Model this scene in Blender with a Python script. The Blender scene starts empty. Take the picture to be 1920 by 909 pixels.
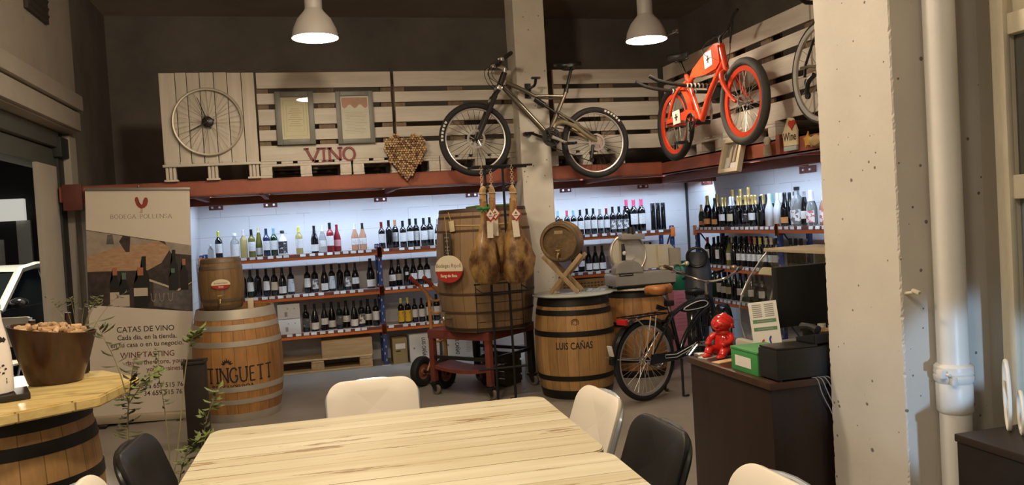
import bpy, bmesh, math, random
from mathutils import Vector, Matrix, Euler
from math import pi, sin, cos, atan2, sqrt, radians as RAD

SC = bpy.context.scene
C = SC.collection
rnd = random.Random(11)

# ---------------------------------------------------------------- camera
yaw, pit, rol = RAD(14.45), RAD(-1.66), RAD(-3.35)
fwd = Vector((sin(yaw) * cos(pit), cos(yaw) * cos(pit), sin(pit)))
r0 = Vector((cos(yaw), -sin(yaw), 0))
u0 = r0.cross(fwd)
rt = r0 * cos(rol) + u0 * sin(rol)
up = u0 * cos(rol) - r0 * sin(rol)
cam_d = bpy.data.cameras.new('camera')
cam_d.sensor_width = 36
cam_d.lens = 36 * 1500 / 1920
cam_d.clip_start = 0.05
cam_d.clip_end = 200
cam = bpy.data.objects.new('camera', cam_d)
C.objects.link(cam)
cam.matrix_world = Matrix(((rt.x, up.x, -fwd.x, 0), (rt.y, up.y, -fwd.y, 0), (rt.z, up.z, -fwd.z, 1.55), (0, 0, 0, 1)))
SC.camera = cam

# ---------------------------------------------------------------- world, lights, exposure
SC.view_settings.view_transform = 'Standard'
SC.view_settings.look = 'None'
SC.view_settings.exposure = 0.35
SC.view_settings.gamma = 1.0
SC.view_settings.use_curve_mapping = False
w = bpy.data.worlds.new('night')
SC.world = w
w.use_nodes = True
w.node_tree.nodes['Background'].inputs[0].default_value = (0.03, 0.035, 0.05, 1)
w.node_tree.nodes['Background'].inputs[1].default_value = 0.25
SC.cycles.max_bounces = 7
SC.cycles.transmission_bounces = 8
SC.cycles.transparent_max_bounces = 12
SC.cycles.caustics_reflective = False
SC.cycles.caustics_refractive = False
SC.cycles.sample_clamp_indirect = 4.0

WARM = (1.0, 0.83, 0.62)
PENDANT_STRENGTH = 74.0      # the two pendant lamps in view
TUBE_STRENGTH = 88.0         # the cool tubes under the mezzanine
ROOM_POWER = 36.0            # the same lamps further forward, above the tables and behind the camera


def lamp(name, kind, loc, power, color, size=0.3, rot=(0, 0, 0), spread=None, spot=None):
    d = bpy.data.lights.new(name, kind)
    d.energy = power
    d.color = color
    if kind == 'AREA':
        d.shape = 'DISK'
        d.size = size
        if spread:
            d.spread = spread
    elif kind == 'SPOT':
        d.shadow_soft_size = size
        d.spot_size = spot or 1.2
        d.spot_blend = 0.4
    else:
        d.shadow_soft_size = size
    o = bpy.data.objects.new(name, d)
    o.location = loc
    o.rotation_euler = rot
    C.objects.link(o)
    return o


lamp('room_and_fill_light', 'AREA', (-0.62, 1.85, 3.1), ROOM_POWER, WARM, 0.34)
lamp('room_and_fill_light', 'POINT', (0.35, 3.5, 3.35), 115, WARM, 0.12)  # unseen fill point added to lift ceiling, upper pallets and banner
lamp('room_and_fill_light', 'AREA', (0.2, 0.7, 3.1), ROOM_POWER * 0.55, WARM, 0.34)
lamp('rear_fill_light', 'AREA', (-0.6, -2.6, 2.4), 9.0, (1.0, 0.90, 0.78), 2.4, (RAD(97), 0, 0))  # large soft frontal fill, added behind the camera
# cool spot without a known source, added for the blue on the lower pillar
lamp('street_and_fill_light', 'SPOT', (1.70, 0.30, 0.66), 72, (0.42, 0.68, 1.0), 0.04, (RAD(95.5), 0, RAD(-13.5)), spot=0.34)
# street lamp outside the shop door on the left
lamp('street_and_fill_light', 'POINT', (-3.4, 9.6, 3.6), 700, (1.0, 0.88, 0.7), 0.2)

# ---------------------------------------------------------------- materials
MATS = {}


def N(nt, t, **kw):
    n = nt.nodes.new(t)
    for k, v in kw.items():
        if k.startswith('i_'):
            key = k[2:]
            key = int(key) if key.isdigit() else key.replace('_', ' ')
            n.inputs[key].default_value = v
        else:
            setattr(n, k, v)
    return n


def mat(name, col, rough=0.6, metal=0.0, var=0.0, vscale=6.0, bump=0.0, bscale=40.0, spec=0.5, coat=0.0, trans=0.0, ior=1.45,
        stretch=None, col2=None, emis=None, estr=0.0, alpha=1.0, ramp=(0.3, 0.7)):
    """painted, metal, cloth or glass surface; var = tone variation, col2 = second tone of the variation"""
    if name in MATS:
        return MATS[name]
    m = bpy.data.materials.new(name)
    m.use_nodes = True
    nt = m.node_tree
    b = nt.nodes['Principled BSDF']
    b.inputs['Base Color'].default_value = (*col, 1)
    b.inputs['Roughness'].default_value = rough
    b.inputs['Metallic'].default_value = metal
    b.inputs['Specular IOR Level'].default_value = spec
    b.inputs['Coat Weight'].default_value = coat
    b.inputs['Coat Roughness'].default_value = 0.08
    b.inputs['Transmission Weight'].default_value = trans
    b.inputs['IOR'].default_value = ior
    b.inputs['Alpha'].default_value = alpha
    if emis:
        b.inputs['Emission Color'].default_value = (*emis, 1)
        b.inputs['Emission Strength'].default_value = estr
    L = nt.links
    if var or bump or col2:
        tc = N(nt, 'ShaderNodeTexCoord')
        src = tc.outputs['Object']
        if stretch:
            mp = N(nt, 'ShaderNodeMapping')
            mp.inputs['Scale'].default_value = stretch
            L.new(src, mp.inputs[0])
            src = mp.outputs[0]
        if var or col2:
            nz = N(nt, 'ShaderNodeTexNoise', i_Scale=vscale, i_Detail=6.0, i_Roughness=0.6)
            L.new(src, nz.inputs['Vector'])
            rp = N(nt, 'ShaderNodeValToRGB')
            rp.color_ramp.elements[0].position = ramp[0]
            rp.color_ramp.elements[1].position = ramp[1]
            c2 = col2 or tuple(min(1, c * (1 + var)) for c in col)
            c1 = col if col2 else tuple(c * (1 - var) for c in col)
            rp.color_ramp.elements[0].color = (*c1, 1)
            rp.color_ramp.elements[1].color = (*c2, 1)
            L.new(nz.outputs[0], rp.inputs[0])
            L.new(rp.outputs[0], b.inputs['Base Color'])
        if bump:
            nb = N(nt, 'ShaderNodeTexNoise', i_Scale=bscale, i_Detail=4.0)
            L.new(src, nb.inputs['Vector'])
            bp = N(nt, 'ShaderNodeBump', i_Strength=bump, i_Distance=0.01)
            L.new(nb.outputs[0], bp.inputs['Height'])
            L.new(bp.outputs[0], b.inputs['Normal'])
    MATS[name] = m
    return m


def thin_glass(name, tint=(0.97, 0.98, 0.97), gloss=0.09, rough=0.02):
    """a clear pane: see-through with a mirror share that grows at grazing angles"""
    if name in MATS:
        return MATS[name]
    m = mat(name, tint, rough)
    nt = m.node_tree
    tr = N(nt, 'ShaderNodeBsdfTransparent')
    tr.inputs[0].default_value = (*tint, 1)
    gl = N(nt, 'ShaderNodeBsdfGlossy', i_Roughness=rough)
    fr = N(nt, 'ShaderNodeLayerWeight', i_Blend=0.35)
    f = math_node(nt, 'ADD', math_node(nt, 'MULTIPLY', fr.outputs['Fresnel'], 0.6), gloss)
    mx = N(nt, 'ShaderNodeMixShader')
    nt.links.new(f, mx.inputs[0])
    nt.links.new(tr.outputs[0], mx.inputs[1])
    nt.links.new(gl.outputs[0], mx.inputs[2])
    nt.links.new(mx.outputs[0], nt.nodes['Material Output'].inputs['Surface'])
    return m


def math_node(nt, op, a, b=None, c=None):
    n = nt.nodes.new('ShaderNodeMath')
    n.operation = op
    for i, v in enumerate((a, b, c)):
        if v is None:
            continue
        if hasattr(v, 'is_output') or isinstance(v, bpy.types.NodeSocket):
            nt.links.new(v, n.inputs[i])
        else:
            n.inputs[i].default_value = v
    return n.outputs[0]


def barrel_mat(name, dark, light, staves=26, rough=0.5):
    """oak staves: tone per stave plus grain along the barrel"""
    if name in MATS:
        return MATS[name]
    m = mat(name, light, rough)
    nt = m.node_tree
    L = nt.links
    b = nt.nodes['Principled BSDF']
    tc = N(nt, 'ShaderNodeTexCoord')
    sp = N(nt, 'ShaderNodeSeparateXYZ')
    L.new(tc.outputs['Object'], sp.inputs[0])
    ang = math_node(nt, 'ARCTAN2', sp.outputs[1], sp.outputs[0])
    k = math_node(nt, 'MULTIPLY', ang, staves / (2 * pi))
    fl = math_node(nt, 'FLOOR', k)
    wn = N(nt, 'ShaderNodeTexWhiteNoise', noise_dimensions='1D')
    L.new(fl, wn.inputs['W'])
    mp = N(nt, 'ShaderNodeMapping')
    mp.inputs['Scale'].default_value = (1, 1, 0.09)
    L.new(tc.outputs['Object'], mp.inputs[0])
    nz = N(nt, 'ShaderNodeTexNoise', i_Scale=34.0, i_Detail=6.0, i_Roughness=0.65)
    L.new(mp.outputs[0], nz.inputs['Vector'])
    st = N(nt, 'ShaderNodeTexNoise', i_Scale=3.0, i_Detail=4.0)
    L.new(tc.outputs['Object'], st.inputs['Vector'])
    t1 = math_node(nt, 'ADD', math_node(nt, 'MULTIPLY', wn.outputs[0], 0.28), 0.07)
    t2 = math_node(nt, 'MULTIPLY', nz.outputs[0], 0.55)
    t3 = math_node(nt, 'MULTIPLY', st.outputs[0], 0.4)
    t = math_node(nt, 'ADD', math_node(nt, 'ADD', t1, t2), t3)
    rp = N(nt, 'ShaderNodeValToRGB')
    rp.color_ramp.elements[0].position = 0.35
    rp.color_ramp.elements[1].position = 0.95
    rp.color_ramp.elements[0].color = (*dark, 1)
    rp.color_ramp.elements[1].color = (*light, 1)
    L.new(t, rp.inputs[0])
    fr = math_node(nt, 'FRACT', k)
    edge = math_node(nt, 'ABSOLUTE', math_node(nt, 'SUBTRACT', fr, 0.5))
    seam = math_node(nt, 'GREATER_THAN', edge, 0.475)
    mx = N(nt, 'ShaderNodeMix', data_type='RGBA')
    L.new(math_node(nt, 'MULTIPLY', seam, 0.6), mx.inputs[0])
    L.new(rp.outputs[0], mx.inputs[6])
    mx.inputs[7].default_value = (dark[0] * 0.4, dark[1] * 0.4, dark[2] * 0.4, 1)
    L.new(mx.outputs[2], b.inputs['Base Color'])
    bp = N(nt, 'ShaderNodeBump', i_Strength=0.25, i_Distance=0.004)
    L.new(math_node(nt, 'SUBTRACT', nz.outputs[0], seam), bp.inputs['Height'])
    L.new(bp.outputs[0], b.inputs['Normal'])
    return m


def wood_mat(name, c1, c2, axis=0, scale=5.0, rough=0.55, planks=None, plank_axis=1, seam=(0.1, 0.06, 0.03), worn=0.0, worncol=(0.25, 0.13, 0.04), coat=0.0):
    """planed boards; grain runs along axis; planks = board width for seam lines across plank_axis; worn = share of paint worn to raw wood"""
    if name in MATS:
        return MATS[name]
    m = mat(name, c1, rough, coat=coat)
    nt = m.node_tree
    L = nt.links
    b = nt.nodes['Principled BSDF']
    tc = N(nt, 'ShaderNodeTexCoord')
    mp = N(nt, 'ShaderNodeMapping')
    s = [1.0, 1.0, 1.0]
    s[axis] = 0.07
    mp.inputs['Scale'].default_value = s
    L.new(tc.outputs['Object'], mp.inputs[0])
    nz = N(nt, 'ShaderNodeTexNoise', i_Scale=scale * 5, i_Detail=7.0, i_Roughness=0.62, i_Distortion=0.6)
    L.new(mp.outputs[0], nz.inputs['Vector'])
    big = N(nt, 'ShaderNodeTexNoise', i_Scale=scale * 0.5, i_Detail=3.0)
    L.new(tc.outputs['Object'], big.inputs['Vector'])
    t = math_node(nt, 'ADD', math_node(nt, 'MULTIPLY', nz.outputs[0], 0.75), math_node(nt, 'MULTIPLY', big.outputs[0], 0.3))
    col = None
    if planks:
        sp = N(nt, 'ShaderNodeSeparateXYZ')
        L.new(tc.outputs['Object'], sp.inputs[0])
        k = math_node(nt, 'DIVIDE', sp.outputs[plank_axis], planks)
        fl = math_node(nt, 'FLOOR', k)
        wn = N(nt, 'ShaderNodeTexWhiteNoise', noise_dimensions='1D')
        L.new(fl, wn.inputs['W'])
        t = math_node(nt, 'ADD', t, math_node(nt, 'MULTIPLY', math_node(nt, 'SUBTRACT', wn.outputs[0], 0.5), 0.2))
    rp = N(nt, 'ShaderNodeValToRGB')
    rp.color_ramp.elements[0].position = 0.33
    rp.color_ramp.elements[1].position = 0.72
    rp.color_ramp.elements[0].color = (*c1, 1)
    rp.color_ramp.elements[1].color = (*c2, 1)
    L.new(t, rp.inputs[0])
    col = rp.outputs[0]
    if worn:
        wz = N(nt, 'ShaderNodeTexNoise', i_Scale=scale * 2.2, i_Detail=8.0, i_Roughness=0.7)
        mp2 = N(nt, 'ShaderNodeMapping')
        s2 = [1.6, 1.6, 1.6]
        s2[axis] = 0.16
        mp2.inputs['Scale'].default_value = s2
        L.new(tc.outputs['Object'], mp2.inputs[0])
        L.new(mp2.outputs[0], wz.inputs['Vector'])
        g = math_node(nt, 'GREATER_THAN', wz.outputs[0], 1 - worn)
        mx = N(nt, 'ShaderNodeMix', data_type='RGBA')
        L.new(math_node(nt, 'MULTIPLY', g, 0.75), mx.inputs[0])
        L.new(col, mx.inputs[6])
        mx.inputs[7].default_value = (*worncol, 1)
        col = mx.outputs[2]
    if planks:
        fr = math_node(nt, 'FRACT', k)
        wob = math_node(nt, 'MULTIPLY', math_node(nt, 'SUBTRACT', big.outputs[0], 0.45), 0.06)
        e = math_node(nt, 'ABSOLUTE', math_node(nt, 'SUBTRACT', fr, 0.5))
        sm = math_node(nt, 'GREATER_THAN', math_node(nt, 'ADD', e, wob), 0.488)
        mx = N(nt, 'ShaderNodeMix', data_type='RGBA')
        L.new(math_node(nt, 'MULTIPLY', sm, 0.8), mx.inputs[0])
        L.new(col, mx.inputs[6])
        mx.inputs[7].default_value = (*seam, 1)
        col = mx.outputs[2]
    L.new(col, b.inputs['Base Color'])
    bp = N(nt, 'ShaderNodeBump', i_Strength=0.15, i_Distance=0.004)
    L.new(nz.outputs[0], bp.inputs['Height'])
    L.new(bp.outputs[0], b.inputs['Normal'])
    return m


def block_wall_mat(name, col, horiz=0):
    """painted concrete blocks; horiz = axis that runs along the wall"""
    if name in MATS:
        return MATS[name]
    m = mat(name, col, 0.75)
    nt = m.node_tree
    L = nt.links
    b = nt.nodes['Principled BSDF']
    tc = N(nt, 'ShaderNodeTexCoord')
    sp = N(nt, 'ShaderNodeSeparateXYZ')
    L.new(tc.outputs['Object'], sp.inputs[0])
    cb = N(nt, 'ShaderNodeCombineXYZ')
    L.new(sp.outputs[horiz], cb.inputs[0])
    L.new(sp.outputs[2], cb.inputs[1])
    br = N(nt, 'ShaderNodeTexBrick', i_Scale=1.0, i_Mortar_Size=0.004, i_Brick_Width=0.6, i_Row_Height=0.22, i_Mortar_Smooth=0.3)
    br.inputs['Color1'].default_value = (*col, 1)
    br.inputs['Color2'].default_value = (*[c * 0.97 for c in col], 1)
    br.inputs['Mortar'].default_value = (*[c * 0.74 for c in col], 1)
    L.new(cb.outputs[0], br.inputs['Vector'])
    nz = N(nt, 'ShaderNodeTexNoise', i_Scale=3.0, i_Detail=5.0)
    L.new(tc.outputs['Object'], nz.inputs['Vector'])
    g = math_node(nt, 'GREATER_THAN', nz.outputs[0], 0.5)
    mx = N(nt, 'ShaderNodeMix', data_type='RGBA')
    L.new(math_node(nt, 'MULTIPLY', g, 0.75), mx.inputs[0])
    L.new(br.outputs[0], mx.inputs[6])
    mx.inputs[7].default_value = (*col, 1)
    L.new(mx.outputs[2], b.inputs['Base Color'])
    bp = N(nt, 'ShaderNodeBump', i_Strength=0.2, i_Distance=0.01)
    L.new(nz.outputs[0], bp.inputs['Height'])
    L.new(bp.outputs[0], b.inputs['Normal'])
    return m


def pitted_mat(name, col, rough=0.8):
    """painted cast concrete with small blow holes"""
    if name in MATS:
        return MATS[name]
    m = mat(name, col, rough)
    nt = m.node_tree
    L = nt.links
    b = nt.nodes['Principled BSDF']
    tc = N(nt, 'ShaderNodeTexCoord')
    vo = N(nt, 'ShaderNodeTexVoronoi', i_Scale=34.0)
    L.new(tc.outputs['Object'], vo.inputs['Vector'])
    wn = N(nt, 'ShaderNodeTexWhiteNoise', noise_dimensions='3D')
    L.new(vo.outputs['Color'], wn.inputs[0])
    size = math_node(nt, 'MULTIPLY', math_node(nt, 'POWER', wn.outputs[0], 9.0), 0.27)
    nz = N(nt, 'ShaderNodeTexNoise', i_Scale=60.0, i_Detail=3.0)
    L.new(tc.outputs['Object'], nz.inputs['Vector'])
    d = math_node(nt, 'ADD', vo.outputs['Distance'], math_node(nt, 'MULTIPLY', math_node(nt, 'SUBTRACT', nz.outputs[0], 0.5), 0.22))
    hole = math_node(nt, 'LESS_THAN', d, size)
    n2 = N(nt, 'ShaderNodeTexNoise', i_Scale=4.0, i_Detail=6.0)
    L.new(tc.outputs['Object'], n2.inputs['Vector'])
    rp = N(nt, 'ShaderNodeValToRGB')
    rp.color_ramp.elements[0].position = 0.3
    rp.color_ramp.elements[1].position = 0.7
    rp.color_ramp.elements[0].color = (*[c * 0.93 for c in col], 1)
    rp.color_ramp.elements[1].color = (*[min(1, c * 1.05) for c in col], 1)
    L.new(n2.outputs[0], rp.inputs[0])
    mx = N(nt, 'ShaderNodeMix', data_type='RGBA')
    L.new(math_node(nt, 'MULTIPLY', hole, 0.8), mx.inputs[0])
    L.new(rp.outputs[0], mx.inputs[6])
    mx.inputs[7].default_value = (0.09, 0.07, 0.05, 1)
    L.new(mx.outputs[2], b.inputs['Base Color'])
    bp = N(nt, 'ShaderNodeBump', i_Strength=0.5, i_Distance=0.004)
    h = math_node(nt, 'SUBTRACT', math_node(nt, 'MULTIPLY', nz.outputs[0], 0.25), hole)
    L.new(h, bp.inputs['Height'])
    L.new(bp.outputs[0], b.inputs['Normal'])
    return m


def label_mat(name, paper, ink, lines=0.5, scale=160.0, blob=0.0):
    """printed paper: lines of small print and a soft picture patch"""
    if name in MATS:
        return MATS[name]
    m = mat(name, paper, 0.6)
    nt = m.node_tree
    L = nt.links
    b = nt.nodes['Principled BSDF']
    tc = N(nt, 'ShaderNodeTexCoord')
    sp = N(nt, 'ShaderNodeSeparateXYZ')
    L.new(tc.outputs['Object'], sp.inputs[0])
    row = math_node(nt, 'FRACT', math_node(nt, 'MULTIPLY', sp.outputs[2], 75.0))
    on = math_node(nt, 'LESS_THAN', row, 0.4)
    mp = N(nt, 'ShaderNodeMapping')
    mp.inputs['Scale'].default_value = (1, 1, 0.45)
    L.new(tc.outputs['Object'], mp.inputs[0])
    nz = N(nt, 'ShaderNodeTexNoise', i_Scale=scale, i_Detail=2.0)
    L.new(mp.outputs[0], nz.inputs['Vector'])
    ch = math_node(nt, 'MULTIPLY', on, math_node(nt, 'GREATER_THAN', nz.outputs[0], 1 - lines))
    n2 = N(nt, 'ShaderNodeTexNoise', i_Scale=26.0, i_Detail=3.0)
    L.new(tc.outputs['Object'], n2.inputs['Vector'])
    pic = math_node(nt, 'GREATER_THAN', n2.outputs[0], 1 - blob)
    f = math_node(nt, 'MAXIMUM', math_node(nt, 'MULTIPLY', ch, 0.7), math_node(nt, 'MULTIPLY', pic, 0.8))
    mx = N(nt, 'ShaderNodeMix', data_type='RGBA')
    L.new(f, mx.inputs[0])
    mx.inputs[6].default_value = (*paper, 1)
    mx.inputs[7].default_value = (*ink, 1)
    L.new(mx.outputs[2], b.inputs['Base Color'])
    return m


# ---------------------------------------------------------------- mesh helpers
def frame(o, x=None, z=None, y=None):
    """matrix with origin o and the given local axes (two of the three)"""
    o = Vector(o)
    if x is not None and z is not None:
        z = Vector(z).normalized()
        x = Vector(x)
        x = (x - z * x.dot(z)).normalized()
        y = z.cross(x)
    elif z is not None:
        z = Vector(z).normalized()
        x = Vector((1, 0, 0)) if abs(z.x) < 0.9 else Vector((0, 1, 0))
        x = (x - z * x.dot(z)).normalized()
        y = z.cross(x)
    return Matrix(((x.x, y.x, z.x, o.x), (x.y, y.y, z.y, o.y), (x.z, y.z, z.z, o.z), (0, 0, 0, 1)))


class MB:
    def __init__(s):
        s.bm = bmesh.new()

    def _f(s, vs, mi=0):
        try:
            f = s.bm.faces.new(vs)
            f.material_index = mi
            return f
        except ValueError:
            return None

    def box(s, c, d, rot=None, bev=0.0, mi=0, M=None, taper=None):
        g = bmesh.ops.create_cube(s.bm, size=1)
        vs = g['verts']
        for v in vs:
            v.co = Vector((v.co.x * d[0], v.co.y * d[1], v.co.z * d[2]))
            if taper and v.co.z > 0:
                v.co.x *= taper
                v.co.y *= taper
        fs = list({f for v in vs for f in v.link_faces})
        for f in fs:
            f.material_index = mi
        if bev:
            es = list({e for v in vs for e in v.link_edges})
            r = bmesh.ops.bevel(s.bm, geom=es, offset=bev, segments=2, affect='EDGES', profile=0.6)
            vs = list({v for f in r['faces'] for v in f.verts} | {v for v in vs if v.is_valid})
            for f in {f for v in vs for f in v.link_faces}:
                f.material_index = mi
        T = Matrix.Translation(Vector(c))
        if rot:
            T = T @ Euler(rot).to_matrix().to_4x4()
        if M:
            T = M @ T
        bmesh.ops.transform(s.bm, matrix=T, verts=vs)
        return s

    def span(s, a, b, bev=0.0, mi=0):
        c = [(a[i] + b[i]) / 2 for i in range(3)]
        return s.box(c, [abs(b[i] - a[i]) for i in range(3)], bev=bev, mi=mi)

    def lathe(s, prof, n=24, M=None, mi=0, a0=0.0, a1=2 * pi):
        full = abs(a1 - a0 - 2 * pi) < 1e-6
        cnt = n if full else n + 1
        rings = []
        for r, z in prof:
            if r < 1e-6:
                v = Vector((0, 0, z))
                rings.append([s.bm.verts.new(M @ v if M else v)])
            else:
                ring = []
                for i in range(cnt):
                    a = a0 + (a1 - a0) * i / n
                    v = Vector((r * cos(a), r * sin(a), z))
                    ring.append(s.bm.verts.new(M @ v if M else v))
                rings.append(ring)
        for A, B in zip(rings, rings[1:]):
            for i in range(n):
                j = (i + 1) % cnt if full else i + 1
                if len(A) == 1 and len(B) == 1:
                    continue
                if len(A) == 1:
                    s._f((A[0], B[j], B[i]), mi)
                elif len(B) == 1:
                    s._f((A[i], A[j], B[0]), mi)
                else:
                    s._f((A[i], A[j], B[j], B[i]), mi)
        return s

    def cyl(s, a, b, r0, r1=None, n=14, mi=0):
        a, b = Vector(a), Vector(b)
        r1 = r0 if r1 is None else r1
        h = (b - a).length
        return s.lathe([(0, 0), (r0, 0), (r1, h), (0, h)], n, frame(a, z=b - a), mi)

    def tube(s, pts, r, n=8, closed=False, mi=0, smooth=0):
        pts = [Vector(p) for p in pts]
        rs = list(r) if isinstance(r, (list, tuple)) else [r] * len(pts)
        for _ in range(smooth):
            q, qr = [], []
            m = len(pts)
            rng = range(m if closed else m - 1)
            if not closed:
                q.append(pts[0])
                qr.append(rs[0])
            for i in rng:
                j = (i + 1) % m
                q += [pts[i] * 0.75 + pts[j] * 0.25, pts[i] * 0.25 + pts[j] * 0.75]
                qr += [rs[i] * 0.75 + rs[j] * 0.25, rs[i] * 0.25 + rs[j] * 0.75]
            if not closed:
                q.append(pts[-1])
                qr.append(rs[-1])
            pts, rs = q, qr
        m = len(pts)
        rings = []
        prev = None
        for i, p in enumerate(pts):
            if closed:
                t = pts[(i + 1) % m] - pts[i - 1]
            else:
                t = pts[min(i + 1, m - 1)] - pts[max(i - 1, 0)]
            t.normalize()
            if prev is None:
                x = Vector((0, 0, 1)) if abs(t.z) < 0.9 else Vector((1, 0, 0))
            else:
                x = prev
            x = (x - t * x.dot(t)).normalized()
            prev = x
            y = t.cross(x)
            rings.append([s.bm.verts.new(p + (x * cos(2 * pi * k / n) + y * sin(2 * pi * k / n)) * rs[i]) for k in range(n)])
        for i in range(m if closed else m - 1):
            A, B = rings[i], rings[(i + 1) % m]
            for k in range(n):
                s._f((A[k], A[(k + 1) % n], B[(k + 1) % n], B[k]), mi)
        if not closed:
            s._f(list(reversed(rings[0])), mi)
            s._f(rings[-1], mi)
        return s

    def prism(s, poly, h, M=None, mi=0, bev=0.0):
        bot = [Vector((x, y, 0)) for x, y in poly]
        top = [Vector((x, y, h)) for x, y in poly]
        if M:
            bot = [M @ v for v in bot]
            top = [M @ v for v in top]
        vb = [s.bm.verts.new(v) for v in bot]
        vt = [s.bm.verts.new(v) for v in top]
        n = len(poly)
        fs = [s._f(list(reversed(vb)), mi), s._f(vt, mi)]
        for i in range(n):
            fs.append(s._f((vb[i], vb[(i + 1) % n], vt[(i + 1) % n], vt[i]), mi))
        if bev:
            es = list({e for f in fs[:2] if f for e in f.edges})
            bmesh.ops.bevel(s.bm, geom=es, offset=bev, segments=2, affect='EDGES')
        return s

    def ell(s, c, r, M=None, nu=16, nv=10, mi=0):
        T = Matrix.Translation(Vector(c))
        if M:
            T = M @ T
        prof = [(sin(pi * i / nv), -cos(pi * i / nv)) for i in range(nv + 1)]
        prof[0] = (0, -1)
        prof[-1] = (0, 1)
        S = Matrix.Diagonal((r[0], r[1], r[2], 1))
        return s.lathe(prof, nu, T @ S, mi)

    def torus(s, Rr, r, M=None, n=40, m=8, mi=0, sq=1.0):
        rings = []
        for i in range(n):
            a = 2 * pi * i / n
            ring = []
            for k in range(m):
                b = 2 * pi * k / m
                q = Rr + r * cos(b)
                v = Vector((q * cos(a), q * sin(a), r * sq * sin(b)))
                ring.append(s.bm.verts.new(M @ v if M else v))
            rings.append(ring)
        for i in range(n):
            A, B = rings[i], rings[(i + 1) % n]
            for k in range(m):
                s._f((A[k], B[k], B[(k + 1) % m], A[(k + 1) % m]), mi)
        return s

    def grid(s, fn, nu, nv, mi=0, closed_u=False):
        """fn(i, j) -> point; quads over an nu x nv lattice"""
        V = [[s.bm.verts.new(Vector(fn(i, j))) for j in range(nv)] for i in range(nu)]
        for i in range(nu if closed_u else nu - 1):
            for j in range(nv - 1):
                a = (i + 1) % nu
                s._f((V[i][j], V[a][j], V[a][j + 1], V[i][j + 1]), mi)
        return V

    def loft(s, rings, caps=True, mi=0):
        V = [[s.bm.verts.new(Vector(p)) for p in r] for r in rings]
        n = len(V[0])
        for A, B in zip(V, V[1:]):
            for k in range(n):
                s._f((A[k], A[(k + 1) % n], B[(k + 1) % n], B[k]), mi)
        if caps:
            s._f(list(reversed(V[0])), mi)
            s._f(V[-1], mi)
        return s

    def mesh(s, name, mats, smooth=35):
        bmesh.ops.recalc_face_normals(s.bm, faces=s.bm.faces)
        me = bpy.data.meshes.new(name)
        s.bm.to_mesh(me)
        s.bm.free()
        for m in (mats if isinstance(mats, (list, tuple)) else [mats]):
            me.materials.append(m)
        if smooth:
            for p in me.polygons:
                p.use_smooth = True
            me.set_sharp_from_angle(angle=RAD(smooth))
        return me

    def build(s, name, mats, parent=None, smooth=35, loc=None):
        o = bpy.data.objects.new(name, s.mesh(name, mats, smooth))
        C.objects.link(o)
        if parent:
            o.parent = parent
        if loc:
            o.location = loc
        return o


def tag(o, label=None, cat=None, group=None, kind=None):
    for k, v in (('label', label), ('category', cat), ('group', group), ('kind', kind)):
        if v:
            o[k] = v
    return o


def thing(name, label, cat, loc=(0, 0, 0), rotz=0.0, group=None):
    o = bpy.data.objects.new(name, None)
    o.empty_display_size = 0.1
    C.objects.link(o)
    o.location = loc
    o.rotation_euler = (0, 0, rotz)
    return tag(o, label, cat, group)


def struct(o):
    o['kind'] = 'structure'
    return o


def copy_tree(o, parent=None):
    c = o.copy()
    C.objects.link(c)
    if parent:
        c.parent = parent
    for ch in list(o.children):
        copy_tree(ch, c)
    return c


# flat lettering -----------------------------------------------------------
def text_geo(txt, size, align='CENTER', squeeze=1.0, bold=0.0):
    cu = bpy.data.curves.new('t', 'FONT')
    cu.body = txt
    cu.size = size
    cu.align_x = align
    cu.fill_mode = 'FRONT'
    cu.resolution_u = 3
    cu.offset = bold
    o = bpy.data.objects.new('t', cu)
    C.objects.link(o)
    bpy.context.view_layer.update()
    me = bpy.data.meshes.new_from_object(o)
    V = [(v.co.x * squeeze, v.co.y) for v in me.vertices]
    F = [tuple(p.vertices) for p in me.polygons]
    bpy.data.objects.remove(o)
    bpy.data.curves.remove(cu)
    bpy.data.meshes.remove(me)
    return V, F


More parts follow.
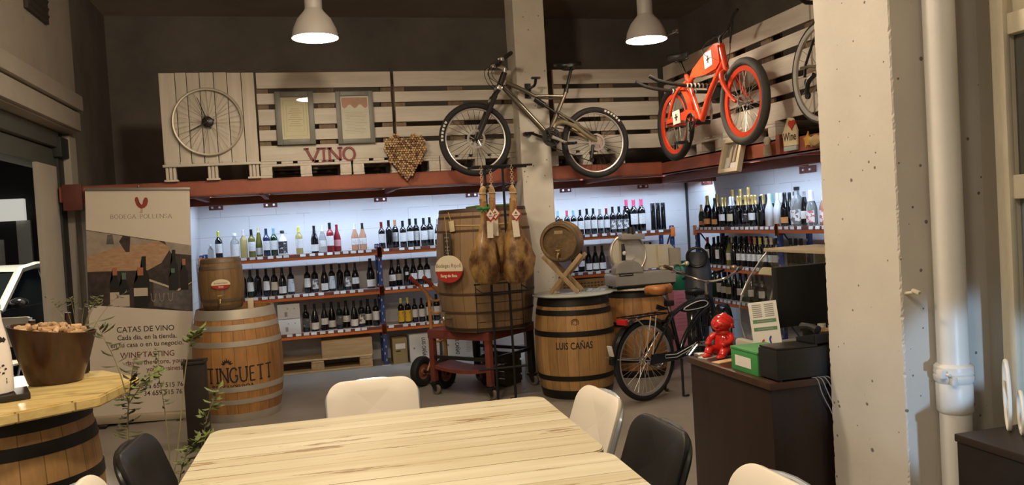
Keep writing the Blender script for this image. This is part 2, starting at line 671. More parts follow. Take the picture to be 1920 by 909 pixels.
SERIF = {
    'V': [[(0, 1), (.5, 0)], [(.5, 0), (1, 1)]], 'I': [[(.2, 0), (.2, 1)]], 'N': [[(0, 0), (0, 1)], [(0, 1), (.85, 0)], [(.85, 0), (.85, 1)]],
    'T': [[(.42, 0), (.42, 1)], [(0, 1), (.84, 1)]], 'L': [[(.1, 0), (.1, 1)], [(.1, 0), (.65, 0)]],
    'E': [[(.1, 0), (.1, 1)], [(.1, 0), (.65, 0)], [(.1, .52), (.55, .52)], [(.1, 1), (.65, 1)]],
    'U': [[(.05, 1), (.05, .35), (.15, .08), (.42, 0), (.7, .08), (.8, .35), (.8, 1)]],
    'O': [[(.45 + .45 * cos(2 * pi * i / 20), .5 + .5 * sin(2 * pi * i / 20)) for i in range(21)]],
    'G': [[(.45 + .45 * cos(.7 + 5.0 * i / 16), .5 + .5 * sin(.7 + 5.0 * i / 16)) for i in range(17)] + [(.82, .15), (.82, .45), (.55, .45)]],
    'D': [[(.1, 0), (.1, 1), (.45, 1), (.75, .82), (.85, .5), (.75, .18), (.45, 0), (.1, 0)]],
    'B': [[(.1, 0), (.1, 1), (.45, 1), (.62, .9), (.62, .64), (.45, .53), (.1, .53)], [(.45, .53), (.68, .42), (.7, .14), (.5, 0), (.1, 0)]],
    'P': [[(.1, 0), (.1, 1), (.45, 1), (.66, .9), (.68, .62), (.45, .48), (.1, .48)]],
    'A': [[(0, 0), (.42, 1)], [(.42, 1), (.84, 0)], [(.18, .35), (.66, .35)]],
    'S': [[(.58, .82), (.45, .97), (.2, .98), (.06, .8), (.12, .6), (.5, .42), (.62, .25), (.5, .04), (.2, .01), (.04, .17)]],
    'R': [[(.1, 0), (.1, 1), (.45, 1), (.64, .9), (.66, .64), (.45, .5), (.1, .5)], [(.35, .5), (.72, 0)]],
    'H': [[(.05, 0), (.05, 1)], [(.75, 0), (.75, 1)], [(.05, .5), (.75, .5)]],
    'C': [[(.45 + .45 * cos(.8 + 4.7 * i / 16), .5 + .5 * sin(.8 + 4.7 * i / 16)) for i in range(17)]],
}
SWID = {'I': .4, 'L': .72, 'E': .75, 'S': .68, 'P': .75, 'B': .78, 'R': .8, ' ': .5}
SERIFS = {'V': [(0, 1), (1, 1)], 'I': [(.2, 0), (.2, 1)], 'N': [(0, 0), (0, 1), (.85, 1)], 'T': [(.42, 0)], 'U': [(.05, 1), (.8, 1)],
          'A': [(0, 0), (.84, 0)], 'L': [(.1, 1)], 'P': [(.1, 0)], 'H': [(.05, 0), (.05, 1), (.75, 0), (.75, 1)], 'R': [(.1, 0)]}


def serif_geo(txt, h, wt=0.13, gap=0.2, squeeze=1.0, serif=0.32):
    """Roman capitals drawn as strokes with slab feet; returns flat verts and quads centred in x"""
    V, F = [], []
    x = 0.0
    for ch in txt:
        for line in SERIF.get(ch, []):
            n = len(line)
            base = len(V)
            for i, p in enumerate(line):
                a = line[max(i - 1, 0)]
                b = line[min(i + 1, n - 1)]
                if n > 2 and line[0] == line[-1]:
                    a = line[i - 1] if i > 0 else line[-2]
                    b = line[i + 1] if i < n - 1 else line[1]
                dx, dy = b[0] - a[0], b[1] - a[1]
                ln = sqrt(dx * dx + dy * dy) or 1
                nx, ny = -dy / ln, dx / ln
                k = wt * (0.55 + 0.45 * abs(nx)) / 2
                V += [(x + p[0] + nx * k, p[1] + ny * k), (x + p[0] - nx * k, p[1] - ny * k)]
            for i in range(n - 1):
                q = base + 2 * i
                F.append((q, q + 1, q + 3, q + 2))
        for sx, sy in SERIFS.get(ch, []):
            b = len(V)
            d = wt * 0.3
            y0 = sy - d if sy > .5 else sy - d
            V += [(x + sx - serif / 2, y0), (x + sx + serif / 2, y0), (x + sx + serif / 2, y0 + 2 * d), (x + sx - serif / 2, y0 + 2 * d)]
            F.append((b, b + 1, b + 2, b + 3))
        x += SWID.get(ch, .88) + gap
    x -= gap
    return [((vx - x / 2) * h * squeeze, vy * h) for vx, vy in V], F


def flat_text(geo, name, m, parent, M, off=(0, 0), depth=0.0):
    """lettering in the XY plane of M"""
    V, F = geo
    b = MB()
    vs = [b.bm.verts.new(M @ Vector((x + off[0], y + off[1], 0))) for x, y in V]
    fs = [b._f([vs[i] for i in f]) for f in F]
    if depth:
        bmesh.ops.recalc_face_normals(b.bm, faces=b.bm.faces)
        r = bmesh.ops.extrude_face_region(b.bm, geom=[f for f in fs if f])
        nz = (M.to_3x3() @ Vector((0, 0, 1))).normalized() * depth
        bmesh.ops.translate(b.bm, vec=nz, verts=[e for e in r['geom'] if isinstance(e, bmesh.types.BMVert)])
    return b.build(name, m, parent, smooth=0)


def wrap_text(geo, name, m, parent, rad, z, ang):
    """lettering wrapped round a barrel; rad = function of height, ang = facing angle in the barrel's own frame"""
    V, F = geo
    b = MB()
    vs = []
    for x, y in V:
        r = rad(z + y) + 0.0025
        a = ang + x / r
        vs.append(b.bm.verts.new((r * cos(a), r * sin(a), z + y)))
    for f in F:
        b._f([vs[i] for i in f])
    return b.build(name, m, parent, smooth=0)

# ================================================================ SETTING
M_white = block_wall_mat('white_blocks_x', (0.74, 0.745, 0.76), 0)
M_whitey = block_wall_mat('white_blocks_y', (0.74, 0.745, 0.76), 1)
M_dark = mat('dark_upper_paint', (0.21, 0.185, 0.16), 0.85, var=0.25, vscale=1.5)
M_ceil = mat('dark_ceiling', (0.55, 0.47, 0.40), 0.85, var=0.25, vscale=0.8, bump=0.3, bscale=3)
M_plaster = mat('aged_plaster', (0.46, 0.42, 0.35), 0.8, var=0.08, vscale=2.5, bump=0.15, bscale=25)
M_plaster2 = mat('grey_plaster', (0.40, 0.36, 0.30), 0.8, var=0.10, vscale=3, bump=0.15, bscale=25)
M_floor = mat('polished_concrete', (0.25, 0.22, 0.185), 0.40, var=0.14, vscale=2.2, bump=0.05, bscale=60)
M_asph = mat('asphalt', (0.05, 0.05, 0.05), 0.8, var=0.3, vscale=30)
M_pillar = pitted_mat('pitted_white_concrete', (0.60, 0.565, 0.505))
M_column = pitted_mat('painted_concrete', (0.62, 0.575, 0.49))
M_cream = mat('cream_joinery', (0.62, 0.57, 0.45), 0.55, var=0.12, vscale=9, stretch=(1, 1, 0.3), bump=0.1, bscale=60)
M_pipe = mat('white_pipe', (0.72, 0.71, 0.68), 0.38, var=0.05, vscale=5)
M_red = mat('oxide_red_steel', (0.31, 0.090, 0.050), 0.5, var=0.18, vscale=4, bump=0.05)
M_reddk = mat('oxide_red_plate', (0.12, 0.032, 0.022), 0.5, var=0.2, vscale=6)
M_bolt = mat('zinc', (0.75, 0.75, 0.75), 0.3, 0.9)
M_black = mat('black_steel', (0.012, 0.012, 0.012), 0.45, 0.2)
M_shutter = mat('shutter_grey', (0.10, 0.105, 0.095), 0.5, var=0.1)
M_trackd = mat('shutter_track', (0.03, 0.032, 0.03), 0.6)


def sbox(name, a, b, m, bev=0.0):
    return struct(MB().span(a, b, bev).build(name, m))


sbox('floor', (-2.1, -3, -0.1), (5.1, 9.65, 0), M_floor)
sbox('ceiling', (-2.3, -3, 4.0), (5.1, 9.7, 4.1), M_ceil)
sbox('ground', (-20, -3, -0.2), (-2.1, 34, -0.04), M_asph)
sbox('wall_back', (-1.13, 9.5, 0), (4.83, 9.65, 2.0), M_white)
sbox('wall_back', (-2.1, 9.5, 2.0), (5.0, 9.65, 4.0), M_dark)
sbox('wall_right', (4.83, 2.5, 0), (4.98, 9.65, 2.0), M_whitey)
sbox('wall_right', (4.83, 2.5, 2.0), (4.98, 9.5, 4.0), M_dark)
sbox('trim_1', (4.805, 9.475, 0), (4.83, 9.5, 2.0), M_trackd)
# side wall of the shelf bay and what stands behind the banner
sbox('wall_left', (-2.1, 7.92, 0), (-1.13, 9.65, 2.0), M_whitey)
sbox('wall_left', (-2.1, 7.75, 2.0), (-1.95, 9.5, 4.0), M_dark)
sbox('wall_left', (-2.12, 7.72, 0), (-1.93, 7.92, 2.5), M_plaster)
sbox('wall_left', (-2.03, 7.02, 0), (-2.0, 7.54, 2.22), M_plaster)
sbox('wall_left', (-2.2, -3, 2.52), (-1.86, 7.74, 4.0), M_plaster2)
sbox('wall_left', (-2.2, -3, 0), (-2.0, 3.2, 2.52), M_plaster2)
b = MB()
b.span((-1.86, -3, 2.70), (-1.79, 7.68, 2.83), 0.012)
b.span((-1.86, -3, 2.53), (-1.82, 7.68, 2.685), 0.008)
struct(b.build('trim_2', M_plaster2))
b = MB()
b.span((-2.2, -3, 2.38), (-1.97, 7.56, 2.515), 0.01)
b.span((-2.2, -3, 2.22), (-2.01, 7.56, 2.37), 0.01)
struct(b.build('trim_3', M_shutter))
b = MB()
b.span((-2.07, 7.55, 0), (-1.985, 7.71, 2.52), 0.005)
b.span((-2.03, 7.5, 2.30), (-1.94, 7.73, 2.47), 0.01)
struct(b.build('trim_4', M_trackd))
# square vent in the wall above the shutter
v = thing('wall_vent', 'dark square vent grille high on the wall above the shop door', 'vent', (-1.86, 6.75, 3.28))
b = MB()
b.span((0, -0.25, 0), (0.03, 0.25, 0.5), 0.004)
b.build('vent_frame', mat('vent_dark', (0.05, 0.045, 0.04), 0.6), v)
b = MB()
for i in range(8):
    b.box((0.034, 0, 0.05 + i * 0.057), (0.008, 0.46, 0.03), rot=(0, 0.4, 0))
b.build('vent_slats', mat('vent_dark', (0.05, 0.045, 0.04), 0.6), v)


def rough_post(name, x0, x1, y0, y1, h, m, chips, steps):
    """cast post whose arrises are chipped along their height"""
    r = random.Random(5)
    b = MB()
    rings = []
    for i in range(steps + 1):
        z = h * i / steps
        ring = []
        for cx, cy, sx, sy in ((x0, y0, 1, 1), (x1, y0, -1, 1), (x1, y1, -1, -1), (x0, y1, 1, -1)):
            c = 0.004 + chips * r.random() ** 4
            d = 0.004 + chips * r.random() ** 4
            if (sx > 0) == (sy > 0):
                ring += [(cx, cy + sy * d, z), (cx + sx * c, cy, z)]
            else:
                ring += [(cx + sx * c, cy, z), (cx, cy + sy * d, z)]
        rings.append(ring)
    b.loft(rings)
    return struct(b.build(name, m, smooth=0))


rough_post('column', 2.02, 2.322, 7.30, 7.60, 4.0, M_column, 0.008, 80)
rough_post('pillar', 1.972, 2.6, 2.33, 2.742, 4.0, M_pillar, 0.007, 420)
sbox('wall_right', (2.6, 2.4, 0), (4.98, 2.55, 4.0), M_dark)
sbox('wall_right', (2.335, 2.215, 0), (2.6, 2.4, 4.0), M_plaster)
sbox('wall_right', (2.335, -3, 0), (2.6, 0.6, 4.0), M_plaster)
sbox('wall_right', (2.335, 0.6, 2.9), (2.6, 2.215, 4.0), M_plaster)
sbox('wall_front', (-2.1, -3.15, 0), (2.6, -3, 4.0), M_plaster2)
# glazed door / window on the right
door = struct(thing('window_1', None, None, (2.30, 1.40, 0)))
b = MB()
b.span((-0.03, 0.755, 0), (0.06, 0.812, 2.9), 0.006)
b.span((-0.03, -0.80, 0), (0.06, -0.74, 2.9), 0.006)
b.span((-0.028, -0.74, 2.06), (0.05, 0.755, 2.13), 0.006)
b.span((-0.028, -0.74, 1.52), (0.05, 0.755, 1.60), 0.006)
b.span((-0.028, -0.74, 0.10), (0.05, 0.755, 0.30), 0.006)
b.span((-0.028, -0.74, 2.82), (0.05, 0.755, 2.9), 0.006)
b.span((-0.045, 0.745, 0), (-0.02, 0.77, 2.9), 0.006)
struct(b.build('window_frame', M_cream, door))
struct(MB().span((0.0, -0.74, 2.13), (0.02, 0.755, 2.82)).build('top_panel', M_cream, door))
M_pane = mat('window_pane', (0.12, 0.12, 0.11), 0.12, spec=0.6, var=0.15, vscale=3)
struct(MB().span((0.008, -0.74, 1.60), (0.016, 0.755, 2.06)).build('pane', M_pane, door))
struct(MB().span((0.008, -0.74, 0.30), (0.016, 0.755, 1.52)).build('pane', mat('window_pane_low', (0.22, 0.27, 0.29), 0.15, spec=0.6, var=0.1, vscale=3), door))  # bluish reflected light is put into the lower pane's colour

# downpipe in the corner
p = thing('drain_pipe', 'white plastic downpipe in the corner beside the concrete pillar', 'pipe', (2.118, 2.268, 0))
MB().lathe([(0, 0.82), (0.05, 0.82), (0.05, 3.99), (0, 3.99)], 32).build('upper_pipe', M_pipe, p)
MB().lathe([(0, 0.001), (0.05, 0.001), (0.05, 0.83), (0, 0.83)], 32).build('lower_pipe', M_pipe, p)
MB().lathe([(0.05, 0.80), (0.057, 0.81), (0.058, 0.90), (0.056, 0.905), (0.063, 0.915), (0.064, 0.93), (0.056, 0.94), (0.062, 0.948), (0.062, 0.962), (0.051, 0.972), (0.05, 0.972)], 32).build('socket', M_pipe, p)
b = MB()
b.torus(0.0575, 0.006, frame((0, 0, 0.943), z=(0, 0, 1)), 32, 8, sq=1.6)
b.box((-0.066, -0.02, 0.943), (0.03, 0.026, 0.03), bev=0.006)
b.cyl((-0.062, -0.05, 0.943), (-0.062, 0.0, 0.943), 0.005)
b.box((-0.045, -0.045, 0.92), (0.02, 0.02, 0.03), bev=0.006)
b.build('pipe_clamp', M_pipe, p)
hk = MB()
hk.cyl((1.99, 2.331, 1.215), (1.99, 2.29, 1.222), 0.006)
hk.box((1.992, 2.282, 1.225), (0.016, 0.03, 0.012), rot=(0.3, 0, 0.2), bev=0.004)
tag(hk.build('wall_plug', mat('old_ivory', (0.6, 0.55, 0.42), 0.5)), 'small ivory plug sticking out of the chipped pillar edge', 'plug')

# black speaker cabinet below the window and two white ovals on it
sp = thing('floor_cabinet', 'black box cabinet below the cream window, beside the downpipe', 'cabinet', (2.14, 1.80, 0))
M_cab = mat('black_laminate', (0.017, 0.014, 0.012), 0.4, var=0.3, vscale=8)
MB().span((-0.16, -0.32, 0.02), (0.15, 0.32, 0.755), 0.004).build('cabinet_body', M_cab, sp)
MB().span((-0.165, -0.325, 0.755), (0.155, 0.325, 0.78), 0.004).build('cabinet_top', mat('dark_top', (0.03, 0.02, 0.014), 0.5), sp)
b = MB()
for x in (-0.13, 0.12):
    for y in (-0.28, 0.28):
        b.box((x, y, 0.01), (0.05, 0.05, 0.02))
b.build('cabinet_feet', M_cab, sp)
M_ring = mat('white_painted_wood', (0.78, 0.76, 0.70), 0.5)
for k, (loc, rx, rz, a, lb) in enumerate((((2.15, 2.085, 0.781 + 0.112), 0.03, 0.110, 0.22, 'tall white oval ring leaning upright against the cream window frame'),
                                          ((2.145, 2.03, 0.781 + 0.068), 0.026, 0.066, 0.30, 'short white oval ring standing in front of the taller one'))):
    b = MB()
    n = 40
    pts = [(rx * 1.6 * cos(2 * pi * i / n), 0, rz * sin(2 * pi * i / n)) for i in range(n)]
    b.tube(pts, 0.0065, 8, True)
    o = b.build('oval_ring', M_ring, loc=loc)
    o.rotation_euler = (0.0, a * 0.5, 0.9)
    tag(o, lb, 'ring')

# ================================================================ MEZZANINE
def beam_c(name, a, b, axis):
    """C-profile between two corners given as the face rectangle"""
    m = MB()
    (x0, y0, z0), (x1, y1, z1) = a, b
    t = 0.012
    if axis == 'x':
        m.span((x0, y0, z0), (x1, y0 + t, z1))
        m.span((x0, y0, z0), (x1, y1, z0 + t))
        m.span((x0, y0, z1 - t), (x1, y1, z1))
    else:
        m.span((x0, y0, z0), (x0 + t, y1, z1))
        m.span((x0, y0, z0), (x1, y1, z0 + t))
        m.span((x0, y0, z1 - t), (x1, y1, z1))
    return struct(m.build(name, M_red))


beam_c('beam', (-1.98, 7.49, 1.912), (2.018, 7.57, 2.044), 'x')
beam_c('beam', (2.324, 7.49, 1.912), (3.545, 7.57, 2.044), 'x')
beam_c('beam', (3.545, 2.75, 1.912), (3.63, 7.57, 2.044), 'y')
# inner beams that carry the tubes
struct(MB().span((-1.12, 8.73, 1.868), (4.83, 8.80, 1.95), 0.004).build('beam', M_red))
struct(MB().span((4.12, 2.75, 1.868), (4.19, 8.73, 1.95), 0.004).build('beam', M_red))
sbox('floor_mezzanine', (-1.93, 7.58, 1.985), (4.83, 9.5, 2.03), mat('mezzanine_board', (0.16, 0.11, 0.075), 0.7, var=0.2))
sbox('floor_mezzanine', (3.64, 2.75, 1.985), (4.83, 7.58, 2.03), mat('mezzanine_board', (0.16, 0.11, 0.075), 0.7, var=0.2))
for x in (-0.942, -0.358, 0.883, 1.98, 3.173, 4.215):
    j = struct(thing('joist', None, None, (x, 7.57, 0)))
    struct(MB().span((-0.022, 0, 1.905), (0.022, 1.93, 1.975), 0.003).build('joist_bar', M_red, j))
    b = MB()
    b.span((-0.075, 1.918, 1.845), (0.075, 1.928, 1.925), 0.003)
    struct(b.build('joist_plate', M_reddk, j))
    b = MB()
    for s in (-0.038, 0.038):
        b.cyl((s, 1.918, 1.873), (s, 1.902, 1.873), 0.014, n=6)
        b.cyl((s, 1.904, 1.873), (s, 1.895, 1.873), 0.008)
    struct(b.build('joist_bolts', M_bolt, j))
for y in (8.94, 6.9, 5.3):
    j = struct(thing('joist', None, None, (3.63, y, 0)))
    struct(MB().span((0, -0.022, 1.905), (1.19, 0.022, 1.975), 0.003).build('joist_bar', M_red, j))
    struct(MB().span((1.185, -0.13, 1.835), (1.195, 0.13, 1.905), 0.003).build('joist_plate', M_reddk, j))
    b = MB()
    for s in (-0.055, 0.055):
        b.cyl((1.186, s, 1.868), (1.17, s, 1.868), 0.012, n=6)
    struct(b.build('joist_bolts', M_bolt, j))
# red end plate of the beam on the left wall
struct(MB().span((-1.95, 7.46, 1.84), (-1.80, 7.489, 2.06), 0.004).build('beam_plate', M_reddk))

# cool tube lights under the mezzanine
M_tube = mat('tube_glow', (1, 1, 1), 0.4, emis=(0.56, 0.76, 1.0), estr=TUBE_STRENGTH)
M_house = mat('lamp_housing', (0.75, 0.75, 0.75), 0.4)


def tube_light(label, loc, L, rotz, group):
    t = thing('tube_light', label, 'light', loc, rotz, group)
    b = MB()
    b.span((-L / 2, -0.014, 0.018), (L / 2, 0.045, 0.024))
    b.span((-L / 2, 0.039, -0.008), (L / 2, 0.045, 0.02))
    b.build('housing', M_house, t)
    MB().cyl((-L / 2 + 0.02, 0, 0), (L / 2 - 0.02, 0, 0), 0.013, n=10).build('tube', M_tube, t)
    return t


for x0, ln, lb in ((-0.65, 0.5, 'at the far left end'), (0.26, 1.12, 'left of the tall oak cask'), (1.43, 1.0, 'behind the tall oak cask'), (2.57, 1.1, 'behind the column'), (3.69, 0.96, 'near the rear corner'), (4.52, 0.54, 'inside the rear corner')):
    tube_light('cool white tube light under the rear mezzanine, ' + lb, (x0, 8.816, 1.932), ln, 0, 'tube lights under the mezzanine')
for y0, ln, lb in ((7.88, 1.8, 'nearest the corner'), (6.1, 1.45, 'over the glass display counter'), (4.6, 1.2, 'beside the concrete pillar')):
    tube_light('cool white tube light under the side mezzanine, ' + lb, (4.206, y0, 1.932), ln, -pi / 2, 'tube lights under the mezzanine')

# ---------------------------------------------------------------- pallets
M_pal = wood_mat('whitewashed_boards', (0.50, 0.455, 0.39), (0.66, 0.61, 0.53), 0, 4.0, 0.75, worn=0.27, worncol=(0.32, 0.24, 0.17))
M_palz = wood_mat('whitewashed_boards_upright', (0.52, 0.47, 0.39), (0.68, 0.62, 0.53), 2, 4.0, 0.75, worn=0.26, worncol=(0.34, 0.27, 0.19))
M_palr = wood_mat('weathered_pallet_back', (0.13, 0.085, 0.055), (0.25, 0.18, 0.12), 2, 5.0, 0.8)
M_paly = wood_mat('whitewashed_boards_deep', (0.50, 0.455, 0.39), (0.66, 0.61, 0.53), 1, 4.0, 0.75, worn=0.25, worncol=(0.32, 0.24, 0.17))


def standing_pallet(loc, rotz, label, wd=1.2, whole=True, seed=1):
    r = random.Random(seed)
    t = thing('standing_pallet', label, 'pallet', loc, rotz, 'white pallets standing on the mezzanine edge')
    z = 0.0
    for h in (0.145, 0.1, 0.145, 0.1, 0.145):
        b = MB()
        b.box((r.uniform(-.003, .003), 0.011 + r.uniform(0, .003), z + h / 2), (wd - 0.008, 0.022, h - 0.004), rot=(0, r.uniform(-.003, .003), 0), bev=0.003)
        b.build('deck_board', M_pal, t)
        z += h + 0.041
    H = z - 0.041
    for x in (-wd / 2 + 0.05, 0, wd / 2 - 0.05):
        MB().box((x, 0.036, H / 2), (0.145 if x == 0 else 0.1, 0.022, H), bev=0.003).build('cross_board', M_palr, t)
        MB().box((x, 0.133, H / 2), (0.1, 0.022, H), bev=0.003).build('runner_board', M_palr, t)
        for zz in (0.05, H / 2, H - 0.05):
            MB().box((x, 0.085, zz), (0.1, 0.074, 0.1), bev=0.003).build('pallet_block', M_palr, t)
    return t


def flat_pallet(loc, rotz, label, w=0.8, d=1.2, seed=1, m_end=None, group='white pallets lying flat on the red beam'):
    """lies flat, short side to the front: board ends and three blocks show"""
    r = random.Random(seed)
    t = thing('flat_pallet', label, 'pallet', loc, rotz, group)
    mm = m_end or M_paly
    n = 5
    ws = (0.145, 0.1, 0.145, 0.1, 0.145)
    gap = (w - sum(ws)) / 4
    x = -w / 2
    for k in range(n):
        MB().box((x + ws[k] / 2, d / 2, 0.133), (ws[k], d, 0.021), bev=0.003).build('deck_board', mm, t)
        x += ws[k] + gap
    for y in (0.0725, d / 2, d - 0.0725):
        MB().box((0, y, 0.111), (w, 0.145, 0.021), bev=0.003).build('cross_board', mm, t)
    for x in (-w / 2 + 0.05, 0, w / 2 - 0.05):
        MB().box((x, d / 2, 0.011), (0.1, d, 0.021), bev=0.003).build('runner_board', mm, t)
        for y in (0.0725, d / 2, d - 0.0725):
            MB().box((x + r.uniform(-.004, .004), y, 0.061), (0.1, 0.145, 0.077), bev=0.003).build('pallet_block', mm, t)
    return t


ZB = 2.0452
for i, (x, lb) in enumerate(((0.05, 'below the VINO letters'), (0.87, 'behind the cork heart'), (1.668, 'behind the mountain bike front wheel'))):
    flat_pallet((x, 7.49, ZB), 0, 'whitewashed pallet lying flat on the red beam ' + lb, seed=i, w=0.78 if i == 2 else 0.8)
for i, (x, lb) in enumerate(((2.75, 'behind the mountain bike rear wheel'), )):
    flat_pallet((x, 7.49, ZB), 0, 'whitewashed pallet lying flat on the red beam ' + lb, seed=i + 5)
for i, (y, lb) in enumerate(((6.72, 'below the red bicycle rear wheel'), (5.88, 'below the red bicycle front wheel'))):
    flat_pallet((3.56, y, ZB), -pi / 2, 'whitewashed pallet lying flat on the side beam ' + lb, seed=i + 9)
ZS = ZB + 0.1445
standing_pallet((0.26, 7.50, ZS), 0, 'whitewashed pallet on edge behind the two framed pictures', seed=1)
standing_pallet((1.465, 7.50, ZS), 0, 'whitewashed pallet on edge between the cork heart and the column', wd=1.16, seed=2)
standing_pallet((3.0, 7.50, ZS), 0, 'whitewashed pallet on edge between column and rear corner', wd=1.12, seed=3)
for i, (y, lb) in enumerate(((6.83, 'behind the red bicycle saddle'), (5.62, 'behind the red bicycle front wheel'), (4.41, 'behind the silver road bike wheel'))):
    standing_pallet((3.58, y, ZS), -pi / 2, 'whitewashed pallet on edge along the side beam, ' + lb, seed=i + 4)
# the upright-board pallet that carries the wheel clock
t = thing('standing_pallet', 'whitewashed pallet of upright boards that carries the wheel clock', 'pallet', (-0.745, 7.47, ZB), 0, 'white pallets standing on the mezzanine edge')
r = random.Random(3)
xs = [-0.395, -0.262, -0.168, -0.062, 0.055, 0.165, 0.285, 0.395]
for i in range(7):
    MB().box(((xs[i] + xs[i + 1]) / 2, 0.011, 0.545 + r.uniform(-.004, .004)), (xs[i + 1] - xs[i] - 0.006, 0.02, 0.795), bev=0.003).build('deck_board', M_palz, t)
b = MB()
b.box((0, 0.0, 0.137), (0.81, 0.045, 0.022), bev=0.003)
x = -0.34
while x < 0.38:
    b.box((x, 0.0, 0.158), (0.07, 0.045, 0.02))
    x += 0.115
b.build('foot_rail', M_pal, t)
for i in (-0.345, 0.0, 0.345):
    f = MB()
    for k in (-0.03, 0.0, 0.03):
        f.box((i + k, 0.03, 0.072), (0.022, 0.07, 0.108), bev=0.003)
    f.box((i, 0.045, 0.072), (0.08, 0.05, 0.1))
    f.box((i, 0.03, 0.0095), (0.11, 0.09, 0.018), bev=0.003)
    f.build('pallet_foot', M_palz, t)
for zz in (0.25, 0.55, 0.85):
    MB().box((0, 0.034, zz), (0.79, 0.022, 0.1), bev=0.003).build('cross_board', M_palr, t)

# ================================================================ SHELVING
M_or = mat('orange_beam', (0.72, 0.20, 0.045), 0.35, var=0.08, vscale=3)
M_blue = mat('blue_post', (0.025, 0.05, 0.17), 0.45, var=0.15)
M_deck = mat('shelf_deck', (0.42, 0.40, 0.37), 0.6, var=0.1)
M_tag = label_mat('price_paper', (0.82, 0.82, 0.82), (0.25, 0.25, 0.28), 0.42, 240)
M_fascia = mat('shelf_lip', (0.16, 0.045, 0.03), 0.5)


def shelf_unit(label, loc, rotz, bays, levels, depth=0.375, H=1.36, group='orange and blue pallet racks', tagstep=0.085, skip=()):
    """posts at each bay line, a pair of beams and a deck per bay and level; x along the rack, y into its depth"""
    t = thing('shelving_rack', label, 'shelf', loc, rotz, group)
    r = random.Random(int(loc[0] * 100))
    for x in bays:
        for y in (0.03, depth - 0.03):
            b = MB()
            b.span((x - 0.022, y - 0.02, 0.0), (x + 0.022, y + 0.02, H))
            for k in range(int(H / 0.075)):
                b.box((x - 0.008 if k % 2 else x + 0.008, y - 0.021, 0.06 + k * 0.075), (0.012, 0.002, 0.026), mi=1)
            b.build('post', [M_blue, M_bolt], t)
        b = MB()
        for k in range(3):
            z0, z1 = 0.08 + k * 0.42, 0.46 + k * 0.42
            b.tube([(x, 0.04, z0 if k % 2 else z1), (x, depth - 0.04, z1 if k % 2 else z0)], 0.009, 6)
        b.build('post_brace', M_blue, t)
        MB().span((x - 0.05, 0.0, 0.0), (x + 0.05, 0.07, 0.008)).build('foot_plate', M_bolt, t)
    for a, c in zip(bays, bays[1:]):
        for li, z in enumerate(levels):
            for y, nm in ((0.0, 'front_beam'), (depth - 0.035, 'back_beam')):
                b = MB()
                b.span((a + 0.022, y, z - 0.065), (c - 0.022, y + 0.035, z - 0.028), 0.004)
                b.span((a + 0.022, y + 0.006, z - 0.03), (c - 0.022, y + 0.035, z - 0.002))
                for e in (a, c):
                    b.span((e - 0.028, y - 0.008, z - 0.09), (e + 0.028, y + 0.012, z + 0.025), 0.003)
                b.build(nm, M_or, t)
            MB().span((a + 0.024, 0.012, z - 0.012), (c - 0.024, depth - 0.055, z)).build('shelf_deck', M_deck, t)
            MB().span((a + 0.03, -0.004, z - 0.034), (c - 0.03, 0.005, z + 0.001)).build('label_rail', M_fascia, t)
            x = a + 0.07
            while x < c - 0.07:
                if r.random() > 0.12:
                    o = MB()
                    o.box((x + r.uniform(-.01, .01), -0.007, z - 0.014), (0.058, 0.003, 0.028), rot=(r.uniform(-.2, .1), 0, 0))
                    o.build('price_tag', M_tag, t, smooth=0)
                x += tagstep * r.uniform(0.95, 1.12)
    return t


shelf_unit('orange and blue rack of wines below the red beam, left of the oak cask', (0, 9.0, 0), 0, (-1.07, 0.79, 2.0), (1.305, 0.87, 0.445))
shelf_unit('orange and blue rack of wines in the rear corner, behind the slicer', (0, 9.0, 0), 0, (2.66, 4.36), (1.315, 0.87, 0.445), tagstep=0.1)
shelf_unit('orange and blue rack of sparkling wines along the right wall', (4.325, 0, 0), -pi / 2, (-8.36, -6.71, -5.06), (1.335, 0.92, 0.55), H=1.33, tagstep=0.09)

# ---------------------------------------------------------------- bottles
def glass(name, col, tr, rough=0.05):
    return mat(name, col, rough, trans=tr, ior=1.3 if tr else 1.5, spec=0.6)


G = {'d': glass('glass_black', (0.006, 0.006, 0.007), 0), 'g': glass('glass_green', (0.012, 0.035, 0.014), 0), 'o': glass('glass_olive', (0.22, 0.22, 0.045), 0.35),
     'c': glass('glass_clear', (0.78, 0.82, 0.83), 0.75), 'y': glass('glass_straw', (0.80, 0.66, 0.26), 0.6), 'p': glass('glass_rose', (0.80, 0.42, 0.26), 0.5),
     'r': glass('glass_red', (0.30, 0.030, 0.035), 0.3), 'w': mat('glass_white', (0.78, 0.80, 0.80), 0.3), 'b': glass('glass_blue', (0.008, 0.018, 0.07), 0),
     'f': glass('glass_clear', (0.78, 0.82, 0.83), 0.75)}
GN = {'d': 'dark', 'g': 'green', 'o': 'olive', 'c': 'clear', 'y': 'straw-yellow', 'p': 'rosé', 'r': 'red', 'w': 'white', 'b': 'dark-blue', 'f': 'clear'}
K = {'k': ('black', (0.012, 0.012, 0.012)), 'r': ('dark-red', (0.20, 0.012, 0.018)), 'w': ('white', (0.80, 0.80, 0.80)), 'y': ('yellow-green', (0.72, 0.70, 0.12)),
     'g': ('gold', (0.62, 0.44, 0.16)), 'p': ('pink', (0.72, 0.08, 0.20)), 'l': ('light-blue', (0.30, 0.55, 0.66)), 's': ('silver', (0.55, 0.55, 0.56)),
     'o': ('tan', (0.55, 0.27, 0.12)), 'b': ('navy', (0.02, 0.035, 0.10)), 'c': ('cream', (0.72, 0.66, 0.46)), 't': ('turquoise', (0.25, 0.60, 0.56)), 'e': ('coral', (0.62, 0.16, 0.14))}
KM = {k: mat('capsule_' + v[0], v[1], 0.3, 0.5 if k in 'gs' else 0.0) for k, v in K.items()}
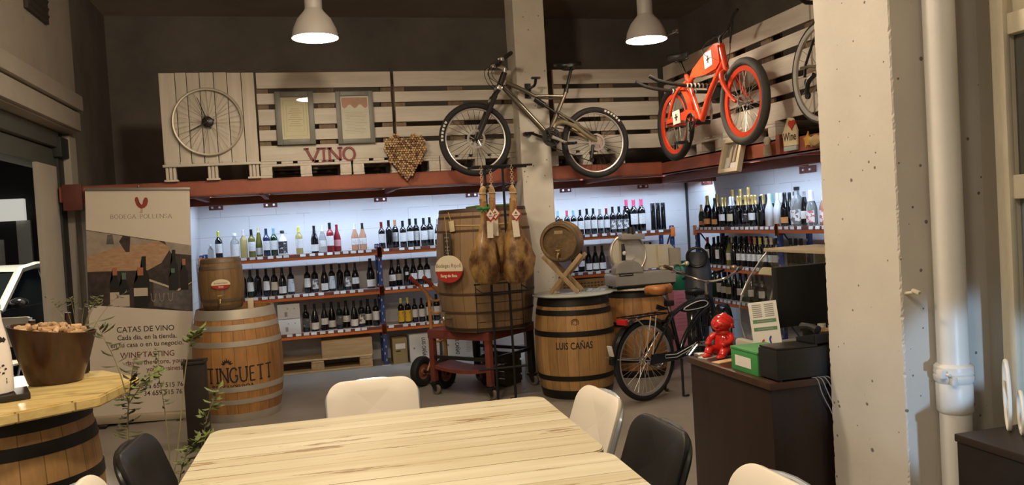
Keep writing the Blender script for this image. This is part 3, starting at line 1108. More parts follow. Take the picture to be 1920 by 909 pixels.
LB = {'W': ('white', label_mat('label_white', (0.80, 0.80, 0.79), (0.12, 0.12, 0.13), 0.42), 0.065, 0.165, 1.25),
      'L': ('low white', label_mat('label_low', (0.82, 0.81, 0.79), (0.3, 0.28, 0.26), 0.38), 0.02, 0.095, 1.35),
      'C': ('cream', label_mat('label_cream', (0.66, 0.57, 0.38), (0.2, 0.14, 0.08), 0.45), 0.06, 0.15, 1.25),
      'Y': ('yellow', label_mat('label_yellow', (0.80, 0.50, 0.035), (0.05, 0.03, 0.01), 0.2, 120, 0.38), 0.02, 0.155, 1.3),
      'F': ('portrait', label_mat('label_portrait', (0.74, 0.73, 0.72), (0.03, 0.03, 0.035), 0.3, 160, 0.5), 0.04, 0.15, 1.2),
      'K': ('black', label_mat('label_black', (0.03, 0.03, 0.035), (0.6, 0.6, 0.6), 0.4, 160, 0.38), 0.05, 0.15, 1.25),
      'D': ('dark grey', label_mat('label_dark', (0.10, 0.10, 0.11), (0.4, 0.4, 0.4), 0.4, 160, 0.4), 0.05, 0.15, 1.2),
      'G': ('big pale', label_mat('label_big', (0.62, 0.70, 0.76), (0.08, 0.14, 0.3), 0.4, 160, 0.36), 0.03, 0.17, 1.3),
      'O': ('orange', label_mat('label_orange', (0.66, 0.28, 0.09), (0.1, 0.05, 0.02), 0.35), 0.03, 0.085, 1.2),
      'S': ('small round', mat('label_seal', (0.70, 0.70, 0.68), 0.5), 0.12, 0.155, 0.5),
      'P': ('pink', label_mat('label_pink', (0.72, 0.34, 0.36), (0.6, 0.05, 0.08), 0.4), 0.06, 0.13, 1.1),
      'R': ('red and white', label_mat('label_redwhite', (0.80, 0.76, 0.74), (0.55, 0.03, 0.04), 0.35, 160, 0.45), 0.03, 0.16, 1.3),
      'N': ('no', None, 0, 0, 0)}
SHAPE = {  # outline as (radius, height), capsule start height, label radius, name
    'B': ([(0, 0.004), (0.030, 0), (0.0365, 0.006), (0.037, 0.185), (0.034, 0.203), (0.022, 0.219), (0.0150, 0.233), (0.0138, 0.285), (0.0152, 0.287), (0.0152, 0.297), (0.013, 0.3), (0, 0.3)], 0.238, 'wine bottle'),
    'U': ([(0, 0.004), (0.033, 0), (0.0405, 0.006), (0.041, 0.140), (0.037, 0.165), (0.026, 0.200), (0.0175, 0.228), (0.0140, 0.255), (0.0138, 0.285), (0.0155, 0.288), (0.0155, 0.297), (0.013, 0.3), (0, 0.3)], 0.235, 'sloping-shouldered bottle'),
    'H': ([(0, 0.006), (0.035, 0), (0.0435, 0.007), (0.044, 0.150), (0.040, 0.175), (0.028, 0.210), (0.019, 0.240), (0.0150, 0.270), (0.0165, 0.288), (0.0170, 0.30), (0.0165, 0.312), (0.012, 0.318), (0, 0.318)], 0.222, 'sparkling bottle'),
    'R': ([(0, 0.004), (0.030, 0), (0.0355, 0.006), (0.0358, 0.110), (0.031, 0.165), (0.022, 0.225), (0.0150, 0.270), (0.0138, 0.300), (0.0152, 0.302), (0.0152, 0.312), (0, 0.315)], 0.262, 'slender bottle'),
    'S': ([(0, 0.004), (0.042, 0), (0.0475, 0.008), (0.048, 0.150), (0.045, 0.175), (0.030, 0.196), (0.0170, 0.208), (0.0160, 0.235), (0.021, 0.237), (0.022, 0.262), (0.018, 0.268), (0, 0.268)], 0.234, 'squat spirit bottle'),
    'M': ([(0, 0.004), (0.055, 0), (0.062, 0.01), (0.063, 0.17), (0.058, 0.20), (0.060, 0.225), (0.045, 0.262), (0.025, 0.285), (0.022, 0.325), (0.026, 0.328), (0.027, 0.358), (0, 0.36)], 0.325, 'large round bottle'),
    'T': ([(0, 0.002), (0.030, 0), (0.031, 0.004), (0.0262, 0.325), (0.024, 0.33), (0, 0.33)], 0.30, 'tall tapered bottle'),
}
BMESH = {}


def clip(prof, z0):
    """the part of an outline above z0, a little thicker"""
    out = []
    for (r1, a), (r2, b) in zip(prof, prof[1:]):
        if b <= z0:
            continue
        if a < z0 < b:
            k = (z0 - a) / (b - a)
            out.append((r1 + (r2 - r1) * k + 0.0008, z0))
        out.append((r2 + 0.0008 if r2 > 0 else 0, b + 0.0006))
    return [(0, out[0][1])] + out


def body_r(prof, z):
    for (r1, a), (r2, b) in zip(prof, prof[1:]):
        if a <= z <= b and b > a:
            return r1 + (r2 - r1) * (z - a) / (b - a)
    return prof[2][0]


def bottle_meshes(g, s, k, l):
    key = g + s + k + l
    if key in BMESH:
        return BMESH[key]
    prof, zc, _ = SHAPE[s]
    body = MB().lathe(prof, 18).mesh('bottle_glass', G[g], 50)
    cap = MB().lathe(clip(prof, zc), 14).mesh('bottle_capsule', KM[k], 50)
    lab = None
    nm, lm, z0, z1, half = LB[l]
    if lm:
        b = MB()
        if s in 'UHR':
            z1 = min(z1, 0.135)
        if s in 'SM':
            z0, z1 = 0.02, 0.15
        n = 12
        b.grid(lambda i, j: ((body_r(prof, z0 + (z1 - z0) * j / 3) + 0.0009) * sin(-half + 2 * half * i / n), -(body_r(prof, z0 + (z1 - z0) * j / 3) + 0.0009) * cos(-half + 2 * half * i / n), z0 + (z1 - z0) * j / 3), n + 1, 4)
        lab = b.mesh('bottle_label', lm, 50)
    BMESH[key] = (body, cap, lab)
    return BMESH[key]


def bottle(g, s, k, l, loc, rotz, label, group, scale=1.0):
    body, cap, lab = bottle_meshes(g, s, k, l)
    o = bpy.data.objects.new('wine_bottle', body)
    C.objects.link(o)
    o.location = loc
    o.rotation_euler = (0, 0, rotz)
    o.scale = (scale, scale, scale)
    tag(o, label, 'bottle', group)
    for nm, me in (('capsule', cap), ('paper_label', lab)):
        if me:
            c = bpy.data.objects.new(nm, me)
            C.objects.link(c)
            c.parent = o
    return o


def nth(i):
    return f"{i}{'th' if 10 <= i % 100 <= 20 else {1: 'st', 2: 'nd', 3: 'rd'}.get(i % 10, 'th')}"


ROWS = {
    'A1': '-0.987cSwN:0.62 -0.901dByW -0.738cSwW -0.646yBwN -0.563oBkW -0.492oRcL -0.409bBbW -0.331gBlW -0.241wSkK -0.067yByW 0.098dUkL 0.184cUwW 0.267rBkW:1.08 0.345eUrP 0.537pUwW 0.623pUkW',
    'A2': '0.835dBrW 0.918dBkN:1.05 0.997dBoW:1.05 1.075dBkW 1.156dBkW:1.06 1.236dBkW:1.06 1.315dBkW:1.06 1.396dBkW:1.08 1.476dUsW',
    'B1': '-0.680dBkN -0.603gBkW -0.526dBkN -0.438dBkW -0.355dBkC -0.271dUkL -0.181dBkG -0.006dBkW 0.074dBkF 0.177dUkL 0.258dBkG 0.345dBkN 0.426dBkF 0.514dUkW 0.684dHkL:1.05',
    'B2': '0.922dUkW 1.006dUkW 1.087dBkS 1.167dUkW 1.247dBkW 1.324dBkW',
    'C1': '-0.048dBkD 0.047dUkL 0.150dUkW 0.233dUkL 0.312dBkD 0.391dUkW 0.475dUkL 0.556dBkF 0.636dUkW 0.716dBkW',
    'C2': '0.998dByY:0.95 1.076dByY:0.95 1.155dBkW:0.9 1.234dBkW:0.9 1.320dBkW 1.406dBkW',
    'D1': '2.923dBlN 3.036dBpW 3.118dBlW 3.204dBkW 3.290dBkW:1.03 3.371dBkW:1.03 3.456dBsW 3.539dBrW 3.621dBkF:1.05 3.704dBkF:1.05 3.785dBkF:1.05 3.836dBpN:1.3 3.898dBpW:1.3 3.999dBpW:1.3 4.150dTkN 4.218dTkN 4.286dTkN',
    'D2': '3.102dUkL 3.186dUkW 3.281dUkL 3.369dUkL 3.458dUkL 3.923dBkN 4.008dBkN 4.093dBkN',
    'E1': '8.305gHgO:0.8 8.233dHgO:0.6 8.155dHgO:1.1 8.070dHgW 7.987dHkO 7.900dHgN 7.822dHgW 7.735dHwN 7.655dHwC 7.576dHgK 7.500dHgN 7.424dHgK 7.350dHgK 7.287dHgW 7.224dHgW 7.155dHgW 7.076dUkN 7.000dHtW 6.920wHwN 6.838gHwW 6.780wHwN 6.660dHkO 6.612gHkW 6.466cMkF 6.355dRsW 6.262fHwR 6.175pHwR',
    'E2': '8.196dBrW 8.050dBkN 7.956dBkW 7.875dBkN 7.800cBwW 7.718oUkC 7.625dUkN 7.510dUkW 7.416dUkW 7.304dUrW 7.214dUoW 7.117dUyW 7.010dUcW 6.919dUcW 6.827dUkW 6.600dBkN 6.518dBkN 6.435dBkN',
    'E3': '8.089gUkN 7.981dBkW 7.880dUkW 7.775gUkC 7.662dHkN 7.548dUkW 7.438gUkN 7.330dUkW 7.230dBkN 7.127dUkW',
    'E4': '8.270dHgN:1.15 7.921dHgN:1.25 7.754dHgN:1.25 7.593dHgN:1.28 7.347dHsN 7.249dHkN 7.160wHwN 7.070wHwN 6.975dHwN 6.860dHkN 6.755dHkN 6.505gHwN',
    'E5': '8.290dBkN 8.215dBkN 8.130dBkN 7.898dBkN 7.786dBkN 7.680dBkN 7.585dBkN 7.485dBkN 7.387dBkN 7.288dBkN',
}
G['e'] = G['r']
GN['e'] = 'bright red'
PLACE = {'A1': ('left bay top shelf', 9.09, 1.306), 'A2': ('right bay top shelf', 9.09, 1.306), 'B1': ('left bay middle shelf', 9.09, 0.871), 'B2': ('right bay middle shelf', 9.09, 0.871),
         'C1': ('left bay bottom shelf', 9.09, 0.446), 'C2': ('right bay bottom shelf', 9.09, 0.446), 'D1': ('corner rack top shelf', 9.09, 1.316), 'D2': ('corner rack middle shelf', 9.09, 0.871),
         'E1': ('side rack top front', 4.39, 1.336), 'E2': ('side rack middle front', 4.39, 0.921), 'E3': ('side rack bottom shelf', 4.40, 0.551),
         'E4': ('side rack top back', 4.575, 1.336), 'E5': ('side rack middle back', 4.575, 0.921)}
for row, items in ROWS.items():
    where, dep, z = PLACE[row]
    prevx, flip = None, 0
    for i, it in enumerate(items.split()):
        sc = 1.0
        if ':' in it:
            it, q = it.split(':')
            sc = float(q)
        x = float(it[:-4])
        g, s, k, l = it[-4:]
        # bottles that stand closer than their width are staggered in depth
        rr = SHAPE[s][0][3][0] * sc
        if prevx is not None and abs(x - prevx[0]) < rr + prevx[1] + 0.002:
            flip = 1 - flip
        else:
            flip = 0
        prevx = (x, rr)
        d = dep + (0.076 if flip else 0.0)
        nm = SHAPE[s][2]
        lab = f"{GN[g]} {nm}, {K[k][0]} capsule, " + (f"{LB[l][0]} label, " if LB[l][1] else '') + f"{nth(i + 1)} from left, {where}"
        if row[0] != 'E':
            bottle(g, s, k, l, (x, d, z), rnd.uniform(-.12, .12), lab, 'bottles on the ' + where, sc)
        else:
            bottle(g, s, k, l, (d, x, z), -pi / 2 + 0.25 + rnd.uniform(-.1, .1), lab, 'bottles on the ' + where, sc)

# cartons on the bottom shelf and below
M_carton = mat('white_carton', (0.70, 0.71, 0.72), 0.7, var=0.05)
M_ink = mat('black_print', (0.02, 0.02, 0.02), 0.7)


def carton(name, label, cat, loc, d, m, group=None, rotz=0.0, lid=True):
    t = thing(name, label, cat, loc, rotz, group)
    MB().box((0, 0, d[2] / 2), d, bev=0.004).build('carton_body', m, t)
    if lid:
        b = MB()
        b.box((0, 0, d[2] + 0.0006), (d[0] * 0.98, 0.05, 0.0012))
        b.build('packing_tape', mat('packing_tape', (0.42, 0.34, 0.22), 0.3), t)
    return t


for k, (z, lb) in enumerate(((0.446, 'lower white carton on the bottom shelf, left of the bottles'), (0.61, 'upper white carton on the bottom shelf, left of the bottles'))):
    c = carton('carton', lb, 'box', (-0.225, 9.15, z), (0.235, 0.24, 0.16), M_carton, 'white cartons on the bottom shelf', 0, False)
    b = MB()
    for px in (-0.01, 0.06):
        b.box((px, -0.1212, 0.11), (0.012, 0.001, 0.012))
    b.box((-0.03, -0.1212, 0.05), (0.03, 0.001, 0.05))
    b.build('print_mark', mat('grey_print', (0.3, 0.3, 0.33), 0.7), c, smooth=0)
# pallet, crate and cartons on the floor below the shelves
M_raw = wood_mat('raw_pine', (0.40, 0.27, 0.13), (0.62, 0.46, 0.26), 0, 4.0, 0.65)
M_rawy = wood_mat('raw_pine_deep', (0.36, 0.24, 0.12), (0.56, 0.40, 0.22), 1, 4.0, 0.7)


def floor_pallet(loc, label, w, d):
    t = thing('floor_pallet', label, 'pallet', loc, 0)
    for k in range(5):
        MB().box((0, 0.05 + k * (d - 0.1) / 4, 0.135), (w, 0.1, 0.018), bev=0.003).build('deck_board', M_raw, t)
    for x in (-w / 2 + 0.07, 0, w / 2 - 0.07):
        MB().box((x, d / 2, 0.113), (0.13, d, 0.02), bev=0.003).build('cross_board', M_rawy, t)
        for y in (0.055, d / 2, d - 0.055):
            MB().box((x, y, 0.062), (0.14, 0.1, 0.078), bev=0.003).build('pallet_block', M_rawy, t)
    for y in (0.055, d / 2, d - 0.055):
        MB().box((0, y, 0.011), (w, 0.1, 0.02), bev=0.003).build('runner_board', M_raw, t)
    return t


floor_pallet((0.045, 9.0, 0.0), 'raw pine pallet on the floor under the bottom shelf', 1.19, 0.44)
cr = thing('wooden_crate', 'long pale pine wine crate lying on the floor pallet', 'crate', (0.372, 9.0, 0.1455))
MB().span((-0.275, 0.012, 0.0), (0.275, 0.026, 0.175), 0.002).build('front_board', M_raw, cr)
MB().span((-0.275, 0.30, 0.0), (0.275, 0.314, 0.175), 0.002).build('back_board', M_raw, cr)
for x in (-0.268, 0.268):
    MB().span((x - 0.007, 0.026, 0.0), (x + 0.007, 0.30, 0.175), 0.002).build('end_board', M_rawy, cr)
MB().span((-0.26, 0.026, 0.0), (0.26, 0.30, 0.012)).build('crate_base', M_raw, cr)
MB().span((-0.275, 0.012, 0.1755), (0.275, 0.314, 0.188), 0.002).build('crate_lid', M_raw, cr)

M_kraft = mat('olive_kraft_card', (0.33, 0.26, 0.12), 0.7, var=0.08)
c = carton('carton', 'olive brown carton standing under the rack beside the white cartons', 'box', (0.955, 9.16, 0), (0.165, 0.24, 0.285), M_kraft)
b = MB()
b.box((0.005, -0.121, 0.195), (0.11, 0.001, 0.06))
b.build('carton_label', M_tag, c, smooth=0)
b = MB()
b.ell((0, 0, 0), (0.03, 0.001, 0.008))
b.build('print_mark', M_ink, c, loc=(-0.02, -0.121, 0.14))


def print_carton(loc, rotz, label, d, word):
    c = carton('carton', label, 'box', loc, d, M_carton, 'white printed wine cartons by the oak cask', rotz)
    h = d[2]
    Mv = Matrix.Translation((0.0, -d[1] / 2 - 0.0012, h / 2)) @ Matrix.Rotation(pi / 2, 4, 'X') @ Matrix.Rotation(-pi / 2, 4, 'Z')
    flat_text(text_geo(word, 0.060, squeeze=0.70, bold=0.001), 'printed_name', M_ink, c, Mv, off=(0, -0.03))
    b = MB()
    for k in range(9):
        b.box((d[0] / 2 - 0.045, -d[1] / 2 - 0.001, h * 0.2 + k * h * 0.065), (0.05, 0.001, 0.004))
    b.ell((-d[0] / 2 + 0.05, -d[1] / 2, h * 0.5), (0.012, 0.0015, 0.012))
    b.build('small_print', mat('grey_print', (0.3, 0.3, 0.33), 0.7), c, smooth=0)
    return c


print_carton((1.235, 9.17, 0), 0.0, 'white wine carton with vertical printing, left of the cart wheel', (0.34, 0.26, 0.31), 'LUIS CAÑAS')
print_carton((1.62, 9.17, 0), 0.0, 'white wine carton on the floor behind the red cart', (0.33, 0.26, 0.31), 'LUIS CAÑAS')

# ================================================================ BARRELS
M_oak = barrel_mat('oak_honey', (0.20, 0.105, 0.038), (0.62, 0.36, 0.14), 24)
M_oak2 = barrel_mat('oak_orange', (0.15, 0.066, 0.022), (0.58, 0.29, 0.095), 24)
M_oakdk = barrel_mat('oak_brown', (0.125, 0.074, 0.036), (0.30, 0.19, 0.094), 22)
M_oaksm = barrel_mat('oak_small', (0.10, 0.055, 0.022), (0.32, 0.19, 0.075), 18)
M_hoop = mat('galvanised_hoop', (0.46, 0.42, 0.35), 0.5, 0.35, var=0.12, vscale=5)
M_hoopk = mat('black_hoop', (0.022, 0.019, 0.016), 0.5, 0.4, var=0.3, vscale=8)
M_head = wood_mat('barrel_head_wood', (0.14, 0.08, 0.035), (0.34, 0.20, 0.085), 0, 4.0, 0.6, planks=0.09, plank_axis=1)
M_headx = wood_mat('cask_head_wood', (0.085, 0.050, 0.020), (0.23, 0.145, 0.062), 2, 4.0, 0.5)


def barrel(label, loc, H, re, rm, hoops, mw, mh, rotz=0.0, name='wine_barrel', n=56, head=None, lie=None, cat='barrel'):
    """hoops = (centre height share, width)"""
    t = thing(name, label, cat, loc, rotz)
    if lie:
        t.rotation_euler = lie

    def rad(z):
        k = 2 * z / H - 1
        return rm - (rm - re) * (abs(k) ** 2.1)
    prof = [(0, 0.03), (re - 0.02, 0.03), (re - 0.018, 0.0), (re, 0.0)]
    for i in range(1, 24):
        prof.append((rad(H * i / 24), H * i / 24))
    prof += [(re, H), (re - 0.018, H), (re - 0.02, H - 0.03)]
    MB().lathe(prof, n).build('staves', mw, t)
    MB().lathe([(0, H - 0.03), (re - 0.02, H - 0.03), (re - 0.02, H - 0.045), (0, H - 0.045)], n).build('barrel_head', head or M_head, t)
    for k, wd in hoops:
        z0, z1 = H * k - wd / 2, H * k + wd / 2
        z0, z1 = max(z0, 0.0), min(z1, H)
        e = 0.0035
        zs = [z0 + (z1 - z0) * i / 4 for i in range(5)]
        MB().lathe([(rad(z0) - 0.004, z0)] + [(rad(z) + e, z) for z in zs] + [(rad(z1) - 0.004, z1)], n).build('hoop', mh, t)
    return t, rad


def spigot(parent, M, m=None, sc=1.0):
    b = MB()
    b.cyl((0, 0, 0), (0, -0.06 * sc, 0), 0.011 * sc)
    b.ell((0, -0.065 * sc, 0), (0.016 * sc, 0.018 * sc, 0.016 * sc))
    b.tube([(0, -0.065 * sc, 0), (0, -0.095 * sc, -0.004), (0, -0.105 * sc, -0.035 * sc)], 0.008 * sc, 8)
    b.cyl((0, -0.065 * sc, 0.012), (0, -0.065 * sc, 0.04 * sc), 0.006 * sc)
    b.tube([(-0.022 * sc, -0.065 * sc, 0.043 * sc), (0.022 * sc, -0.065 * sc, 0.043 * sc)], 0.006 * sc)
    bmesh.ops.transform(b.bm, matrix=M, verts=b.bm.verts)
    return b.build('tap', m or mat('brass', (0.55, 0.42, 0.22), 0.3, 0.9), parent)


def sign_plate(parent, rad, z, ang, w, h, top, bottom, script, word, nm='label_plate', th=0.012, tilt=0.0, M=None):
    """oval two-tone plate: cream above, red below"""
    M = M
    n = 48
    pts = [(w / 2 * cos(2 * pi * i / n), h / 2 * sin(2 * pi * i / n)) for i in range(n)]
    up = [(x, y) for x, y in pts if y >= -0.02 * h - 1e-9]
    cut = -0.08 * h
    xc = w / 2 * sqrt(1 - (2 * cut / h) ** 2)
    upper = [(w / 2 * cos(a), h / 2 * sin(a)) for a in [math.asin(2 * cut / h) + (pi - 2 * math.asin(2 * cut / h)) * i / 30 for i in range(31)]]
    a0 = pi - math.asin(2 * cut / h)
    lower = [(w / 2 * cos(a), h / 2 * sin(a)) for a in [a0 + (3 * pi - 2 * a0) * i / 24 for i in range(25)]]
    p = MB().prism(upper, th, M).build(nm, top, parent)
    MB().prism(lower, th, M).build('plate_foot', bottom, p)
    Mf = M @ Matrix.Translation((0, 0, th + 0.0008))
    flat_text(text_geo(script, h * 0.20, squeeze=0.95), 'plate_script', mat('grey_script', (0.10, 0.09, 0.08), 0.7), p, Mf, off=(0, h * 0.06))
    if word:
        flat_text(text_geo(word, h * 0.15, bold=0.001), 'plate_word', mat('cream_print', (0.75, 0.68, 0.55), 0.7), p, Mf, off=(0, -h * 0.29))
    return p


M_pcream = mat('plate_cream', (0.72, 0.63, 0.45), 0.45)
M_pred = mat('plate_red', (0.38, 0.035, 0.025), 0.4)

# barrel with steel hoops, left
tb, rad = barrel('large oak barrel with pale steel hoops beside the roll-up banner', (-0.625, 7.30, 0), 0.935, 0.315, 0.372,
                 ((0.035, 0.075), (0.185, 0.04), (0.30, 0.045), (0.70, 0.045), (0.845, 0.045), (0.96, 0.085)), M_oak2, M_hoop)
wrap_text(serif_geo('TINGUETT', 0.118, 0.17, 0.20, 0.60, 0.36), 'lettering', M_ink, tb, rad, 0.345, -pi / 2 + 0.10)
wrap_text(serif_geo('RESCHORROA', 0.036, 0.2, 0.2, 0.95), 'small_lettering', M_ink, tb, rad, 0.285, -pi / 2 - 0.08)
b = MB()
for i in range(7):
    a = RAD(18 + i * 24)
    cx, cz = 0.012 * cos(a), 0.012 * sin(a)
    L = 0.055 if i != 3 else 0.062
    for s in range(3):
        pass
    pts = [(0.014, 0), (0.03, 0.008), (L, 0), (0.03, -0.008)]
    q = []
    for x, y in pts:
        X, Z = x * cos(a) - y * sin(a), x * sin(a) + y * cos(a)
        rr = rad(0.49 + Z) + 0.0025
        th = -pi / 2 - 0.17 + X / rr
        q.append(b.bm.verts.new((rr * cos(th), rr * sin(th), 0.49 + Z)))
    b._f(q)
b.build('leaf_emblem', M_ink, tb, smooth=0)

# small cask standing on it
sb, rad2 = barrel('small dark oak cask with a tap, standing on the large steel-hooped barrel', (-0.715, 7.25, 0.9355), 0.43, 0.152, 0.185,
                  ((0.05, 0.03), (0.18, 0.028), (0.82, 0.028), (0.95, 0.03)), M_oaksm, mat('dull_hoop', (0.16, 0.12, 0.075), 0.5, 0.4, var=0.2), name='small_cask', n=40)
spigot(sb, Matrix.Translation((0.0, -0.165, 0.085)), None, 0.8)
sign_plate(sb, rad2, 0.22, 0, 0.15, 0.085, M_pcream, M_pred, 'Bodegues Ripoll', 'Vermut', M=Matrix.Translation((0.01, -0.188, 0.215)) @ Matrix.Rotation(pi / 2, 4, 'X'), th=0.004)
bl = MB().box((0, 0, 0.0505), (0.045, 0.06, 0.10), bev=0.003).build('wood_block', mat('pale_block', (0.62, 0.52, 0.36), 0.6), loc=(-0.487, 7.20, 0.906))
bl.location.z = 0.905
tag(bl, 'small pale wooden block standing on the barrel beside the cask', 'block')

# tall cask on the red stand
STZ = 0.595
bb, rad3 = barrel('tall dark oak cask standing on the red wheeled stand', (1.56, 7.07, STZ), 1.07, 0.385, 0.437,
                  ((0.02, 0.03), (0.985, 0.03)), M_oakdk, mat('cask_hoop', (0.06, 0.035, 0.02), 0.5, 0.3), name='tall_cask', n=64)
for z in (0.16, 0.31, 0.82, 0.93):
    zz = 1.07 * z
    MB().lathe([(rad3(zz - 0.012) - 0.002, zz - 0.012), (rad3(zz) + 0.0025, zz - 0.01), (rad3(zz) + 0.0025, zz + 0.01), (rad3(zz + 0.012) - 0.002, zz + 0.012)], 64).build('hoop', mat('hoop_rusty', (0.085, 0.048, 0.024), 0.6, 0.3, var=0.2), bb)
spigot(bb, Matrix.Rotation(-1.12, 4, 'Z') @ Matrix.Translation((0, -0.405, 0.13)), mat('steel_bright', (0.7, 0.68, 0.62), 0.25, 1.0), 1.3)
b = MB()
b.tube([(0.408 * sin(-0.9 + 1.5 * i / 12), -0.408 * cos(-0.9 + 1.5 * i / 12), 0.93 - 0.012 * sin(i * pi / 12)) for i in range(13)], 0.008, 6)
ro = b.build('twine', mat('twine', (0.45, 0.30, 0.12), 0.8), bb)
cloth = MB()
cloth.box((0.0, -0.12, 1.0815), (0.34, 0.46, 0.02), bev=0.008)
co = cloth.build('folded_cloth', mat('green_cloth', (0.12, 0.17, 0.04), 0.9), loc=(1.60, 7.06, STZ))
tag(co, 'folded green cloth lying on top of the tall cask', 'cloth')
# oval board, wooden tag and chalk label hanging on it
ov = thing('cask_sign', 'oval cream and red sign hanging on the front of the tall cask', 'sign', (1.178, 6.775, 1.155), -0.80)
sign_plate(ov, None, 0, 0, 0.285, 0.235, M_pcream, M_pred, 'Bodegas Ripoll', 'Sang de Bou', M=Matrix.Rotation(pi / 2, 4, 'X'), th=0.012)
b = MB()
b.tube([(0.0, -0.004, 0.11), (-0.006, -0.004, 0.3), (-0.014, -0.004, 0.45)], 0.003, 5)
b.build('sign_string', mat('twine', (0.45, 0.30, 0.12), 0.8), ov)
tg = thing('wooden_tag', 'small pale wooden tag tied high on the tall cask', 'tag', (1.225, 6.795, 1.52), -0.80)
MB().box((0, 0, 0), (0.052, 0.006, 0.095), rot=(0, -0.12, 0), bev=0.006).build('tag_board', mat('pale_card', (0.55, 0.45, 0.27), 0.7), tg)
b = MB()
b.tube([(-0.005, 0, 0.045), (-0.03, 0.0, 0.12)], 0.003, 5)
b.build('tag_string', mat('twine', (0.45, 0.30, 0.12), 0.8), tg)
cb = thing('chalk_label', 'dark chalk label hanging above the oval sign on the tall cask', 'label', (1.176, 6.795, 1.365), -0.84)
MB().box((0, 0, 0), (0.085, 0.006, 0.19), bev=0.003).build('slate', mat('slate', (0.035, 0.03, 0.025), 0.7, var=0.3, vscale=30), cb)
b = MB()
for k, (zz, wv) in enumerate(((0.06, 0.05), (0.03, 0.03), (-0.02, 0.045), (-0.05, 0.05), (-0.075, 0.03))):
    pts = [(-wv / 2 + wv * i / 8, -0.004, zz + 0.006 * (1 if i % 2 else -1)) for i in range(9)]
    b.tube(pts, 0.0018, 4)
b.build('chalk_marks', mat('chalk', (0.35, 0.33, 0.28), 0.9), cb)

# LUIS CAÑAS barrel with its round glass top
lc, rad4 = barrel('oak barrel with black hoops under a round glass top, right of the ham rack', (2.235, 6.66, 0), 0.865, 0.298, 0.350,
                  ((0.04, 0.085), (0.21, 0.042), (0.35, 0.03), (0.645, 0.045), (0.85, 0.045), (0.955, 0.075)), M_oak, M_hoopk)
for ch in [c for c in lc.children if c.name.startswith('hoop')][2:3]:
    bpy.data.objects.remove(ch)
FA = -pi / 2 - 0.30
wrap_text(text_geo('LUIS CAÑAS', 0.082, squeeze=0.72, bold=0.0012), 'lettering', M_ink, lc, rad4, 0.435, FA - 0.05)
b = MB()
rr = rad4(0.66) + 0.0025
for rg in (0.034, 0.022):
    for i in range(28):
        q = []
        for a, rq in ((2 * pi * i / 28, rg), (2 * pi * (i + 1) / 28, rg), (2 * pi * (i + 1) / 28, rg - 0.005), (2 * pi * i / 28, rg - 0.005)):
            th = FA + rq * cos(a) / rr
            q.append(b.bm.verts.new((rr * cos(th), rr * sin(th), 0.655 + rq * sin(a))))
        b._f(q)
b.build('round_stamp', mat('faded_ink', (0.08, 0.045, 0.02), 0.8), lc, smooth=0)
M_gtop = mat('glass_top', (0.62, 0.66, 0.58), 0.06, trans=0.35, spec=0.6)
gt = MB().lathe([(0, 0.0), (0.350, 0.0), (0.356, 0.004), (0.356, 0.010), (0.350, 0.014), (0, 0.014)], 64).build('glass_top', M_gtop, loc=(2.235, 6.66, 0.8655))
tag(gt, 'round pale glass top lying on the black-hooped oak barrel', 'glass top')

# barrel behind, carrying the slicer
b2, rad5 = barrel('oak barrel behind the parked black bicycle, carrying the slicer', (3.05, 7.20, 0), 0.82, 0.298, 0.350,
                  ((0.04, 0.07), (0.21, 0.042), (0.62, 0.042), (0.96, 0.07)), M_oak2, M_hoopk, rotz=1.1)
gt = MB().lathe([(0, 0.0), (0.352, 0.0), (0.358, 0.004), (0.358, 0.012), (0.352, 0.016), (0, 0.016)], 64).build('barrel_board', mat('cream_board', (0.60, 0.55, 0.44), 0.4), loc=(3.05, 7.20, 0.8205))
tag(gt, 'round cream board on the barrel under the slicer', 'board')

# mini cask on crossed legs
mk, rad6 = barrel('small oak cask lying on crossed wooden legs on the glass top', (2.185, 6.70, 1.330), 0.28, 0.158, 0.182,
                  ((0.05, 0.03), (0.2, 0.022), (0.8, 0.022), (0.95, 0.03)), M_oaksm, mat('dull_hoop', (0.16, 0.12, 0.075), 0.5, 0.4, var=0.2), name='lying_cask', n=48, head=M_headx, lie=(RAD(90), 0, RAD(-32)))
for ch in list(mk.children):
    ch.location.z = -0.12
b = MB()
b.box((0.0, 0.085, 0.1315), (0.075, 0.028, 0.002))
b.build('head_plate', mat('brass_plate', (0.45, 0.36, 0.2), 0.4, 0.5), mk)
spigot(mk, Matrix.Translation((0.0, -0.105, 0.13)) @ Matrix.Rotation(-pi / 2, 4, 'X'), None, 0.85)
MB().cyl((0, 0.178, 0.02), (0, 0.2, 0.02), 0.018).build('bung', M_oaksm, mk)
st = thing('cask_stand', 'crossed wooden legs that cradle the small lying cask', 'stand', (2.185, 6.66, 0.8798), RAD(-30))
M_leg = wood_mat('stand_wood', (0.28, 0.18, 0.085), (0.47, 0.33, 0.17), 2, 5.0, 0.55)
for y in (-0.115, 0.095):
    for s in (-1, 1):
        M = Matrix.Translation((0.0, y + s * 0.014, 0.15)) @ Matrix.Rotation(s * RAD(42), 4, 'Y')
        b = MB()
        b.box((0, 0, 0.032), (0.036, 0.026, 0.434), bev=0.004, M=M)
        b.build('leg', M_leg, st)
    MB().cyl((0, y - 0.035, 0.15), (0, y + 0.035, 0.15), 0.01).build('bolt', mat('brass', (0.55, 0.42, 0.22), 0.3, 0.9), st)
MB().tube([(0.0, -0.12, 0.15), (0.0, 0.10, 0.15)], 0.009, 8).build('tie_rod', M_leg, st)

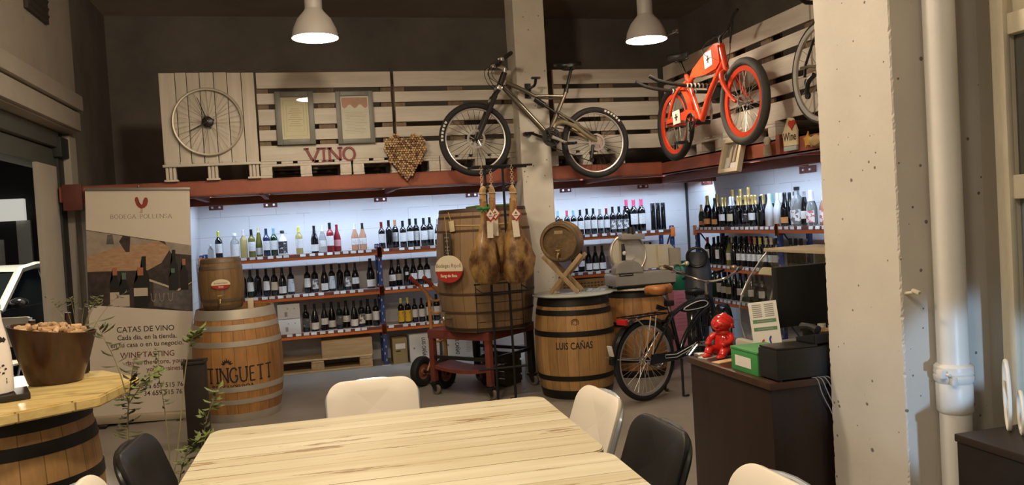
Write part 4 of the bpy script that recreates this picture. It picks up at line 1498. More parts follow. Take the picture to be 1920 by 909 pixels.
# ================================================================ RED WHEELED STAND
M_redp = mat('brick_red_paint', (0.165, 0.040, 0.026), 0.45, var=0.2, vscale=7)
M_rub = mat('black_rubber', (0.014, 0.014, 0.014), 0.7, var=0.3, vscale=20)
M_chrome = mat('chrome', (0.75, 0.75, 0.74), 0.15, 1.0)
M_steel = mat('brushed_steel', (0.60, 0.57, 0.50), 0.32, 0.9, var=0.1, vscale=10, stretch=(0.2, 1, 1))
M_dkst = mat('dark_steel', (0.035, 0.032, 0.03), 0.4, 0.6)


def caster(parent, loc, m=None):
    b = MB()
    b.box((0, 0, 0.105), (0.075, 0.075, 0.012), bev=0.002)
    for y in (-0.024, 0.024):
        b.prism([(-0.03, 0.10), (0.03, 0.10), (0.036, 0.045), (0.012, 0.035)], 0.004, frame((0, y - 0.002, 0), x=(1, 0, 0), z=(0, -1, 0)) @ Matrix.Identity(4))
    b.cyl((0, 0, 0.11), (0, 0, 0.125), 0.018)
    o = b.build('caster', M_dkst, parent, loc=loc)
    w = MB()
    w.lathe([(0.012, -0.014), (0.040, -0.014), (0.046, -0.008), (0.046, 0.008), (0.040, 0.014), (0.012, 0.014)], 20, frame((0.018, 0, 0.046), z=(0, 1, 0)))
    w.build('caster_wheel', mat('grey_tread', (0.16, 0.13, 0.10), 0.6), o)
    return o


sd = thing('wheeled_stand', 'brick red wheeled stand that carries the tall cask', 'stand', (1.51, 7.18, 0), RAD(-50))
hw = 0.32
b = MB()
for s in (-1, 1):
    b.span((-hw - 0.03, s * hw - 0.03, 0.515), (hw + 0.03, s * hw + 0.03, 0.583), 0.004)
    b.span((s * hw - 0.03, -hw + 0.03, 0.515), (s * hw + 0.03, hw - 0.03, 0.583), 0.004)
b.build('top_frame', M_redp, sd)
MB().span((-hw - 0.03, -hw - 0.03, 0.583), (hw + 0.03, hw + 0.03, 0.594), 0.002).build('top_plate', M_redp, sd)
for sx in (-1, 1):
    for sy in (-1, 1):
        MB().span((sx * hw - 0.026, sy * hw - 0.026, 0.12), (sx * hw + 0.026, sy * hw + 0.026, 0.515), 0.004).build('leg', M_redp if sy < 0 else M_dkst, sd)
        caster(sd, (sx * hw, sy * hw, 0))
b = MB()
b.grid(lambda i, j: (-hw + 2 * hw * i / 10, -hw - 0.02 + 0.28 * j / 4, 0.275 + 0.0 * i - 0.035 * (1 - (2 * i / 10 - 1) ** 2)), 11, 5)
b.grid(lambda i, j: (-hw + 2 * hw * i / 10, -hw - 0.02, 0.275 - 0.035 * (1 - (2 * i / 10 - 1) ** 2) - 0.03 * j), 11, 2)
b.build('lower_plate', M_redp, sd)
b = MB()
for s in (-1, 1):
    b.span((-hw, s * hw - 0.015, 0.33), (hw, s * hw + 0.015, 0.36), 0.003)
b.span((hw - 0.015, -hw, 0.33), (hw + 0.015, hw, 0.36), 0.003)
b.build('side_rail', M_dkst, sd)
# dark wine case stored inside the stand
cs = thing('bottle_crate', 'dark slatted bottle crate stored under the tall cask', 'crate', (1.72, 7.36, 0), RAD(-50))
for k in range(4):
    for y in (-0.13, 0.13):
        MB().span((-0.14, y - 0.008, 0.02 + k * 0.07), (0.14, y + 0.008, 0.07 + k * 0.07), 0.002).build('side_slat', mat('dark_slat', (0.05, 0.035, 0.02), 0.7), cs)
for x in (-0.13, 0.13):
    MB().span((x - 0.008, -0.12, 0.0), (x + 0.008, 0.12, 0.29), 0.002).build('end_panel', mat('dark_slat', (0.05, 0.035, 0.02), 0.7), cs)
MB().span((-0.12, -0.12, 0.0), (0.12, 0.12, 0.015)).build('crate_base', mat('dark_slat', (0.05, 0.035, 0.02), 0.7), cs)

# ================================================================ HAND TRUCK
M_ortruck = mat('faded_orange_paint', (0.42, 0.20, 0.065), 0.45, var=0.25, vscale=10)
ht = thing('hand_truck', 'orange hand truck with black tyres standing left of the tall cask', 'hand truck', (1.035, 7.60, 0), RAD(-50))
for y0 in (0.02, 0.19):
    MB().tube([(y0, 0.09, 0.05), (y0, 0.09, 0.78), (y0, 0.07, 0.88), (y0 - 0.02, -0.02, 0.97), (y0 - 0.025, -0.045, 0.99)], 0.017, 10, smooth=1).build('rail', M_ortruck, ht)
    MB().tube([(y0 - 0.022, -0.03, 0.978), (y0 - 0.045, -0.115, 1.06)], 0.021, 10).build('grip', mat('red_rubber_grip', (0.23, 0.035, 0.025), 0.5), ht)
for z in (0.12, 0.45, 0.72, 0.84):
    MB().tube([(0.02, 0.09, z), (0.105, 0.075, z - 0.03), (0.19, 0.09, z)], 0.012, 8, smooth=1).build('cross_bar', M_ortruck, ht)
MB().span((-0.04, 0.10, 0.03), (0.25, 0.13, 0.045), 0.003).build('toe_plate', M_ortruck, ht)
MB().tube([(-0.06, 0.0, 0.145), (0.245, 0.0, 0.145)], 0.011, 8).build('axle', M_dkst, ht)
b = MB()
for y0 in (0.02, 0.19):
    b.tube([(y0, 0.0, 0.145), (y0, 0.09, 0.30)], 0.010, 6)
    b.tube([(y0, 0.0, 0.145), (y0, 0.09, 0.08)], 0.010, 6)
b.build('axle_bracket', M_ortruck, ht)
for x in (-0.05, 0.235):
    M = frame((x, 0.0, 0.145), z=(1, 0, 0))
    o = MB().lathe([(0.075, -0.022), (0.095, -0.038), (0.125, -0.038), (0.142, -0.022), (0.1445, 0), (0.142, 0.022), (0.125, 0.038), (0.095, 0.038), (0.075, 0.022)], 36, M).build('wheel', M_rub, ht)
    h = MB().lathe([(0, -0.03), (0.03, -0.034), (0.034, -0.02), (0.06, -0.012), (0.077, -0.02), (0.077, 0.02), (0.06, 0.012), (0.034, 0.02), (0.03, 0.034), (0, 0.03)], 30, M).build('wheel_rim', mat('rim_rust', (0.32, 0.12, 0.07), 0.5, var=0.2), o)
    MB().cyl((x + 0.026, 0, 0.145), (x + 0.046, 0, 0.145), 0.014).build('hub_cap', M_dkst, o)

# ================================================================ HAM RACK AND HAMS
HY = 6.35
rk = thing('ham_rack', 'tall black iron rack from which three cured hams hang', 'rack', (1.56, HY, 0))
for x in (-0.07, 0.085):
    MB().tube([(x + 0.0, 0.21, 0.02), (x, 0.21, 2.0)], 0.011, 10).build('upright', M_black, rk)
for y_ in (-0.085, 0.085):
    MB().tube([(-0.24, y_, 1.985), (0.26, y_, 1.985)], 0.009, 10).build('top_bar', M_black, rk)
b = MB()
for x in (-0.07, 0.085):
    b.tube([(x, 0.21, 1.985), (x, -0.085, 1.985)], 0.009, 8)
b.build('top_stay', M_black, rk)
for z in (1.02, 0.93, 0.62, 0.30):
    MB().tube([(-0.22, 0.21, z), (0.20, 0.21, z)], 0.007 if z > 0.5 else 0.010, 8).build('cross_bar', M_black, rk)
b = MB()
for x in (-0.21, -0.07, 0.085, 0.19):
    b.tube([(x, 0.205, 0.62), (x, 0.205, 1.02)], 0.0035, 6)
for z in (0.70, 0.78, 0.86):
    b.tube([(-0.21, 0.205, z), (0.19, 0.205, z)], 0.0028, 6)
b.tube([(-0.21, 0.205, 0.99), (-0.21, -0.07, 0.97), (0.19, -0.07, 0.97), (0.19, 0.205, 0.99)], 0.005, 6)
b.build('wire_grid', M_black, rk)
for s in (-1, 1):
    MB().tube([(-0.03 + s * 0.18, -0.10, 0.012), (-0.03 + s * 0.075, 0.21, 0.03), (-0.03 + s * 0.12, 0.27, 0.012)], 0.012, 8).build('foot', M_black, rk)
M_ham = mat('cured_ham', (0.070, 0.028, 0.010), 0.45, col2=(0.34, 0.195, 0.060), vscale=9.0, bump=0.9, bscale=18, coat=0.1, stretch=(1, 1, 0.55), ramp=(0.40, 0.60))
M_hoof = mat('ham_shank', (0.30, 0.16, 0.06), 0.5, col2=(0.55, 0.36, 0.16), vscale=30)
M_meat = mat('ham_meat', (0.06, 0.018, 0.008), 0.4, col2=(0.17, 0.07, 0.022), vscale=14, bump=0.5, bscale=30)


def ham(label, x, y, rotz, seed, top=1.70, mirror=1):
    r = random.Random(seed)
    t = thing('cured_ham', label, 'ham', (x, y, top), rotz, 'cured hams hanging on the rack')
    prof = [(0.02, 0.028, 0.026, 0), (-0.06, 0.029, 0.027, 0.004), (-0.13, 0.033, 0.030, 0.006), (-0.19, 0.045, 0.036, 0.006), (-0.25, 0.066, 0.045, 0.004), (-0.31, 0.092, 0.056, 0.0),
            (-0.38, 0.116, 0.068, -0.006), (-0.46, 0.128, 0.076, -0.010), (-0.53, 0.130, 0.078, -0.010), (-0.59, 0.120, 0.074, -0.006), (-0.635, 0.098, 0.062, 0.0), (-0.662, 0.062, 0.042, 0.006), (-0.672, 0.015, 0.012, 0.008)]
    rings = []
    n = 44
    ph = [r.uniform(0, 6.28) for _ in range(6)]
    for z, a, c, ox in prof:
        ring = []
        for k in range(n):
            th = 2 * pi * k / n
            g_ = min(1.0, max(0.0, (-z - 0.15) / 0.25))
            w = 1 + 0.06 * sin(2 * th + ph[0] + z * 5) + g_ * (0.09 * sin(3 * th + ph[1] + z * 11) + 0.07 * sin(5 * th + ph[2] - z * 19) + 0.045 * sin(8 * th + ph[3] + z * 31))
            ring.append(((ox + a * w * cos(th)) * mirror, c * w * sin(th), z))
        rings.append(ring)
    b = MB()
    b.loft(rings)
    body = b.build('ham_body', M_ham, t, smooth=80)
    # the cut meat face, a shallow boss on the front of the round end
    m = MB()
    m.grid(lambda i, j: ((-0.035 + 0.052 * (j / 4) * cos(2 * pi * i / 24) * (1 + 0.2 * sin(3 * 2 * pi * i / 24))) * mirror, -0.083 + 0.012 * (j / 4) ** 2 + 0.02 * abs(-0.035 + 0.052 * (j / 4) * cos(2 * pi * i / 24)) ** 1 / 0.1, -0.50 + 0.075 * (j / 4) * sin(2 * pi * i / 24)), 24, 5, closed_u=True)
    m.build('meat_face', M_meat, t, smooth=80)
    f = MB()
    f.tube([(0, 0, 0.0), (0.004, 0, 0.05), (0.0, 0, 0.09), (0.02 * mirror, -0.01, 0.115)], [0.028, 0.025, 0.027, 0.02], 12, smooth=1)
    f.build('shank', M_hoof, t)
    g = MB()
    for s in (-0.007, 0.007):
        g.tube([(0.012 * mirror, s * 1.2, 0.10), (0.038 * mirror, s * 1.4 - 0.008, 0.118), (0.056 * mirror, s - 0.014, 0.105)], [0.014, 0.012, 0.004], 8, smooth=1)
    g.build('hoof', mat('hoof_dark', (0.05, 0.03, 0.02), 0.4), t)
    c = MB()
    zz = 0.075
    while zz < 1.985 - top - 0.004:
        k = int(zz / 0.018)
        c.torus(0.011, 0.0028, frame((0, 0, zz + 0.008), z=(1, 0, 0) if k % 2 else (0, 1, 0)), 10, 5)
        zz += 0.018
    c.torus(0.03, 0.004, frame((0.002, 0, 0.06), z=(0.1, 0.1, 1)), 18, 6)
    c.build('hanging_chain', mat('pale_rope', (0.50, 0.38, 0.26), 0.6), t)
    d = MB()
    d.prism([(0, 0.055), (0.045, 0), (0, -0.055), (-0.045, 0)], 0.003, Matrix.Translation((0.012, -0.095, -0.115)) @ Matrix.Rotation(pi / 2, 4, 'X'), bev=0.001)
    dd = d.build('tag_diamond', mat('tag_red', (0.42, 0.03, 0.02), 0.5), t)
    d = MB()
    d.prism([(0, 0.043), (0.035, 0), (0, -0.043), (-0.035, 0)], 0.0015, Matrix.Translation((0.010, -0.0985, -0.11)) @ Matrix.Rotation(pi / 2, 4, 'X'))
    d.build('tag_face', mat('tag_white', (0.80, 0.74, 0.64), 0.6), dd)
    d = MB()
    d.prism([(-0.012, -0.004), (0.012, -0.004), (0, 0.016)], 0.001, Matrix.Translation((0.010, -0.1005, -0.104)) @ Matrix.Rotation(pi / 2, 4, 'X'))
    d.box((0.010, -0.1005, -0.121), (0.035, 0.001, 0.006))
    d.build('tag_print', mat('print_brown', (0.25, 0.06, 0.03), 0.7), dd, smooth=0)
    d = MB()
    d.box((0.004, -0.092, -0.225), (0.052, 0.002, 0.135), rot=(0, r.uniform(-.06, .06), 0))
    d.build('paper_strip', label_mat('ham_paper', (0.78, 0.70, 0.56), (0.35, 0.26, 0.18), 0.33, 120), t, smooth=0)
    d = MB()
    d.tube([(0.0, -0.03, 0.0), (0.012, -0.08, -0.03), (0.012, -0.094, -0.065)], 0.003, 5)
    d.build('tag_cord', mat('green_cord', (0.02, 0.16, 0.05), 0.7) if seed == 1 else mat('red_cord', (0.4, 0.05, 0.03), 0.7), t)
    return t


ham('cured ham hanging left of the other two, tag on a green cord', 1.393, HY - 0.085, 0.25, 1, 1.705)
ham('cured ham hanging in the middle, half behind its right neighbour', 1.51, HY + 0.085, -0.15, 2, 1.715, -1)
ham('cured ham hanging right of the other two, in front of the column', 1.645, HY - 0.085, -0.2, 3, 1.70, -1)
bw = thing('green_bow', 'small green ribbon bow tied at the left ham shank', 'ribbon', (1.385, HY - 0.12, 1.645))
b = MB()
for s in (-1, 1):
    b.ell((s * 0.028, 0, 0.004), (0.028, 0.007, 0.013))
    b.tube([(0, 0, 0), (s * 0.022, -0.004, -0.03)], 0.005, 6)
b.ell((0, -0.003, 0), (0.009, 0.009, 0.009))
b.build('ribbon', mat('green_ribbon', (0.015, 0.19, 0.06), 0.5), bw)

# ================================================================ SLICER
SLX, SLY, SLZ = 3.055, 7.06, 0.8375
sl = thing('meat_slicer', 'large silver meat slicer on the board behind the small lying cask', 'meat slicer', (SLX, SLY, SLZ))
M_alu = mat('cast_aluminium', (0.46, 0.43, 0.37), 0.38, 0.5, var=0.08, vscale=6)
M_alu2 = mat('polished_aluminium', (0.80, 0.73, 0.56), 0.32, 0.45)
b = MB()
b.prism([(-0.30, 0.03), (0.30, 0.03), (0.305, 0.12), (0.29, 0.145), (-0.29, 0.145), (-0.305, 0.12)], 0.30, frame((0, 0.15, 0), x=(1, 0, 0), z=(0, -1, 0)), bev=0.008)
b.build('base_housing', M_alu, sl)
b = MB()
b.prism([(-0.30, 0.145), (-0.02, 0.145), (-0.035, 0.20), (-0.07, 0.245), (-0.12, 0.265), (-0.19, 0.265), (-0.255, 0.245), (-0.295, 0.20)], 0.13, frame((0, -0.02, 0), x=(1, 0, 0), z=(0, -1, 0)), bev=0.01)
b.build('motor_tower', M_alu, sl)
b = MB()
for x in (-0.26, 0.26):
    for y in (-0.11, 0.11):
        b.cyl((x, y, 0.0), (x, y, 0.03), 0.022)
b.build('rubber_feet', M_rub, sl)
MB().span((-0.29, -0.145, 0.02), (0.29, 0.145, 0.032)).build('base_pan', M_dkst, sl)
M = frame((-0.105, 0.01, 0.325), z=(0.08, -1, 0.10))
bd = MB().lathe([(0, -0.006), (0.150, -0.006), (0.172, -0.001), (0.172, 0.001), (0.150, 0.006), (0.075, 0.010), (0.07, 0.022), (0, 0.022)], 56, M).build('blade', M_alu2, sl)
MB().torus(0.183, 0.011, M, 56, 8, sq=1.6).build('blade_guard', M_alu, sl)
b = MB()
b.box((-0.085, -0.05, 0.485), (0.23, 0.10, 0.055), rot=(0, 0.04, 0), bev=0.006)
b.build('blade_cover_arm', M_alu, sl)
kb = MB()
kb.tube([(-0.09, -0.06, 0.505), (-0.09, -0.06, 0.575)], [0.042, 0.036], 16)
kb.build('top_knob', mat('black_plastic', (0.014, 0.014, 0.014), 0.35), sl)
b = MB()
b.prism([(0.02, 0.165), (0.385, 0.165), (0.405, 0.21), (0.395, 0.335), (0.345, 0.385), (-0.02, 0.405), (0.06, 0.34), (0.08, 0.27), (0.05, 0.2)], 0.02, frame((0, 0.04, 0), x=(1, 0, 0), z=(0, -1, 0)), bev=0.006)
b.build('carriage_plate', M_alu2, sl)
b = MB()
b.grid(lambda i, j: (0.24 + 0.13 * sin(i / 10 * pi / 2), 0.03 - 0.16 * (1 - cos(i / 10 * pi / 2)), 0.19 + 0.16 * j), 11, 2)
b.build('carriage_wing', M_alu, sl)
b = MB()
b.box((0.245, -0.015, 0.285), (0.10, 0.03, 0.20), bev=0.008)
b.box((0.27, -0.03, 0.165), (0.12, 0.06, 0.03), bev=0.006)
b.build('carriage_post', M_alu2, sl)
b = MB()
b.tube([(-0.18, -0.055, 0.26), (-0.18, -0.065, 0.345), (-0.18, -0.055, 0.42)], [0.018, 0.02, 0.014], 12, smooth=1)
b.build('sharpener_lever', M_dkst, sl)
b = MB()
b.ell((-0.18, -0.083, 0.335), (0.02, 0.008, 0.02))
b.build('blade_button', mat('cream_plastic', (0.7, 0.66, 0.55), 0.4), sl)
b = MB()
b.span((-0.27, -0.153, 0.125), (-0.13, -0.149, 0.148))
b.build('maker_plate', M_black, sl)
b = MB()
b.span((-0.26, -0.156, 0.134), (-0.14, -0.1525, 0.139))
b.build('plate_line', mat('plate_grey', (0.4, 0.4, 0.38), 0.5), sl)
b = MB()
b.tube([(0.40, -0.03, 0.18), (0.45, -0.05, 0.19)], 0.012, 8)
b.ell((0.465, -0.055, 0.192), (0.025, 0.025, 0.025))
b.build('feed_handle', M_alu2, sl)

# pink cartons, green bag, plate, and the brown carton on the rear shelf
for k, (z, h) in enumerate(((0, 0.22), (0.2205, 0.22), (0.441, 0.22))):
    c = carton('carton', ('pink carton on the floor, lowest of the stack by the corner', 'pink carton in the middle of the corner stack', 'pink carton on top of the corner stack')[k], 'box', (4.02, 8.17, z), (0.34, 0.24, h), mat('pink_card', (0.62, 0.20, 0.22), 0.7, var=0.06), 'pink cartons stacked by the corner', 0.1)
    b = MB()
    for j in range(4):
        b.box((0, -0.121, 0.05 + j * 0.04), (0.28, 0.001, 0.004))
    b.build('printed_lines', mat('pink_print', (0.45, 0.08, 0.1), 0.7), c, smooth=0)
gb = thing('green_bag', 'crumpled dark green bag standing on the pink cartons', 'bag', (4.02, 8.13, 0.6615))
b = MB()
rg = random.Random(4)
rings = []
for z, a in ((0.0, 0.13), (0.05, 0.15), (0.14, 0.145), (0.22, 0.11), (0.28, 0.06), (0.32, 0.075)):
    rings.append([(a * 1.0 * cos(2 * pi * k / 20) * (1 + rg.uniform(-.14, .14)), 0.62 * a * sin(2 * pi * k / 20) * (1 + rg.uniform(-.14, .14)), z) for k in range(20)])
b.loft(rings)
b.build('bag_body', mat('green_plastic', (0.01, 0.13, 0.05), 0.35), gb)
MB().torus(0.07, 0.008, frame((0, 0, 0.285), z=(0, 0, 1)), 20, 6).build('bag_tie', mat('green_plastic', (0.01, 0.13, 0.05), 0.35), gb)
bx = carton('carton', 'tan printed wine case on the rear rack bottom shelf behind the crossed legs', 'box', (3.18, 9.16, 0.446), (0.62, 0.26, 0.34), mat('tan_case', (0.42, 0.28, 0.12), 0.6, var=0.1))
b = MB()
for j in range(3):
    for i in range(12):
        b.box((-0.24 + i * 0.043, -0.131, 0.29 - j * 0.035), (0.03, 0.001, 0.02))
b.build('case_print', mat('brown_print', (0.16, 0.09, 0.04), 0.7), bx, smooth=0)

# ================================================================ BICYCLES
M_tyre = mat('tyre_black', (0.016, 0.0155, 0.015), 0.75, bump=0.4, bscale=120)
M_tyreg = mat('tyre_grey', (0.06, 0.055, 0.05), 0.75, bump=0.4, bscale=120)
M_spoke = mat('spoke_steel', (0.62, 0.60, 0.56), 0.3, 0.9)
M_spokek = mat('spoke_black', (0.03, 0.03, 0.03), 0.4, 0.6)
M_blkp = mat('black_plastic', (0.014, 0.014, 0.014), 0.35)
M_champ = mat('champagne_frame', (0.22, 0.195, 0.150), 0.32, 0.8)
M_gold = mat('pale_gold_frame', (0.46, 0.39, 0.25), 0.28, 0.75)
M_rimw = mat('rim_silver', (0.66, 0.64, 0.60), 0.3, 0.8)
M_rimk = mat('rim_black', (0.02, 0.02, 0.02), 0.35, 0.3)
M_redgl = mat('bike_red_gloss', (0.70, 0.060, 0.020), 0.25, coat=0.4)


def wheel(parent, name, loc, Rt, tr, rim_m, tyre_m, spoke_m, nsp=28, steer=0.0, disc=0.0, rim_w=0.0, hub_r=0.02, hub_m=None, decal=0):
    """wheel in the local xz plane; the tyre is the wheel's own mesh, the rest are its pieces"""
    M = frame((0, 0, 0), x=(1, 0, 0), z=(0, 1, 0))
    w = MB().torus(Rt - tr, tr, M, 72, 12).build(name, tyre_m, parent, loc=loc)
    w.rotation_euler = (0, 0, steer)
    rr = Rt - 2 * tr
    rw = rim_w or 0.016
    MB().lathe([(rr - rw, -0.009), (rr - rw, 0.009), (rr - 0.002, 0.013), (rr + 0.004, 0.013), (rr + 0.004, -0.013), (rr - 0.002, -0.013), (rr - rw, -0.009)], 72, M).build('rim', rim_m, w)
    b = MB()
    for i in range(nsp):
        a = 2 * pi * i / nsp
        sgn = 1 if i % 2 else -1
        a2 = a + 0.42 * (1 if (i // 2) % 2 else -1)
        b.tube([(hub_r * cos(a2), sgn * 0.028, hub_r * sin(a2)), ((rr - rw) * cos(a), 0, (rr - rw) * sin(a))], 0.0019, 4)
    b.build('spokes', spoke_m, w)
    hm = hub_m or M_dkst
    MB().lathe([(0, -0.05), (0.008, -0.05), (0.008, -0.034), (hub_r + 0.006, -0.032), (hub_r + 0.006, -0.024), (hub_r * 0.7, -0.02), (hub_r * 0.7, 0.02), (hub_r + 0.006, 0.024), (hub_r + 0.006, 0.032), (0.008, 0.034), (0.008, 0.05), (0, 0.05)], 20, M).build('hub', hm, w)
    if disc:
        b = MB()
        b.lathe([(disc - 0.02, 0.036), (disc, 0.036), (disc, 0.039), (disc - 0.02, 0.039), (disc - 0.02, 0.036)], 36, M)
        for i in range(5):
            a = 2 * pi * i / 5
            b.tube([(0.02 * cos(a), 0.0375, 0.02 * sin(a)), ((disc - 0.012) * cos(a + .4), 0.0375, (disc - 0.012) * sin(a + .4))], 0.005, 5)
        b.build('brake_disc', M_rimw, w)
    if decal:
        b = MB()
        for i in range(6):
            a = RAD(decal) - i * 0.105
            q = []
            for da, dr in ((-.035, 0.012), (.035, 0.012), (.03, -0.008), (-.03, -0.008)):
                q.append(b.bm.verts.new(((Rt - tr * 0.95 + dr) * cos(a + da), tr * 0.93 + 0.004, (Rt - tr * 0.95 + dr) * sin(a + da))))
            b._f(q)
        b.build('tyre_lettering', mat('decal_white', (0.6, 0.58, 0.5), 0.6), w, smooth=0)
    return w


def cassette(parent, loc, y, side, radii, m):
    b = MB()
    M = frame((loc[0], 0, loc[2]), x=(1, 0, 0), z=(0, 1, 0))
    for i, r in enumerate(radii):
        n = int(r * 500)
        poly = []
        for k in range(n * 2):
            a = pi * k / n
            q = r if k % 2 else r - 0.005
            poly.append((q * cos(a), q * sin(a)))
        b.prism(poly, 0.0022, M @ Matrix.Translation((0, 0, y + side * 0.0045 * i)))
    return b.build('cassette', m, parent)


def pedal(parent, p, d=(0.09, 0.085, 0.022), m=None):
    b = MB()
    x, y, z = p
    b.span((x - d[0] / 2, y - d[1] / 2, z - d[2] / 2), (x + d[0] / 2, y - d[1] / 2 + 0.014, z + d[2] / 2), 0.003)
    b.span((x - d[0] / 2, y + d[1] / 2 - 0.014, z - d[2] / 2), (x + d[0] / 2, y + d[1] / 2, z + d[2] / 2), 0.003)
    for s in (-1, 0, 1):
        b.span((x + s * d[0] * 0.42 - 0.007, y - d[1] / 2, z - d[2] / 2), (x + s * d[0] * 0.42 + 0.007, y + d[1] / 2, z + d[2] / 2), 0.002)
    return b.build('pedal', m or M_blkp, parent)


def saddle(parent, p, L, W, m, pitch=0.0, name='saddle', th=0.045):
    """nose points to +x"""
    b = MB()
    rings = []
    n = 16
    for i in range(13):
        u = i / 12
        x = -L * 0.45 + L * u
        wd = W / 2 * (0.55 + 0.45 * sin(min(1, u / 0.28) * pi / 2)) if u < 0.28 else W / 2 * (0.17 + 0.83 * (0.5 + 0.5 * cos(min(1, (u - 0.28) / 0.5) * pi)))
        if u in (0, 1):
            wd *= 0.35
        h = th * (0.4 if u in (0, 1) else 1)
        zc = 0.012 * (1 - u) ** 2
        rings.append([(x, wd * cos(2 * pi * k / n), zc + h * 0.5 * sin(2 * pi * k / n) - (0.02 if sin(2 * pi * k / n) < -0.3 else 0) * abs(cos(2 * pi * k / n))) for k in range(n)])
    b.loft(rings)
    bmesh.ops.transform(b.bm, matrix=Matrix.Translation(p) @ Matrix.Rotation(pitch, 4, 'Y'), verts=b.bm.verts)
    o = b.build(name, m, parent, smooth=60)
    c = MB()
    for s in (-0.02, 0.02):
        c.tube([(p[0] - 0.08, p[1] + s, p[2] - 0.025), (p[0] - 0.04, p[1] + s, p[2] - 0.045), (p[0] + 0.05, p[1] + s, p[2] - 0.045), (p[0] + 0.10, p[1] + s * 0.4, p[2] - 0.02)], 0.004, 6)
    c.build('saddle_rails', M_dkst, o)
    return o


# ---- mountain bike, plane of the wall; +x runs to its front wheel (left in the picture)
mb = thing('mountain_bike', 'champagne coloured mountain bike with black tyres hung over the column', 'bicycle', (2.701, 7.115, 2.225), pi)


def P(X, Z, y=0.0):
    return (2.701 - X, y, Z - 2.225)


HF, HR = P(1.548, 2.292), (0, 0, 0)
wheel(mb, 'front_wheel', HF, 0.335, 0.029, M_rimw, M_tyre, M_spokek, 28, 0, 0.085, 0.009, decal=30)
wheel(mb, 'rear_wheel', HR, 0.335, 0.029, M_rimw, M_tyre, M_spokek, 28, 0, 0.08, 0.009, decal=140)
cassette(mb, HR, 0.028, 1, (0.062, 0.055, 0.048, 0.04, 0.032, 0.025), M_rimw)
b = MB()
b.tube([P(1.865, 2.80), P(2.0, 2.742), P(2.13, 2.672)], [0.021, 0.02, 0.018], 12, smooth=1)
b.build('top_tube', M_champ, mb)
b = MB()
b.tube([P(1.845, 2.755), P(2.04, 2.53), P(2.235, 2.315)], [0.026, 0.028, 0.024], 12, smooth=1)
b.build('down_tube', M_champ, mb)
MB().tube([P(1.855, 2.89), P(1.80, 2.765)], 0.027, 14).build('head_tube', M_dkst, mb)
b = MB()
b.tube([P(2.241, 2.30), P(2.33, 2.49), P(2.415, 2.665), P(2.44, 2.72)], [0.024, 0.021, 0.019, 0.019], 12)
b.tube([P(2.13, 2.672), P(2.28, 2.672), P(2.43, 2.667)], [0.016, 0.012, 0.014], 10)
b.tube([P(2.13, 2.655), P(2.28, 2.645), P(2.43, 2.655)], [0.010, 0.009, 0.010], 8)
b.build('seat_tube', M_champ, mb)
b = MB()
b.tube([P(2.44, 2.72), P(2.505, 2.93)], 0.0145, 12)
b.tube([P(2.435, 2.70), P(2.442, 2.735)], 0.023, 12)
b.build('seat_post', M_blkp, mb)
saddle(mb, P(2.48, 2.955), 0.27, 0.135, M_blkp, 0.0)
for s in (-0.062, 0.062):
    b = MB()
    b.tube([P(1.795, 2.745, s), P(1.735, 2.665, s)], 0.0165, 10)
    b.tube([P(1.742, 2.675, s), P(1.64, 2.46, s), P(1.555, 2.285, s)], [0.023, 0.022, 0.018], 10)
    b.build('fork_leg', M_dkst, mb)
b = MB()
b.box((0, 0, 0), (0.05, 0.17, 0.042), bev=0.012)
bmesh.ops.transform(b.bm, matrix=Matrix.Translation(P(1.785, 2.742)) @ Matrix.Rotation(-0.5, 4, 'Y'), verts=b.bm.verts)
b.tube([P(1.715, 2.62, -0.062), P(1.70, 2.64, 0), P(1.715, 2.62, 0.062)], 0.014, 8, smooth=1)
b.build('fork_crown', M_rimw, mb)
b = MB()
b.tube([P(2.131, 2.645), P(2.22, 2.585)], 0.027, 12)
b.tube([P(2.22, 2.585), P(2.345, 2.50)], 0.013, 10)
b.torus(0.024, 0.004, frame(P(2.17, 2.619), z=(-0.83, 0, -0.56)), 18, 6)
b.torus(0.024, 0.004, frame(P(2.19, 2.605), z=(-0.83, 0, -0.56)), 18, 6)
b.build('rear_shock', M_blkp, mb)
for s in (-0.055, 0.055):
    b = MB()
    b.tube([P(2.33, 2.52, s * 0.6), P(2.50, 2.41, s), P(2.695, 2.255, s)], [0.012, 0.011, 0.012], 10)
    b.build('seat_stay', M_champ, mb)
    b = MB()
    b.tube([P(2.275, 2.345, s * 0.7), P(2.30, 2.405, s), P(2.38, 2.425, s), P(2.50, 2.37, s), P(2.60, 2.29, s), P(2.70, 2.235, s)], [0.018, 0.02, 0.021, 0.02, 0.017, 0.013], 10, smooth=1)
    b.build('chain_stay', M_gold, mb)
b = MB()
M = frame(P(2.25, 2.285, 0.062), x=(1, 0, 0), z=(0, 1, 0))
for r, yy in ((0.088, 0.0), (0.072, -0.008), (0.054, -0.016)):
    b.lathe([(r - 0.014, yy - 0.0015), (r, yy - 0.0015), (r, yy + 0.0015), (r - 0.014, yy + 0.0015), (r - 0.014, yy - 0.0015)], 40, M)
    for k in range(int(r * 480)):
        a = 2 * pi * k / int(r * 480)
        b.box((r * cos(a), r * sin(a), yy), (0.006, 0.006, 0.002), M=M)
for k in range(4):
    a = RAD(30 + 90 * k)
    b.tube([M @ Vector((0, 0, 0.002)), M @ Vector((0.08 * cos(a), 0.08 * sin(a), 0.0))], 0.008, 6)
b.cyl(P(2.25, 2.285, -0.06), P(2.25, 2.285, 0.06), 0.022)
b.build('chainrings', M_blkp, mb)
